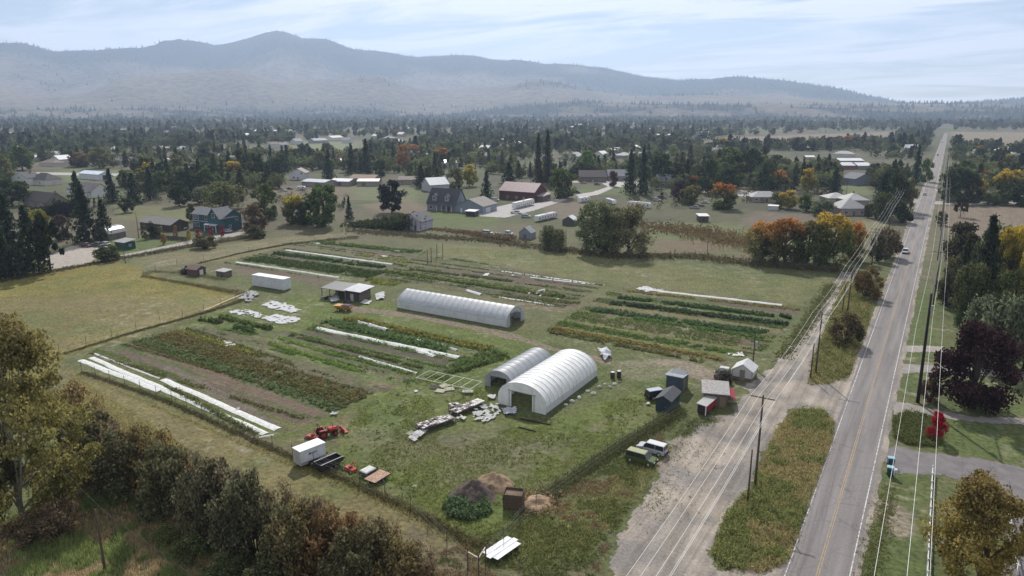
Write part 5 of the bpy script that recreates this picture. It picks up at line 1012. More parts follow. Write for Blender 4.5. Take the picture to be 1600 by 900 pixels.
# houses of the far suburb, small among the trees
hr_ = random.Random(12); protoh = []
for i, (w, d, hw, rh, hp) in enumerate(((16, 11, 3.4, 3.2, False), (20, 12, 3.2, 2.8, True), (14, 12, 4.8, 3.6, False))):
    protoh.append((w, d, hw, rh, hp))
cnt = 0; meshc = {}
for k in range(1500):
    if cnt >= 120: break
    px, py = hr_.uniform(0, 1600), hr_.uniform(191, 262)
    if any(inpoly(np.array([px]), np.array([py]), o)[0] for o in OPEN[-9:-4] + OPEN[3:5]) or 1440 < px < 1500 or py > 232 and 830 < px < 870: continue
    i = hr_.randrange(3); rc = hr_.choice([(0.62, 0.62, 0.62), (0.78, 0.77, 0.75), (0.78, 0.77, 0.75), (0.42, 0.41, 0.41), (0.22, 0.21, 0.22), (0.20, 0.15, 0.13), (0.3, 0.3, 0.34)]); wc = hr_.choice([(0.5, 0.5, 0.48), (0.36, 0.3, 0.25), (0.25, 0.25, 0.28), (0.55, 0.53, 0.5)])
    kn = 'white roofed' if rc[0] > .6 else 'grey roofed' if rc[0] > .4 else 'bluish roofed' if rc[2] > .3 else 'brown roofed' if rc[2] < .15 else 'dark roofed'; lx, ly, ln = min(LM, key=lambda q: math.hypot(q[0] - px, (q[1] - py) * 2.2)); lab = f"{'pale' if wc[0] > .45 else 'tan' if wc[0] > .3 else 'grey'} {kn} house {'close' if math.hypot(px - lx, 2 * (py - ly)) < 32 else 'some way'} {'left of' if px < lx else 'right of'} {ln}"
    w, d, hw, rh, hp = protoh[i]
    if i not in meshc:
        t = house('house', lab, G(px, py), hr_.uniform(-.3, .3), w, d, hw, rh, wc, rc, hip=hp, group=f'{kn} houses near {ln}'); meshc[i] = t
    else:
        t = copy_tree(meshc[i], G(px, py), hr_.choice([0, 1.57]) + hr_.uniform(-.2, .2), lab); t['group'] = f'{kn} houses near {ln}'; paint(t, 'wall', wc); paint(t, 'roof', rc)
    cnt += 1

# ------------------------------------------------------------------ vegetable beds
def band(p1, p2, w):
    A, B = G(*p1), G(*p2); d = Vector((B[0] - A[0], B[1] - A[1])).normalized(); n = Vector((-d.y, d.x)) * w / 2
    return [(A[0] - n.x, A[1] - n.y), (B[0] - n.x, B[1] - n.y), (B[0] + n.x, B[1] + n.y), (A[0] + n.x, A[1] + n.y)]
for i, (p1, p2, w, col) in enumerate((
    ((185, 548), (478, 660), 2.6, (0.115, 0.084, 0.062)), ((262, 572), (428, 664), 2.2, (0.135, 0.108, 0.085)), ((205, 538), (500, 648), 2.4, (0.135, 0.095, 0.068)), ((165, 550), (300, 598), 1.6, (0.095, 0.088, 0.05)),
    ((490, 520), (700, 566), 2.8, (0.085, 0.070, 0.052)), ((470, 530), (655, 580), 1.6, (0.10, 0.085, 0.058)), ((380, 545), (560, 598), 4.0, (0.115, 0.105, 0.062)), ((310, 512), (420, 540), 4.0, (0.115, 0.10, 0.062)),
    ((372, 416), (520, 438), 3.5, (0.105, 0.078, 0.056)), ((500, 388), (650, 404), 2.5, (0.115, 0.088, 0.06)), ((640, 418), (910, 446), 6.0, (0.105, 0.08, 0.064)), ((590, 432), (860, 466), 2.4, (0.09, 0.072, 0.054)), ((700, 452), (900, 478), 2.2, (0.095, 0.075, 0.055)),
    ((910, 494), (1195, 538), 2.6, (0.125, 0.088, 0.066)), ((960, 476), (1230, 506), 1.6, (0.13, 0.10, 0.07)), ((870, 515), (1120, 562), 1.6, (0.15, 0.115, 0.07)))):
    o = mask_sheet('soil_bed', None, 'soil', 0.006 + 0.0006 * i, 0.4, 0.6, color=col, world_poly=band(p1, p2, w), seed=30 + i, nsc=2.0)
def bed(p1, p2, w, h, col, label, n, leaf=0.22, per=6, seed=0, name='crop_row', leafm='leaf', rows=0, thr=0.0):
    h *= .8; col = tuple(c * 1.25 for c in col); poly = band(p1, p2, w * 1.1); p = scatter_poly(None, int(n * .9), seed + 100, poly)
    A_, B_ = np.array(G(*p1)), np.array(G(*p2)); d_ = (B_ - A_) / np.linalg.norm(B_ - A_); n_2 = np.array([-d_[1], d_[0]]); u_ = (p - A_) @ n_2; s_ = (p - A_) @ d_
    p = p + n_2 * (u_ * (0.55 * (fbm(s_, u_ * 0, 4, 3, seed + 2) - .5) + .25 * np.random.default_rng(seed).normal(size=len(p))))[:, None]
    p = p[fbm(p[:, 0], p[:, 1], 2.2, 3, seed) > max(thr, .36)]
    if rows:
        A, B = np.array(G(*p1)), np.array(G(*p2)); d = (B - A) / np.linalg.norm(B - A); nn = np.array([-d[1], d[0]]); s = (p - A) @ d; u = (p - A) @ nn
        st = w / rows; u = (np.floor(u / st) + 0.5) * st + (u % st - st / 2) * 0.45; p = A + s[:, None] * d + u[:, None] * nn
    return weeds(name, p, h, leaf, col, label, per, seed, 0.22, leafm)
SQ, DG, LT, YL = (0.105, 0.085, 0.036), (0.048, 0.068, 0.030), (0.115, 0.15, 0.04), (0.13, 0.122, 0.036)
bed((255, 600), (405, 682), 0.9, 0.6, (0.075, 0.085, 0.035), 'low green hedge row along the near white covers', 900, 0.16, 8, 41)
bed((150, 546), (280, 590), 1.4, 0.15, (0.085, 0.115, 0.036), 'thin green seedlings beside the ragged cover strip', 700, 0.12, 5, 42)
bed((218, 530), (530, 640), 2.4, 0.5, (0.075, 0.098, 0.045), 'row of broad green leaves along the near side of the squash', 2200, 0.24, 8, 43)
bed((252, 524), (556, 628), 5.2, 0.6, (0.088, 0.090, 0.040), 'wide tangled squash bed of green leaves', 3600, 0.26, 8, 44)
bed((256, 522), (560, 626), 5.0, 0.7, (0.100, 0.086, 0.040), 'brown withered leaves in the wide squash bed', 3600, 0.24, 8, 144, thr=.5)
bed((275, 517), (400, 555), 1.6, 0.5, YL, 'yellowing row on the far side of the squash bed', 700, 0.22, 7, 45)
bed((315, 499), (345, 505), 1.6, 1.0, (0.045, 0.062, 0.026), 'short dark green bush row left of the white sheets', 320, 0.24, 10, 46)
bed((345, 496), (425, 515), 1.4, 0.9, (0.06, 0.08, 0.03), 'long green bush row below the ragged sheets', 700, 0.24, 10, 47)
bed((365, 512), (402, 519), 1.6, 1.0, (0.045, 0.065, 0.026), 'short dark bush row nearest the squash bed', 380, 0.24, 10, 48)
bed((420, 536), (560, 580), 1.0, 0.45, LT, 'bright green lettuce row left of the short white strip', 800, 0.18, 8, 49, rows=2)
bed((435, 528), (530, 556), 1.2, 0.4, (0.12, 0.15, 0.05), 'pale green lettuce row beside the brighter one', 600, 0.18, 8, 50)
bed((455, 524), (660, 575), 0.9, 0.5, (0.075, 0.09, 0.034), 'dark green row above the short white strip', 1200, 0.2, 8, 51)
bed((570, 572), (700, 592), 1.6, 0.35, (0.085, 0.11, 0.035), 'patchy green plants below the short white strip', 700, 0.18, 6, 52, thr=.45)
bed((510, 503), (700, 548), 2.6, 0.9, (0.07, 0.095, 0.04), 'bushy green bed above the long white cover', 2400, 0.26, 9, 53, thr=.35)
bed((535, 497), (765, 546), 2.6, 0.8, (0.115, 0.118, 0.036), 'yellow green bed beside the farm track', 2600, 0.26, 8, 54, thr=.4)
bed((690, 585), (775, 548), 3.0, 0.8, (0.075, 0.095, 0.036), 'green bushes left of the grey hoop house', 900, 0.25, 8, 55, thr=.4)
bed((715, 580), (790, 556), 2.0, 0.9, (0.07, 0.09, 0.034), 'leafy bushes close behind the grey hoop house', 600, 0.25, 8, 56, thr=.35)
bed((395, 404), (590, 430), 6.5, 0.6, (0.042, 0.062, 0.026), 'wide dark green bed between two white strips', 4500, 0.30, 8, 57, rows=5)
bed((430, 396), (600, 418), 3.0, 0.7, (0.04, 0.062, 0.03), 'dark green bed just below the farther white strip', 1800, 0.3, 8, 58, rows=2)
bed((490, 378), (655, 394), 4.0, 0.7, (0.07, 0.095, 0.034), 'green bed at the farthest left corner of the farm', 1600, 0.32, 8, 59, thr=.35)
bed((560, 398), (640, 410), 3.0, 0.4, (0.12, 0.14, 0.05), 'light green bed with white scraps', 800, 0.28, 6, 60)
bed((600, 424), (880, 464), 2.2, 0.8, (0.085, 0.105, 0.04), 'tall green row behind the long hoop house', 2200, 0.28, 9, 61)
bed((640, 421), (800, 440), 1.2, 0.6, (0.07, 0.09, 0.036), 'thin green row behind the tall one', 900, 0.26, 7, 62)
bed((575, 437), (620, 445), 4.0, 0.6, (0.11, 0.125, 0.036), 'yellow green weeds right of the open shed', 500, 0.3, 7, 63)
bed((770, 462), (905, 474), 2.2, 0.45, (0.085, 0.095, 0.04), 'patchy green bed with white scraps right of the long hoop house', 800, 0.26, 6, 64, thr=.4)
bed((965, 465), (1235, 497), 2.0, 0.8, DG, 'dark green row nearest the right white strip', 1900, 0.30, 8, 65)
bed((955, 474), (1230, 508), 2.0, 0.8, (0.036, 0.052, 0.030), 'second dark green row of the right field', 2000, 0.30, 8, 66)
bed((925, 484), (1205, 522), 2.8, 0.7, (0.05, 0.078, 0.036), 'third green row of the right field', 2400, 0.30, 8, 67, thr=.3)
bed((990, 497), (1200, 530), 1.6, 0.5, (0.07, 0.10, 0.036), 'thin green row above the bare strip of the right field', 900, 0.26, 7, 68)
bed((880, 505), (1150, 552), 1.8, 0.5, (0.085, 0.11, 0.034), 'green row below the bare strip of the right field', 1600, 0.26, 7, 69, thr=.3)
bed((860, 512), (1130, 562), 1.6, 0.5, (0.15, 0.125, 0.05), 'dry yellow row nearest the farm track', 1400, 0.24, 7, 70)
bed((860, 519), (1100, 565), 1.6, 0.5, (0.085, 0.078, 0.035), 'brown green row along the lower edge of the right field', 1100, 0.24, 7, 71, thr=.4)
bed((980, 455), (1250, 484), 2.0, 0.4, (0.12, 0.105, 0.045), 'dry grass row just below the right white strip', 900, 0.25, 6, 72, thr=.4)
for i, (bp, lab, sd) in enumerate(((BLK_A, 'thin low crop lines of the near left field', 3), (BLK_B, 'thin low crop lines of the middle beds', 5), (BLK_C, 'thin low crop lines of the far left field', 6), (BLK_D, 'thin low crop lines behind the long hoop house', 7), (BLK_E, 'thin low crop lines of the right field', 8))):
    p = scatter_poly(bp, 15000, 200 + i); k = np.floor((p[:, 1] + (fbm(p[:, 0], p[:, 1], 14, 2, sd) - .5) * .5) / 1.5).astype(int); on = np.random.default_rng(sd + 50).random(4000)[k] < .5
    p = p[on & (fbm(p[:, 0], p[:, 1], 4, 3, sd + 60) > .42)]; p[:, 1] = (np.floor(p[:, 1] / 1.5) + .5) * 1.5 + (p[:, 1] % 1.5 - .75) * .7
    weeds('low_crops', p, .3, .2, [(0.085, 0.095, 0.036), (0.09, 0.125, 0.04), (0.06, 0.085, 0.03), (0.075, 0.10, 0.038), (0.085, 0.11, 0.036)][i], lab, 4, 210 + i, .2)
p = scatter_poly([(695, 790), (720, 775), (760, 780), (768, 800), (735, 816), (700, 808)], 420, 80)
weeds('squash_patch', p, 0.75, 0.30, (0.066, 0.095, 0.045), 'large leaved squash plants below the compost heap', 9, 80, 0.3)
# white fabric row covers: long low humps with wrinkles
def cover(p1, p2, w, label, h=0.28, thr=0.0, seed=0, col=(0.72, 0.72, 0.70), name='row_cover'):
    A, B = np.array(G(*p1)), np.array(G(*p2)); L = np.linalg.norm(B - A); d = (B - A) / L; n = np.array([-d[1], d[0]]); m = max(8, int(L / 0.5)); s = np.linspace(0, L, m); K = 6
    V = []
    wob = (fbm(s, s * 0, 6, 3, seed) - .5) * .5; ww = w * (0.85 + .35 * fbm(s, s * 0 + 4, 3, 3, seed))
    for j in range(K):
        u = (j / (K - 1) - .5); z = 0.03 + h * (1 - (2 * u) ** 2) * (0.45 + 0.9 * fbm(s, s * 0 + j, 1.6, 3, seed + 3)); q = A + s[:, None] * d + (u * ww + wob)[:, None] * n; V.append(np.concatenate([q, z[:, None]], 1))
    V = np.stack(V, 1).reshape(-1, 3); i, j = np.meshgrid(np.arange(m - 1), np.arange(K - 1), indexing='ij'); a = (i * K + j); Q = np.stack([a, a + 1, a + K + 1, a + K], -1)
    if thr: Q = Q[fbm(s[:-1], s[:-1] * 0 + 9, 2.5, 3, seed + 5) > thr]
    o = ob(name, npmesh(name, V, Q.reshape(-1, 4), None, True), 'fabric', color=col)
    return tag(o, label, 'row cover', 'white fabric row covers')
cover((126, 563), (250, 611), 1.4, 'wide white row cover, nearest of the long pair, upper left piece', .1, seed=1)
cover((142, 559), (416, 678), 1.25, 'long white row cover running the whole length of the near bed', .1, seed=2)
cover((255, 593), (434, 671), 1.4, 'white row cover beside the long one, lower right piece', .1, seed=3)
cover((148, 553), (250, 592), 0.5, 'thin ragged white strip above the long pair of covers', 0.15, seed=4)
cover((405, 684), (428, 680), 0.5, 'short crumpled white strip on the grass near the red tractor', 0.15, seed=5)
cover((497, 513), (718, 559), 1.7, 'long wide white row cover across the middle beds', 0.35, seed=6)
cover((560, 505), (605, 517), 1.2, 'white cover heap tangled in the green bed', 0.7, seed=7)
cover((640, 530), (668, 538), 1.0, 'small white cover piece beside the long middle cover', 0.6, seed=8)
cover((672, 535), (715, 548), 0.8, 'white cover piece near the end of the long middle cover', 0.4, seed=9)
cover((653, 548), (680, 557), 1.4, 'loose white cover flap just below the long middle cover', 0.3, seed=10)
cover((562, 558), (652, 584), 0.9, 'short white row cover below the middle beds', 0.3, seed=11)
cover((370, 410), (531, 434), 1.0, 'white row cover behind the container', seed=12)
cover((447, 391), (614, 413), 1.2, 'white row cover across the far left dark bed', seed=13)
cover((579, 387), (632, 393), 1.2, 'short white strip in the farthest left bed', 0.2, seed=14)
cover((784, 424), (945, 446), 1.2, 'broken white strip along the far side of the middle field', 0.2, 0.42, 15)
cover((800, 430), (920, 444), 0.8, 'second broken white strip of the middle field', 0.2, 0.48, 16)
cover((772, 463), (866, 478), 0.9, 'thin white strip right of the long hoop house', 0.2, seed=17)
cover((730, 454), (752, 461), 1.2, 'short white cover behind the long hoop house', 0.4, seed=18)
cover((800, 452), (880, 470), 1.2, 'scattered white scraps in the bed right of the long hoop house', 0.25, 0.55, 19)
cover((1000, 452), (1222, 477), 1.5, 'long white row cover along the top of the right field', 0.3, seed=20)
cover((575, 397), (640, 406), 1.5, 'white scraps in the light green bed', 0.2, 0.6, 21)
cover((485, 379), (500, 381), 1.2, 'tiny white scrap at the far left corner bed', 0.3, seed=22)
# ragged sheets weighed down on the ground
def sheet(px, label, col=(0.58, 0.58, 0.60), seed=0, amp=.9, z=.05, thr=.42, name='ground_sheet', cat='tarp', h=.25):
    poly = GP(px); mn, mx = np.min(poly, 0) - .5, np.max(poly, 0) + .5; c = .3; X, Y = np.meshgrid(np.arange(mn[0], mx[0], c), np.arange(mn[1], mx[1], c))
    Z = z + h * fbm(X, Y, .9, 3, seed); cxs, cys = X[:-1, :-1] + c / 2, Y[:-1, :-1] + c / 2
    k = (sdf(cxs, cys, poly) + (fbm(cxs, cys, 1.5, 3, seed) - .5) * 2 * amp < 0) & (fbm(cxs, cys, .8, 2, seed + 7) > thr * .7)
    ii = np.arange(X.size).reshape(X.shape); q = np.stack([ii[:-1, :-1], ii[:-1, 1:], ii[1:, 1:], ii[1:, :-1]], -1)[k]
    used = np.unique(q); re = np.zeros(X.size, int); re[used] = np.arange(len(used))
    return tag(ob(name, npmesh(name, np.stack([X, Y, Z], -1).reshape(-1, 3)[used], re[q]), 'fabric', color=col), label, cat)
sheet([(405, 478), (425, 471), (445, 474), (471, 485), (455, 489)], 'ragged white sheet on the ground, upper of two below the container', seed=3)
sheet([(408, 498), (430, 491), (470, 498), (462, 503), (440, 507)], 'ragged white sheet on the ground, lower of two below the container', seed=4)
sheet([(358, 487), (385, 483), (412, 492), (405, 498), (375, 494)], 'torn white sheet left of the two below the container', seed=5, thr=.6)
sheet([(372, 468), (395, 455), (404, 462), (388, 473)], 'dark and white heap of sheeting at the end of the long pale board', (0.4, 0.4, 0.42), 6, thr=.5, h=.9)
sheet([(340, 536), (352, 533), (370, 540), (362, 546)], 'white sheet lying on grass above the squash bed', seed=7)
sheet([(738, 655), (742, 640), (775, 630), (782, 650), (755, 662)], 'white plastic heap beside the seedling benches', (0.5, 0.5, 0.5), 8, .9, h=.6, thr=.62)
sheet([(786, 642), (806, 640), (808, 650), (790, 651)], 'small grey white bundle at the mouth of the big hoop house', (0.5, 0.5, 0.56), 9, .3, h=.9, thr=.2)
sheet([(995, 452), (1008, 448), (1035, 455), (1010, 457)], 'bunched white sheet at the left end of the right field cover', (0.6, 0.6, 0.62), 10, .6, h=.5)
sheet([(1134, 552), (1160, 551), (1162, 557), (1138, 556)], 'two white scraps near the small greenhouse', (0.7, 0.69, 0.66), 11, .4, thr=.5)
sheet([(935, 553), (950, 550), (956, 560), (945, 566)], 'loose white film flapping at the far end of the big hoop house', (0.66, 0.68, 0.72), 12, .3, h=1.8, thr=.2)
sheet([(515, 468), (528, 463), (530, 472), (518, 475)], 'white bag heap at the left corner of the open shed', (0.5, 0.5, 0.5), 13, .3, h=.9, thr=.3)
sheet([(585, 462), (601, 458), (600, 468), (588, 470)], 'white bag heap at the right corner of the open shed', (0.6, 0.6, 0.6), 14, .4, h=1.0, thr=.3)
sheet([(450, 790), (474, 795), (478, 805), (455, 800)], 'white scrap half hidden by the thicket below the trailers', (0.62, 0.62, 0.62), 15, .3)
sheet([(835, 456), (851, 453), (852, 459), (838, 461)], 'grey white heap on the grass track right of the long hoop house', (0.5, 0.5, 0.5), 16, .4, h=.5)

# ------------------------------------------------------------------ hoop houses
def hoop_house(name, label, loc, rz, w, L, side, rise, bays, film, skirt, gothic=0.0, doorw=0.45, skirth=None):
    """axis along local +y from 0 to L; side = straight wall height, rise = arch above it"""
    t = thing(name, label, 'greenhouse', loc, rz); a = w / 2; n = 14
    def prof(k=1.0, dz=0.0):
        P = [(-a * k, 0), (-a * k, side * .5)]
        for i in range(n + 1):
            q = math.pi * (1 - i / n); x = math.cos(q); z = math.sin(q) ** (1 - .15 * gothic) if gothic == 0 else (1 - abs(x)) * gothic + math.sin(q) * (1 - gothic)
            P.append((a * k * x, side + (rise + dz) * z))
        return P + [(a * k, side * .5), (a * k, 0)]
    pr = prof(); st = L / bays; me = None
    for b in range(bays):                               # one film panel between each pair of hoops, sagging a little
        if me is None:
            V = []; F = []; m = 5; k = len(pr)
            for j in range(m):
                u = j / (m - 1); sag = 1 - .010 * math.sin(math.pi * u)
                V += [(x * sag, u * st, z * sag) for x, z in pr]
            for j in range(m - 1):
                for i in range(k - 1): F.append((j * k + i, j * k + i + 1, (j + 1) * k + i + 1, (j + 1) * k + i))
            me = bpy.data.meshes.new('cover_panel'); me.from_pydata(V, [], F); setm(me, 'film'); me.polygons.foreach_set('use_smooth', [True] * len(me.polygons))
        o = ob('cover_panel', me, None, t, film, (0, b * st, 0))
    hm = MB().tube([(x, 0, z) for x, z in prof(1.004, .02)], 0.045, 5).mesh('hoop', smooth=True); setm(hm, 'metal_sheet')
    for b in range(bays + 1): ob('hoop', hm, None, t, (0.55, 0.56, 0.57), (0, b * st, 0))
    sk = skirth or side * .95
    for s in (-1, 1): MB().box(s * (a + .03) - .02, s * (a + .03) + .02, 0.05, L - .05, 0.25, sk).build('roll_up_side', 'film', t, skirt)
    for s in (-1, 1): MB().box(s * (a + .02) - .05, s * (a + .02) + .05, 0, L, 0, 0.24).build('baseboard', 'wood', t, (0.14, 0.12, 0.10))
    for e, yy in ((0, 0.0), (1, L)):                    # end walls: film with a door opening
        dw, dh = w * doorw / 2, side + rise * .45; b = MB(); q = [(x, z) for x, z in pr]
        for i in range(len(q) - 1):
            (x0, z0), (x1, z1) = q[i], q[i + 1]
            def lowz(x): return dh if abs(x) < dw and e == 0 else 0.0
            if abs(x1 - x0) < 1e-6: continue
            xm = (x0 + x1) / 2; lo = lowz(xm)
            if min(z0, z1) > lo: b.hexa([(x0, yy - .02, lo), (x1, yy - .02, lo), (x1, yy + .02, lo), (x0, yy + .02, lo)], [(x0, yy - .02, z0), (x1, yy - .02, z1), (x1, yy + .02, z1), (x0, yy + .02, z0)])
        b.build('end_wall', 'film', t, film)
        if e == 0:
            for x in (-dw, dw): MB().box(x - .06, x + .06, yy - .09, yy - .03, 0, dh + .1).build('door_post', 'wood', t, (0.3, 0.28, 0.25))
            MB().box(-dw - .3, dw + .3, yy - .10, yy - .04, dh, dh + .12).build('door_header', 'wood', t, (0.32, 0.3, 0.27))
    MB().tube([(0, 0, side + rise - .12), (0, L, side + rise - .12)], .03, 5).build('ridge_pipe', 'metal_sheet', t, (.5, .5, .5))
    return t
hoop_house('hoop_house', 'largest bright white hoop house with open front end', (-59.4, 102.0, 0), 0, 9.9, 21.4, 1.6, 3.3, 14, (0.93, 0.93, 0.92), (0.72, 0.73, 0.75), 0, .52)
hoop_house('hoop_house', 'smaller grey hoop house behind the largest white one', (-68.0, 108.0, 0), 0, 6.2, 16.0, 1.3, 2.3, 9, (0.38, 0.40, 0.43), (0.5, 0.52, 0.55), 0, .6)
hoop_house('hoop_house', 'long low silver hoop house standing along the farm track', (-87.0, 146.2, 0), math.pi / 2, 8.6, 34.4, 2.0, 2.7, 20, (0.54, 0.56, 0.59), (0.70, 0.72, 0.74), 0.45, .55)
t = thing('greenhouse', 'small white greenhouse with gable roof beside the frontage road', 'greenhouse', (-29.0, 138.1, 0), 0.0)
MB().prism([(-1.9, .75), (1.9, .75), (1.9, 2.2), (0, 3.4), (-1.9, 2.2)], -2.0, 2.0).build('wall', 'film', t, (0.60, 0.60, 0.58)); MB().box(-1.95, 1.95, -2.05, 2.05, 0.1, .74).build('base', 'wood', t, (0.13, 0.11, 0.10))
gable(MB(), -2.15, 2.15, -2.2, 2.2, 2.1, 1.38, 'y', .06).build('roof', 'film', t, (0.74, 0.74, 0.74)); MB().box(-.5, .5, -2.08, -2.01, .1, 2.3).build('door', 'wood', t, (0.20, 0.17, 0.15))
for s in (-1, 1):
    for yy in (-2.06, 2.06): MB().box(s * 1.9 - .05, s * 1.9 + .05, yy - .04, yy + .04, 0, 2.2).build('corner_post', 'wood', t, (0.22, 0.2, 0.18))

# ------------------------------------------------------------------ sheds of the farm
t = thing('shipping_container', 'long white shipping container beside the far beds', 'container', (-169.1, 140.6, 0), 0.05); t.scale = (1.06, 1.15, 1.22)
MB().box(-6.1, 6.1, -1.25, 1.25, .12, 2.78).build('body', 'paint', t, (0.55, 0.56, 0.58)); MB().box(-6.15, 6.15, -1.3, 1.3, 2.78, 2.9).build('roof', 'paint', t, (0.76, 0.76, 0.75))
cm_ = MB().box(-.27, .27, -1.33, -1.252, .3, 2.7, .06).mesh('wall_panel'); setm(cm_, 'paint')
for i in range(17): ob('wall_panel', cm_, None, t, (0.60, 0.61, 0.63), (-5.6 + i * .7, 0, 0))
for s in (-1, 1): MB().box(6.1, 6.16, s * .62 - .58, s * .62 + .58, .2, 2.72).build('door', 'paint', t, (0.62, 0.63, 0.65))
for x in (-5.9, 5.9):
    for y in (-1.1, 1.1): MB().box(x - .2, x + .2, y - .15, y + .15, 0, .12).build('foot', 'concrete', t, (.2, .2, .2))
house('shed', 'slate blue shed with gable roof and white corner trim by the lot', (-37.3, 116.3), 0.0, 2.7, 5.2, 2.3, .75, (0.030, 0.048, 0.066), (0.075, 0.078, 0.088), 'y', over=.25, cat='shed', door=('-y', 0, 1.3, 1.9, (0.024, 0.04, 0.055)))
sh_ = bpy.context.scene.collection.objects[-1]
house('shed', 'tall narrow slate blue shed with pale flat roof by the lot', (-38.6, 125.3), 0.0, 3.0, 4.0, 3.3, -.35, (0.060, 0.078, 0.105), (0.27, 0.29, 0.32), flat=True, over=.3, cat='shed', door=('+x', -.5, 1.4, 2.6, (0.16, 0.15, 0.08)))
t = house('farm_stand', 'brown farm stand with grey roof and red awning beside the lot', (-30.8, 123.3), 0.30, 4.0, 5.0, 2.5, .35, (0.15, 0.105, 0.075), (0.30, 0.285, 0.275), flat=True, over=.45, cat='stand', door=('-y', 1.2, .9, 1.9, (0.20, 0.15, 0.11)), win=[('+x', 0, 1.0, 2.4, 1.1)])
MB().hexa([(2.05, -2.3, 2.3), (3.5, -2.3, 1.6), (3.5, 2.3, 1.6), (2.05, 2.3, 2.3)], [(2.05, -2.3, 2.4), (3.5, -2.3, 1.72), (3.5, 2.3, 1.72), (2.05, 2.3, 2.4)]).build('awning', 'paint', t, (0.30, 0.03, 0.045))
for y in (-2.2, 2.2): MB().box(3.3, 3.4, y - .05, y + .05, 0, 1.62).build('awning_post', 'wood', t, (.2, .16, .12))
MB().box(2.2, 3.2, -1.9, 1.9, .85, .92).build('counter', 'wood', t, (0.3, 0.26, 0.2))
t = thing('display_cart', 'low red sided produce cart with grey roof in front of the farm stand', 'cart', (-30.9, 118.4, 0), -0.10)
MB().box(-.75, .75, -2.3, 2.3, .2, 1.75).build('body', 'paint', t, (0.035, 0.032, 0.032)); MB().hexa([(-.95, -2.5, 1.95), (.95, -2.5, 1.78), (.95, 2.5, 1.78), (-.95, 2.5, 1.95)], [(-.95, -2.5, 2.05), (.95, -2.5, 1.88), (.95, 2.5, 1.88), (-.95, 2.5, 2.05)]).build('roof', 'metal_sheet', t, (0.36, 0.35, 0.34))
MB().box(.76, .82, -2.25, 2.25, .35, 1.76).build('side_panel', 'paint', t, (0.24, 0.02, 0.035)); MB().box(.7, .84, -2.4, -2.27, .1, 1.8).build('corner_post', 'paint', t, (.7, .7, .68))
for y in (-1.4, 1.4):
    for s in (-1, 1): MB().disc((s * .8, y, .3), .3, .16, 12, 'x').build('wheel', 'rubber', t)
# open shed full of gear
t = thing('open_shed', 'weathered open shed with sagging grey roof above the farm track', 'shed', (-140.5, 143.5, 0), 0.12)
MB().hexa([(-7.2, -3.4, 2.9), (1.2, -3.4, 2.75), (1.2, 3.4, 3.3), (-7.2, 3.4, 3.4)], [(-7.2, -3.4, 3.02), (1.2, -3.4, 2.87), (1.2, 3.4, 3.42), (-7.2, 3.4, 3.52)]).build('roof', 'metal_sheet', t, (0.10, 0.092, 0.088))
MB().hexa([(1.0, -3.8, 3.2), (6.6, -3.6, 3.0), (6.6, 3.4, 3.25), (1.0, 3.4, 3.55)], [(1.0, -3.8, 3.32), (6.6, -3.6, 3.12), (6.6, 3.4, 3.37), (1.0, 3.4, 3.67)]).build('roof', 'metal_sheet', t, (0.30, 0.31, 0.33))
for x in (-7.0, -4.3, -1.6, 1.1): MB().box(x - .1, x + .1, -3.2, -3.0, 0, 2.85).build('post', 'wood', t, (0.2, 0.17, 0.14))
MB().box(-7.1, 1.1, 3.0, 3.15, 0, 3.3).build('back_wall', 'wood', t, (0.06, 0.05, 0.043)); MB().box(1.3, 5.4, -2.6, 2.9, 0, 3.0).build('wall', 'wood', t, (0.07, 0.058, 0.052)); MB().box(2.5, 3.5, -2.68, -2.6, 0, 2.1).build('door', 'paint', t, (0.42, 0.42, 0.42)); MB().box(5.42, 5.5, -2.6, 2.8, 0, 2.4).build('siding', 'wood', t, (0.15, 0.12, 0.10))
cr_ = random.Random(3)
cratem = MB().box(-.35, .35, -.3, .3, 0, .5).box(-.30, .30, -.25, .25, .5, .53).mesh('crate', .03); setm(cratem, 'wood'); ci = 0
for (x, y, rr, n, where) in ((-145.5, 139.5, 1.6, 7, 'heaped at the open left bay of the open shed'), (-137.6, 138.8, 1.3, 6, 'stacked before the door of the open shed'), (-54.0, 121.0, .0, 0, '')):
    for i in range(n):
        c = ob('crate', cratem, None, None, cr_.choice([(0.03, 0.03, 0.035), (0.25, 0.25, 0.26), (0.1, 0.08, 0.07), (0.05, 0.06, 0.08)])); c.location = (x + cr_.uniform(-rr, rr), y + cr_.uniform(-.8, .8), 0); c.rotation_euler = (0, 0, cr_.uniform(0, 3)); s = cr_.uniform(.8, 1.6); c.scale = (s, s, s)
        tag(c, f'crate {where}', 'crate', f'crates {where}')
t = house('shed', 'small brown shed with white door in the pasture corner', mid((293, 431), (322, 428)), 0.1, 4.4, 3.6, 2.2, .9, (0.10, 0.06, 0.05), (0.16, 0.11, 0.10), 'x', over=.3, cat='shed', door=('+x', 0, 1.4, 1.9, (0.6, 0.6, 0.6)))
house('shed', 'tiny grey box shed with flat pale roof left of the container', mid((341, 432), (360, 431)), 0.05, 4.0, 2.8, 1.8, .25, (0.13, 0.115, 0.10), (0.36, 0.35, 0.34), flat=True, over=.3, cat='shed', door=('-y', .6, .9, 1.5, (.08, .07, .06)))
one(weeds('scrap_heap', scatter_poly([(283, 424), (297, 422), (299, 428), (285, 430)], 60, 3), 1.3, .5, (0.03, 0.028, 0.028), 'dark heap of gear left of the small brown shed', 8, 5) and MB().bar((-163.1, 112.7, .35), (-169.5, 132.5, .5), .35, .18), 'long_board', 'wood', 'long pale yellow board lying on the ground beside the pasture', 'board', (0.55, 0.45, 0.26))
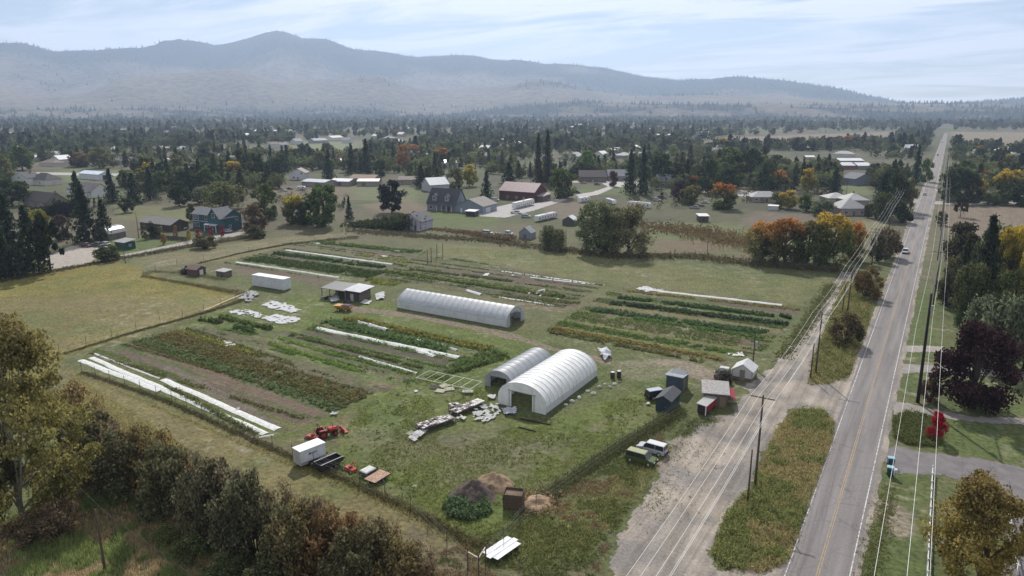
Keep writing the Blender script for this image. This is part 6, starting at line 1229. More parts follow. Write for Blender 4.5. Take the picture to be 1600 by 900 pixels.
for i, (px, py, r_, h, col, lab) in enumerate(((662, 668, 10, .9, (.45, .44, .43), 'grey heap of pots under the nearest seedling bench'), (720, 655, 9, .7, (.5, .49, .48), 'grey heap of trays between the two crowded benches'), (768, 622, 8, .8, (.55, .55, .55), 'pale heap of hoses at the left corner of the big hoop house'), (700, 662, 6, .5, (.06, .055, .055), 'black hose coil beside the crowded benches'), (545, 468, 7, 1.2, (.10, .09, .09), 'dark heap of gear in front of the open shed'), (566, 466, 6, .9, (.34, .33, .33), 'grey heap of gear before the open shed door'),
        (572, 473, 9, .5, (.6, .6, .58), 'white sheet on the track before the open shed'), (845, 640, 6, .9, (.16, .14, .12), 'brown heap of stakes at the right mouth of the big hoop house'), (372, 640, 4, .3, (.5, .5, .48), 'white scrap on the bare soil of the near left field'), (522, 648, 7, .7, (.4, .41, .44), 'grey bundle at the corner of the squash bed'), (760, 430, 5, .4, (.6, .6, .58), 'white scrap on the bare strip behind the long hoop house'), (650, 612, 3, .3, (.6, .6, .6), 'small white scrap on the grass by the short white strip'), (1012, 632, 4, .5, (.66, .66, .64), 'small white bucket on the grass left of the slate blue shed'), (648, 764, 5, .8, (.3, .28, .24), 'grey clump of netting in the near yard'))):
    sheet([(px - r_, py + 2), (px - r_ * .3, py - r_ * .45), (px + r_, py - 2), (px + r_ * .5, py + r_ * .4)], lab, col, 60 + i, .25, h=h, thr=.35, name='gear_heap', cat='heap')
# compost heap, chips and timber bin
def mound(name, label, c, rx, ry, h, col, m='soil', seed=0, cat='heap', rz=0):
    n = 34; u = np.linspace(-1, 1, n); X, Y = np.meshgrid(u, u); rr = np.hypot(X, Y) + (fbm(X * 3, Y * 3, 1, 3, seed) - .5) * .35
    Z = h * np.clip(1 - rr, 0, 1) ** 1.15 * (.8 + .5 * fbm(X * 5, Y * 5, 1, 3, seed + 1)) - .05; k = (rr[:-1, :-1] < 1.02); ii = np.arange(n * n).reshape(n, n); q = np.stack([ii[:-1, :-1], ii[:-1, 1:], ii[1:, 1:], ii[1:, :-1]], -1)[k]
    o = ob(name, npmesh(name, np.stack([X * rx, Y * ry, Z], -1).reshape(-1, 3), q, None, True), m, color=col, loc=(*c, 0)); o.rotation_euler = (0, 0, rz); return tag(o, label, cat)
mound('compost_heap', 'large dark brown compost heap in the near yard', (-50.4, 73.2), 3.4, 3.8, 2.3, (0.085, 0.066, 0.058), seed=3)
mound('straw_heap', 'tan straw and soil heap behind the compost heap', (-49.6, 77.2), 3.0, 3.0, 1.9, (0.22, 0.155, 0.10), seed=5)
mound('wood_chip_heap', 'pale orange wood chip heap beside the timber bin', (-41.6, 76.0), 2.3, 2.6, 1.3, (0.34, 0.235, 0.15), seed=7)
p = np.stack([-41.6 + rng.normal(size=500) * 1.6, 76.0 + rng.normal(size=500) * 1.7], -1); weeds('wood_chips', p, .4, .22, (0.17, 0.125, 0.08), 'loose wood chips scattered round the chip heap', 3, 91, .2)
t = thing('compost_bin', 'square dark brown timber bin beside the wood chip heap', 'bin', (-44.1, 73.7, 0), 0.35)
MB().box(-1.25, 1.25, -1.0, 1.0, 0, .1).build('base', 'wood', t, (.06, .045, .035))
for k in range(6):
    for s in (-1, 1):
        MB().box(-1.25, 1.25, s * 1.0 - .05, s * 1.0 + .05, .12 + k * .36, .45 + k * .36).build('board', 'wood', t, (0.10, 0.07, 0.05)); MB().box(s * 1.25 - .05, s * 1.25 + .05, -.94, .94, .12 + k * .36, .45 + k * .36).build('board', 'wood', t, (0.095, 0.066, 0.048))
MB().box(-1.2, 1.2, -.94, .94, 1.5, 1.95).build('filling', 'soil', t, (0.15, 0.11, 0.075))
# stack of white sheets and the H shaped timber braces
A_, B_ = G(766, 876), G(802, 852); sk_a = math.atan2(B_[1] - A_[1], B_[0] - A_[0])
t = thing('sheet_stack', 'white corrugated sheets lying on the ground by the timber brace', 'sheets', ((A_[0] + B_[0]) / 2, (A_[1] + B_[1]) / 2, 0), sk_a - math.pi / 2)
for i, (x, l) in enumerate(((-.75, 4.4), (.05, 5.0), (.85, 4.2))): MB().hexa([(x - .38, -l / 2, .64), (x + .38, -l / 2, .66), (x + .38, l / 2, .72), (x - .38, l / 2, .68)], [(x - .38, -l / 2, .70), (x + .38, -l / 2, .72), (x + .38, l / 2, .78), (x - .38, l / 2, .74)]).build('corrugated_sheet', 'paint', t, (0.62, 0.63, 0.66))
for y in (-1.6, 1.6): MB().box(-1.1, 1.2, y - .12, y + .12, 0, .63).build('bearer', 'wood', t, (.08, .06, .05))
t = thing('fence_brace', 'timber corner brace of tall posts and pale rails in the near fence', 'fence brace', (*G(748, 900), 0), 0)
A, B, Cc = G(731, 890), G(748, 900), G(759, 882)
for P in (A, B, Cc): MB().tube([(P[0] - B[0], P[1] - B[1], 0), (P[0] - B[0], P[1] - B[1], 2.9)], .08, 7).build('post', 'wood', t, (0.11, 0.08, 0.06))
for P in (A, Cc): MB().bar((P[0] - B[0], P[1] - B[1], 2.35), (0, 0, 2.35), .12).build('rail', 'wood', t, (0.55, 0.48, 0.38))

# ------------------------------------------------------------------ vehicles
def wheel(parent, x, y, r, t, name='wheel', rim=(0.45, 0.45, 0.46), axis='y'):
    w_ = MB().disc((x, y, r), r, t, 18, axis).build(name, 'rubber', parent, smooth=False)
    MB().disc((x, y, r), r * .58, t + .03, 12, axis).build('rim', 'gloss', w_, rim); return w_
def vehicle(label, loc, rz, col, kind='suv', group=None, roof=None, cat=None):
    """front toward +x"""
    nm = {'suv': 'parked_car', 'sedan': 'car', 'pickup': 'pickup_truck'}[kind]; t = thing(nm, label, cat or {'pickup': 'truck'}.get(kind, 'car'), loc, rz, group)
    S = {'suv': (4.7, 1.86, 1.78, 0.36, (-2.25, 0.75), 1.02), 'sedan': (4.5, 1.8, 1.45, 0.30, (-1.5, 0.9), 0.9), 'pickup': (5.6, 1.95, 1.85, 0.38, (-0.55, 1.35), 1.08)}[kind]
    L, W, Ht, r, (c0, c1), belt = S; w = W / 2; f = L / 2; fa, ra = f - .85, -f + .9
    lo = .32
    prof = [(-f, lo + .12), (-f + .05, belt - .05), (-f + .12, belt), (f - 1.25 if kind != 'sedan' else f - 1.3, belt), (f - .12, belt - .14), (f, belt - .32), (f, lo + .12), (f - .1, lo), (-f + .1, lo)]
    MB().prism(prof, -w, w).build('body', 'gloss', t, col, .06)
    MB().hexa([(c0 + .02, -w + .06, belt), (c1 + .62, -w + .06, belt), (c1 + .62, w - .06, belt), (c0 + .02, w - .06, belt)], [(c0 + .14 if kind != 'sedan' else c0 + .6, -w + .2, Ht - .06), (c1, -w + .2, Ht - .06), (c1, w - .2, Ht - .06), (c0 + .14 if kind != 'sedan' else c0 + .6, w - .2, Ht - .06)]).build('windows', 'glass', t)
    MB().hexa([(c0 + .1 if kind != 'sedan' else c0 + .56, -w + .18, Ht - .07), (c1 + .04, -w + .18, Ht - .07), (c1 + .04, w - .18, Ht - .07), (c0 + .1 if kind != 'sedan' else c0 + .56, w - .18, Ht - .07)], [(c0 + .2 if kind != 'sedan' else c0 + .66, -w + .26, Ht), (c1 - .1, -w + .26, Ht), (c1 - .1, w - .26, Ht), (c0 + .2 if kind != 'sedan' else c0 + .66, w - .26, Ht)]).build('roof', 'gloss', t, roof or col)
    pil = MB()
    for s in (-1, 1):
        for (xb, xt) in ((c0 + .06, c0 + .17 if kind != 'sedan' else c0 + .64), ((c0 + c1) / 2, (c0 + c1) / 2), (c1 + .58, c1)): pil.bar((xb, s * (w - .055), belt), (xt, s * (w - .195), Ht - .06), .09, .05)
    pil.build('pillars', 'gloss', t, col)
    if kind == 'pickup':
        MB().box(-f + .14, c0 - .1, -w + .12, w - .12, belt + .003, belt + .02).build('bed', 'rubber', t)
    for s in (-1, 1):
        for x in (fa, ra): wheel(t, x, s * (w - .09), r, .24)
        MB().box(f - .02, f + .03, s * .62 - .2, s * .62 + .2, belt - .34, belt - .2).build('headlight', 'lamp_clear', t)
        MB().box(-f - .03, -f + .04, s * .78 - .09, s * .78 + .09, belt - .38, belt - .05).build('taillight', 'lamp_red', t)
        MB().box(c1 + .3, c1 + .46, s * (w + .1) - .1, s * (w + .1) + .1, belt + .02, belt + .2).build('mirror', 'gloss', t, col)
    MB().box(f - .04, f + .06, -w + .1, w - .1, lo + .05, lo + .24).build('bumper', 'rubber', t); MB().box(-f - .06, -f + .04, -w + .1, w - .1, lo + .05, lo + .24).build('bumper', 'rubber', t)
    return t
vehicle('olive green boxy off road car parked at the lot edge', (-33.9, 94.4), -0.03, (0.075, 0.10, 0.032), 'suv', roof=(0.30, 0.32, 0.16))
vehicle('silver white station car parked behind the green one', (-33.6, 98.3), math.pi - 0.05, (0.42, 0.43, 0.46), 'suv', roof=(0.62, 0.62, 0.63))
vehicle('dark car with pale roof behind the slate blue shed', (-40.4, 119.6), 0.9, (0.03, 0.03, 0.035), 'suv', roof=(0.42, 0.45, 0.5))
A = G(1415, 396); vehicle('white pickup driving toward the viewer on the road', (RX - 1.9, A[1] + 1), -math.pi / 2, (0.68, 0.68, 0.68), 'pickup')
A = G(1447, 305); vehicle('white car far up the road near the cross road', (RX - 1.8, A[1]), -math.pi / 2, (0.6, 0.6, 0.6), 'sedan')
A = G(1475, 223); vehicle('farthest dark car on the road before the trees', (RX - 1.8, A[1]), -math.pi / 2, (0.12, 0.12, 0.13), 'sedan')
A = G(1466, 243); vehicle('small dark car on the road between the long tree shadows', (RX - 1.8, A[1]), -math.pi / 2, (0.09, 0.09, 0.10), 'sedan')
for i, (px, py, rz, col, kd, lab) in enumerate((
    (284, 358, .1, (0.62, 0.62, 0.62), 'pickup', 'white pickup left of the teal house'), (286, 352, .1, (0.55, 0.55, 0.56), 'suv', 'white car behind the white pickup by the teal house'), (355, 363, .3, (0.5, 0.52, 0.55), 'sedan', 'pale car in front of the teal house porch'),
    (134, 386, .2, (0.10, 0.03, 0.03), 'suv', 'dark red car parked in the gravel yard on the left'), (152, 385, .1, (0.12, 0.12, 0.13), 'pickup', 'dark pickup in the gravel yard on the left'), (165, 383, .1, (0.5, 0.5, 0.5), 'sedan', 'silver car at the right end of the gravel yard'),
    (770, 318, .2, (0.06, 0.07, 0.09), 'sedan', 'dark car beside the blue grey garage'), (774, 314, .2, (0.55, 0.55, 0.56), 'suv', 'white car behind the dark one beside the garage'),
    (762, 366, .15, (0.55, 0.55, 0.55), 'suv', 'white car in the grass below the paved yard, left one'), (792, 367, .1, (0.6, 0.6, 0.6), 'pickup', 'white truck in the grass below the paved yard, right one'), (778, 369, .1, (0.35, 0.35, 0.36), 'sedan', 'grey car between the two white vehicles in the grass'),
    (853, 313, .1, (0.5, 0.48, 0.42), 'sedan', 'pale car at the red barn house'), (900, 302, .2, (0.05, 0.07, 0.16), 'pickup', 'dark blue pickup at the corner of the drive'), (912, 287, .05, (0.35, 0.34, 0.33), 'sedan', 'grey car on the lawn drive'), (933, 289, .05, (0.06, 0.06, 0.06), 'sedan', 'black car on the lawn drive'),
    (1026, 314, .2, (0.5, 0.5, 0.52), 'suv', 'silver car among the trailers right of the lawn'), (1034, 310, .1, (0.12, 0.12, 0.13), 'pickup', 'dark pickup among the trailers right of the lawn'), (1085, 326, .1, (0.3, 0.3, 0.32), 'pickup', 'grey pickup parked by the russet tree'), (1102, 318, .1, (0.62, 0.62, 0.62), 'sedan', 'white car beneath the orange topped tree'),
    (453, 296, .2, (0.04, 0.05, 0.08), 'sedan', 'dark car on the grass left of the low sheds'), (444, 299, .2, (0.5, 0.5, 0.5), 'sedan', 'pale car on the grass left of the low sheds'), (822, 340, .3, (0.4, 0.4, 0.4), 'suv', 'grey car left of the white camper'), (806, 334, .2, (0.6, 0.6, 0.6), 'pickup', 'white pickup beside the paved yard gear'))):
    vehicle(lab, G(px, py), rz, col, kd)
def camper(label, p1, p2, h, w=2.5, col=(0.66, 0.66, 0.65), name='travel_trailer'):
    A, B = G(*p1), G(*p2); L = math.dist(A, B); t = thing(name, label, 'trailer', ((A[0] + B[0]) / 2, (A[1] + B[1]) / 2), math.atan2(B[1] - A[1], B[0] - A[0]))
    MB().prism([(-L / 2, .55), (-L / 2 + .1, h - .2), (-L / 2 + .5, h), (L / 2 - .9, h), (L / 2 - .1, h - .7), (L / 2, .55)], -w / 2, w / 2).build('body', 'gloss', t, col, .05); MB().box(-L / 2 + .3, L / 2 - .3, -w / 2 - .012, -w / 2 - .004, .8, 1.15).build('stripe', 'paint', t, (0.2, 0.19, 0.2))
    n = max(2, int(L / 2.2))
    for i in range(n): u = -L / 2 + L * (i + .5) / n; MB().box(u - .45, u + .45, -w / 2 - .03, -w / 2 - .003, 1.5, 2.1).build('window', 'glass', t)
    MB().box(-.5, .5, -.4, .4, h, h + .28).build('roof_unit', 'paint', t, (.6, .6, .6)); MB().box(L * .28, L * .28 + .7, -w / 2 - .03, -w / 2 - .003, .6, 2.4).build('door', 'paint', t, (.5, .5, .5))
    for s in (-1, 1):
        for u in (-.5, .5): wheel(t, u, s * (w / 2 - .12), .36, .22)
    MB().bar((L / 2, 0, .5), (L / 2 + 1.1, 0, .5), .1).build('tow_bar', 'rubber', t); return t
camper('large white motor home beside the paved yard', (803, 327), (832, 320), 3.6); camper('white camper in front of the small willow bushes', (838, 347), (868, 340), 3.0)
camper('long white travel trailer right of the lawn', (981, 323), (1016, 326), 3.2); camper('white boxy trailer below the lawn drive', (905, 317), (921, 315), 3.0); camper('short pale trailer at the end of the white roofed camper row', (948, 316), (960, 320), 2.6)
camper('small white trailer left of the low sheds', (464, 297), (478, 297), 2.6)
house('shed', 'small grey gabled shed in the grass below the paved yard', mid((816, 372), (832, 372)), .1, 5.4, 5, 2.6, 2.2, (0.22, 0.23, 0.26), (0.26, 0.27, 0.30), 'y', over=.2, cat='shed', door=('-y', 0, 1.2, 2, (.12, .12, .14)))
house('shed', 'small white roofed shed with dark gable left of the willow pair', mid((884, 351), (898, 351)), .1, 6.0, 5, 2.4, 1.8, (0.09, 0.085, 0.08), (0.60, 0.60, 0.60), 'y', over=.3, cat='shed', metal=True)
house('canopy', 'white canopy roof beside the blue grey garage', mid((729, 337), (746, 337)), .1, 5, 4, 2.4, .4, (0.05, 0.05, 0.055), (0.68, 0.68, 0.68), flat=True, over=.5, cat='canopy')
house('shed', 'white low stall on the field before the ranch house', mid((1202, 328), (1214, 328)), .05, 5, 3, 2.2, .3, (0.5, 0.5, 0.5), (0.72, 0.72, 0.72), flat=True, over=.2, cat='shed')

# tractor with front loader
RED = (0.36, 0.028, 0.018)
t = thing('tractor', 'red tractor with front loader near the white covers', 'tractor', (-81.4, 76.2, 0), R(64))
MB().box(.25, 1.75, -.42, .42, .75, 1.35, .04, .06).build('hood', 'gloss', t, RED, .05); MB().box(-1.2, 1.9, -.25, .25, .5, .8).build('chassis', 'rubber', t); MB().box(1.75, 1.8, -.35, .35, .8, 1.25).build('grille', 'rubber', t)
MB().box(-1.0, -.45, -.28, .28, .95, 1.1).box(-1.1, -.98, -.28, .28, 1.0, 1.55).build('seat', 'rubber', t); MB().tube([(.1, 0, 1.1), (-.15, 0, 1.45)], .03, 6).disc((-.17, 0, 1.47), .22, .04, 14, 'x').build('steering_wheel', 'rubber', t)
for s in (-1, 1):
    wheel(t, -.8, s * .82, .68, .4, 'rear_wheel', RED); wheel(t, 1.3, s * .68, .42, .26, 'front_wheel', RED); MB().box(-1.4, -.15, s * .82 - .22, s * .82 + .22, 1.38, 1.46).build('fender', 'gloss', t, RED)
    MB().bar((.3, s * .55, 1.25), (1.9, s * .55, 1.05), .12, .16).bar((1.9, s * .55, 1.05), (2.7, s * .55, .45), .12, .16).build('loader_arm', 'gloss', t, RED)
MB().bar((-1.25, -.6, 1.2), (-1.3, -.6, 2.3), .09).bar((-1.25, .6, 1.2), (-1.3, .6, 2.3), .09).bar((-1.3, -.64, 2.3), (-1.3, .64, 2.3), .09).build('roll_bar', 'rubber', t)
MB().prism([(2.6, .15), (3.35, .12), (3.4, .2), (2.75, .25), (2.75, .75), (2.62, .78)], -.95, .95).build('bucket', 'gloss', t, RED); MB().tube([(1.2, .2, 1.3), (1.2, .2, 1.9)], .045, 8).build('exhaust', 'rubber', t)
def implement(label, c, rz, L, col=RED):
    t = thing('mower_deck', label, 'implement', (*c, 0), rz); MB().box(-L / 2, L / 2, -.55, .55, .18, .5, .05, .12).build('deck', 'gloss', t, col, .03); MB().box(-.25, .25, -.2, .2, .5, .75).build('gearbox', 'gloss', t, (.2, .03, .02))
    MB().bar((-.4, .5, .4), (0, .6, 1.25), .08).bar((.4, .5, .4), (0, .6, 1.25), .08).bar((0, .6, 1.25), (0, -.4, .5), .07).build('hitch_frame', 'gloss', t, col)
    for s in (-1, 1): wheel(t, s * L * .42, -.75, .2, .12, axis='x')
    return t
implement('red mower deck behind the tractor', mid((478, 685), (500, 685)), R(10), 2.2, (0.42, 0.07, 0.05)); implement('red mower deck right of the black dump trailer', mid((538, 733), (558, 737)), R(-8), 2.0, (0.45, 0.06, 0.035))
# white cargo trailer with a dark mark on its side, dump trailer, flatbed
t = thing('cargo_trailer', 'tall white box trailer beside the black dump trailer', 'trailer', (-77.0, 68.4, 0), R(78))
MB().box(-2.15, 2.15, -1.05, 1.05, .45, 2.75).build('body', 'paint', t, (0.60, 0.61, 0.64), .05); MB().box(-2.2, 2.2, -1.1, 1.1, 2.75, 2.86).build('roof', 'paint', t, (0.78, 0.78, 0.77))
MB().box(-2.19, -2.15, -.95, -.02, .55, 2.65).build('door', 'paint', t, (0.5, 0.51, 0.54)); MB().box(-2.19, -2.15, .02, .95, .55, 2.65).build('door', 'paint', t, (0.5, 0.51, 0.54)); MB().box(-2.1, 2.1, -1.09, -1.05, .5, .95).build('trim', 'metal_sheet', t, (.3, .3, .32))
mk = MB().hexa([(-.75, -1.075, 1.85), (-.42, -1.075, 1.85), (-.34, -1.075, 2.12), (-.67, -1.075, 2.12)], [(-.75, -1.055, 1.85), (-.42, -1.055, 1.85), (-.34, -1.055, 2.12), (-.67, -1.055, 2.12)])
for i in range(6): mk.box(-.26 + i * .17, -.14 + i * .17, -1.075, -1.055, 1.9, 2.08)
mk.build('side_mark', 'paint', t, (0.05, 0.06, 0.11))
for s in (-1, 1):
    for u in (-.45, .45): wheel(t, u, s * 1.12, .36, .22)
    MB().box(-1.0, 1.0, s * 1.14 - .14, s * 1.14 + .14, .75, .8).build('fender', 'rubber', t)
MB().bar((2.15, -.5, .45), (3.2, 0, .45), .1).bar((2.15, .5, .45), (3.2, 0, .45), .1).build('tow_bar', 'rubber', t)
t = thing('dump_trailer', 'black open dump trailer beside the white box trailer', 'trailer', (-73.3, 68.7, 0), R(80))
BLK = (0.03, 0.03, 0.033)
MB().box(-1.95, 1.95, -.85, .85, .62, .7).build('floor', 'paint', t, (.06, .06, .065))
for s in (-1, 1):
    MB().box(-1.95, 1.95, s * .87 - .03, s * .87 + .03, .7, 1.35).build('side_wall', 'paint', t, BLK); MB().box(-2.0, 2.0, s * .87 - .06, s * .87 + .06, 1.35, 1.42).build('top_rail', 'metal_sheet', t, (.35, .35, .36))
    for u in (-.4, .4): wheel(t, u, s * 1.03, .36, .22, rim=(.2, .2, .2))
for x in (-1.95, 1.95): MB().box(x - .03, x + .03, -.84, .84, .7, 1.33).build('end_wall', 'paint', t, BLK)
MB().box(-1.9, 1.9, -.5, .5, .4, .6).build('frame', 'rubber', t); MB().bar((1.9, -.4, .5), (3.0, 0, .5), .1).bar((1.9, .4, .5), (3.0, 0, .5), .1).build('tow_bar', 'rubber', t)
t = thing('flatbed_trailer', 'small flatbed trailer with tan plank deck in the near yard', 'trailer', (-64.5, 69.5, 0), R(88))
for i in range(8): MB().box(-1.65, 1.65, -1.05 + i * .265, -.80 + i * .265, .66, .71).build('plank', 'wood', t, (0.36 + .03 * (i % 3), 0.25, 0.18))
MB().box(-1.6, 1.6, -1.0, 1.0, .52, .65).build('frame', 'rubber', t); MB().bar((1.6, -.4, .55), (2.7, 0, .5), .09).bar((1.6, .4, .55), (2.7, 0, .5), .09).build('tow_bar', 'rubber', t)
for s in (-1, 1): wheel(t, -.1, s * 1.18, .33, .2, rim=(.15, .2, .2))
t = thing('utility_cart', 'low cart with white tarp cover beside the flatbed trailer', 'cart', (-66.8, 70.0, 0), R(85))
MB().box(-1.0, 1.0, -.75, .75, .4, .8).build('body', 'paint', t, (.08, .08, .08)); MB().box(-1.05, 1.05, -.8, .8, .8, .95, .12, .12).build('tarp', 'fabric', t, (0.66, 0.66, 0.64), .04); MB().bar((1, 0, .5), (1.9, 0, .4), .08).build('tow_bar', 'rubber', t)
for s in (-1, 1): wheel(t, 0, s * .85, .28, .16)
t = thing('hopper_trailer', 'orange yellow hopper cart in front of the open shed', 'cart', (-132.2, 132.9, 0), R(16))
ORY = (0.50, 0.24, 0.02)
MB().hexa([(-1.9, -.75, .5), (1.9, -.75, .5), (1.9, .75, .5), (-1.9, .75, .5)], [(-2.6, -1.25, 1.5), (2.4, -1.25, 1.35), (2.4, 1.25, 1.35), (-2.6, 1.25, 1.5)]).build('hopper', 'gloss', t, ORY, .06); MB().box(-.4, 2.2, -1.1, 1.1, 1.38, 1.75, .3, .3).build('load', 'fabric', t, (.12, .1, .12)); MB().box(-2.3, -.6, -1.15, 1.15, 1.5, 1.56).build('lid', 'gloss', t, (.55, .3, .03))
for s in (-1, 1):
    for u in (-1.1, 1.1): wheel(t, u, s * .95, .42, .24)
# seedling benches: each tray is a piece of its bench
def bench(label, p1, p2, w, seed):
    A, B = G(*p1), G(*p2); L = math.dist(A, B); t = thing('nursery_bench', label, 'bench', ((A[0] + B[0]) / 2, (A[1] + B[1]) / 2), math.atan2(B[1] - A[1], B[0] - A[0])); r = random.Random(seed)
    MB().box(-L / 2, L / 2, -w / 2, w / 2, .78, .84).build('top', 'wood', t, (.18, .16, .14))
    for x in np.linspace(-L / 2 + .1, L / 2 - .1, max(2, int(L / 1.5))):
        for s in (-1, 1): MB().box(x - .05, x + .05, s * (w / 2 - .06) - .05, s * (w / 2 - .06) + .05, 0, .78).build('leg', 'wood', t, (.13, .11, .10))
    MB().box(-L / 2, L / 2, -w / 2 + .1, w / 2 - .1, .3, .34).build('shelf', 'wood', t, (.12, .1, .09))
    tm = MB().box(-.25, .25, -.19, .19, 0, .12, .02, .02).mesh('tray'); setm(tm, 'paint')
    for i in range(int(L / .58)):
        for j in range(int(w / .46)):
            if r.random() < .12: continue
            ob('tray', tm, None, t, r.choice([(.55, .52, .50), (.6, .58, .57), (.035, .03, .035), (.16, .10, .10), (.3, .27, .26)]), (-L / 2 + .32 + i * .58, -w / 2 + .26 + j * .46, .842 + r.choice([0, 0, .1])))
    return t
bench('seedling bench crowded with pale trays, nearest the compost heap', (655, 674), (707, 657), 2.4, 1); bench('seedling bench crowded with trays, leading to the big hoop house', (708, 650), (752, 631), 2.2, 2); bench('short seedling bench at the left of the two crowded ones', (703, 641), (720, 637), 1.4, 3)
sheet([(640, 687), (650, 678), (668, 674), (662, 684), (645, 692)], 'pale bundle of trays on the grass at the end of the benches', (.5, .5, .5), 21, .3, h=.8, thr=.3); sheet([(632, 678), (643, 673), (652, 677), (640, 681)], 'small tan board on the grass left of the benches', (.34, .32, .24), 22, .1, h=.1, thr=.1)
t = thing('pipe_frame', 'long pale pipe frame standing on the grass left of the hoop houses', 'frame', (-77.6, 105.0, 0), .04); PG = (0.48, 0.52, 0.42)
for s in (-1, 1): MB().tube([(-6.3, s * 2.2, .9), (6.3, s * 2.2, .9)], .06, 6).build('rail', 'metal_sheet', t, PG)
for i in range(7):
    x = -6.2 + i * 2.07; MB().tube([(x, -2.2, .9), (x, 2.2, .9)], .05, 6).build('crossbar', 'metal_sheet', t, PG)
    if i % 2 == 0:
        for s in (-1, 1): MB().tube([(x, s * 2.2, 0), (x, s * 2.2, .9)], .04, 6).build('leg', 'metal_sheet', t, PG)
def pallet(label, c, rz, z=0, col=(.38, .36, .28), tilt=0):
    t = thing('pallet', label, 'pallet', (*c, z), rz); t.rotation_euler = (tilt, 0, rz)
    for i in range(6): MB().box(-.6, .6, -.5 + i * .18, -.37 + i * .18, .12, .145).build('slat', 'wood', t, col)
    for y in (-.45, 0, .45): MB().box(-.6, .6, y - .04, y + .04, 0, .118).build('bearer', 'wood', t, (.2, .18, .14))
    return t
for i, (px, py, a, lab) in enumerate(((688, 612, .3, 'pale pallet in the heap by the pipe frame, lowest one'), (694, 604, 1.2, 'pallet in the heap by the pipe frame, farther back'), (702, 609, .8, 'pallet at the right of the heap by the pipe frame'), (679, 606, .5, 'dark pallet at the left of the heap by the pipe frame'))): pallet(lab, G(px, py), a, 0.0, (.45, .43, .33) if i != 3 else (.08, .07, .07)).scale = (1.5, 1.5, 1.5)
pallet('green grey tabletop pallet at the end of the pipe frame', G(731, 615), .5, .35, (.42, .46, .36)).scale = (1.7, 1.2, 1.2)
for i, (a, b, lab) in enumerate((((812, 655), (860, 664), 'long dark beam on the grass before the big hoop house, farther one'), ((810, 668), (838, 675), 'short dark beam on the grass before the big hoop house, nearer one'))):
    A, B = G(*a), G(*b); one(MB().bar((A[0], A[1], .12), (B[0], B[1], .12), .22, .2), 'timber_beam', 'wood', lab, 'beam', (.045, .035, .03))
cc = random.Random(8)
for i, (px, py) in enumerate(((918, 612), (927, 616), (936, 606), (945, 601), (953, 606), (960, 601), (968, 598), (905, 622), (894, 628), (884, 633))):
    P = G(px, py); s = cc.uniform(.5, .95); b = MB().box(-.7, .7, -.5, .5, 0, .55, .2, .18); me = b.mesh('sack', .14); setm(me, 'fabric'); o = ob('sack', me, None, None, cc.choice([(.55, .55, .54), (.4, .39, .38), (.2, .19, .18), (.6, .6, .62)]), (*P, 0)); o.rotation_euler = (0, 0, cc.uniform(0, 3)); o.scale = (s, s, s)
    tag(o, 'bundle in the row along the right wall of the big hoop house', 'sack', 'bundles along the big hoop house')
for i, (px, py, h, lab) in enumerate(((957, 591, 1.3, 'dark barrel at the rear corner of the big hoop house, left one'), (967, 590, 1.4, 'dark barrel at the rear corner of the big hoop house, right one'))):
    P = G(px, py); b = thing('barrel', lab, 'barrel', (*P, 0)); MB().tube([(0, 0, 0), (0, 0, h * .3), (0, 0, h * .35), (0, 0, h)], [.42, .42, .45, .42], 12).build('drum', 'paint', b, (.05, .04, .04)); MB().disc((0, 0, h + .02), .40, .04, 12, 'z').build('lid', 'paint', b, (.5, .5, .5))
t = thing('water_tank', 'white topped caged water tank left of the small greenhouse', 'tank', (*G(1131, 590), 0), .1); MB().box(-.9, .9, -.7, .7, .5, 2.2).build('tank', 'film', t, (.62, .62, .6), .1); MB().box(-1, 1, -.8, .8, 0, .5).build('stand', 'wood', t, (.12, .11, .1))
for x in (-.93, 0, .93):
    for y in (-.73, .73): MB().box(x - .03, x + .03, y - .03, y + .03, .5, 2.25).build('cage_bar', 'metal_sheet', t, (.25, .25, .25))
weeds('brush_heap', scatter_poly([(1117, 590), (1135, 586), (1142, 592), (1140, 602), (1120, 603)], 220, 5), 1.7, .3, (.05, .045, .04), 'grey brown brush between the water tank and the small greenhouse', 10, 93, .3)

# ------------------------------------------------------------------ roadside things
t = thing('wheelie_bin', 'teal wheelie bin with pale lid, farther of the two by the driveway', 'bin', (*G(1391, 728), 0), .3)
MB().hexa([(-.36, -.36, .1), (.36, -.36, .1), (.36, .36, .1), (-.36, .36, .1)], [(-.46, -.46, 1.35), (.46, -.46, 1.35), (.46, .46, 1.35), (-.46, .46, 1.35)]).build('body', 'gloss', t, (0.016, 0.07, 0.095), .03); MB().box(-.5, .5, -.5, .5, 1.36, 1.46, .04, .1).build('lid', 'gloss', t, (0.30, 0.45, 0.52), .02); MB().tube([(-.4, .52, 1.25), (.4, .52, 1.25)], .03, 6).build('handle', 'rubber', t)
for s in (-1, 1): wheel(t, s * .4, .36, .14, .08, axis='x')
copy_tree(t, (*G(1390, 743), 0), .1, 'teal wheelie bin with pale lid, nearer of the two by the driveway')
t = thing('mailbox', 'grey mailbox on a post in front of the bins', 'mailbox', (*G(1398, 747), 0), .2); MB().box(-.05, .05, -.05, .05, 0, 1.0).build('post', 'wood', t, (.3, .28, .25)); MB().prism([(-.28, 1.0), (.28, 1.0), (.28, 1.3), (.15, 1.45), (-.15, 1.45), (-.28, 1.3)], -.35, .35).build('box', 'metal_sheet', t, (.42, .43, .46))
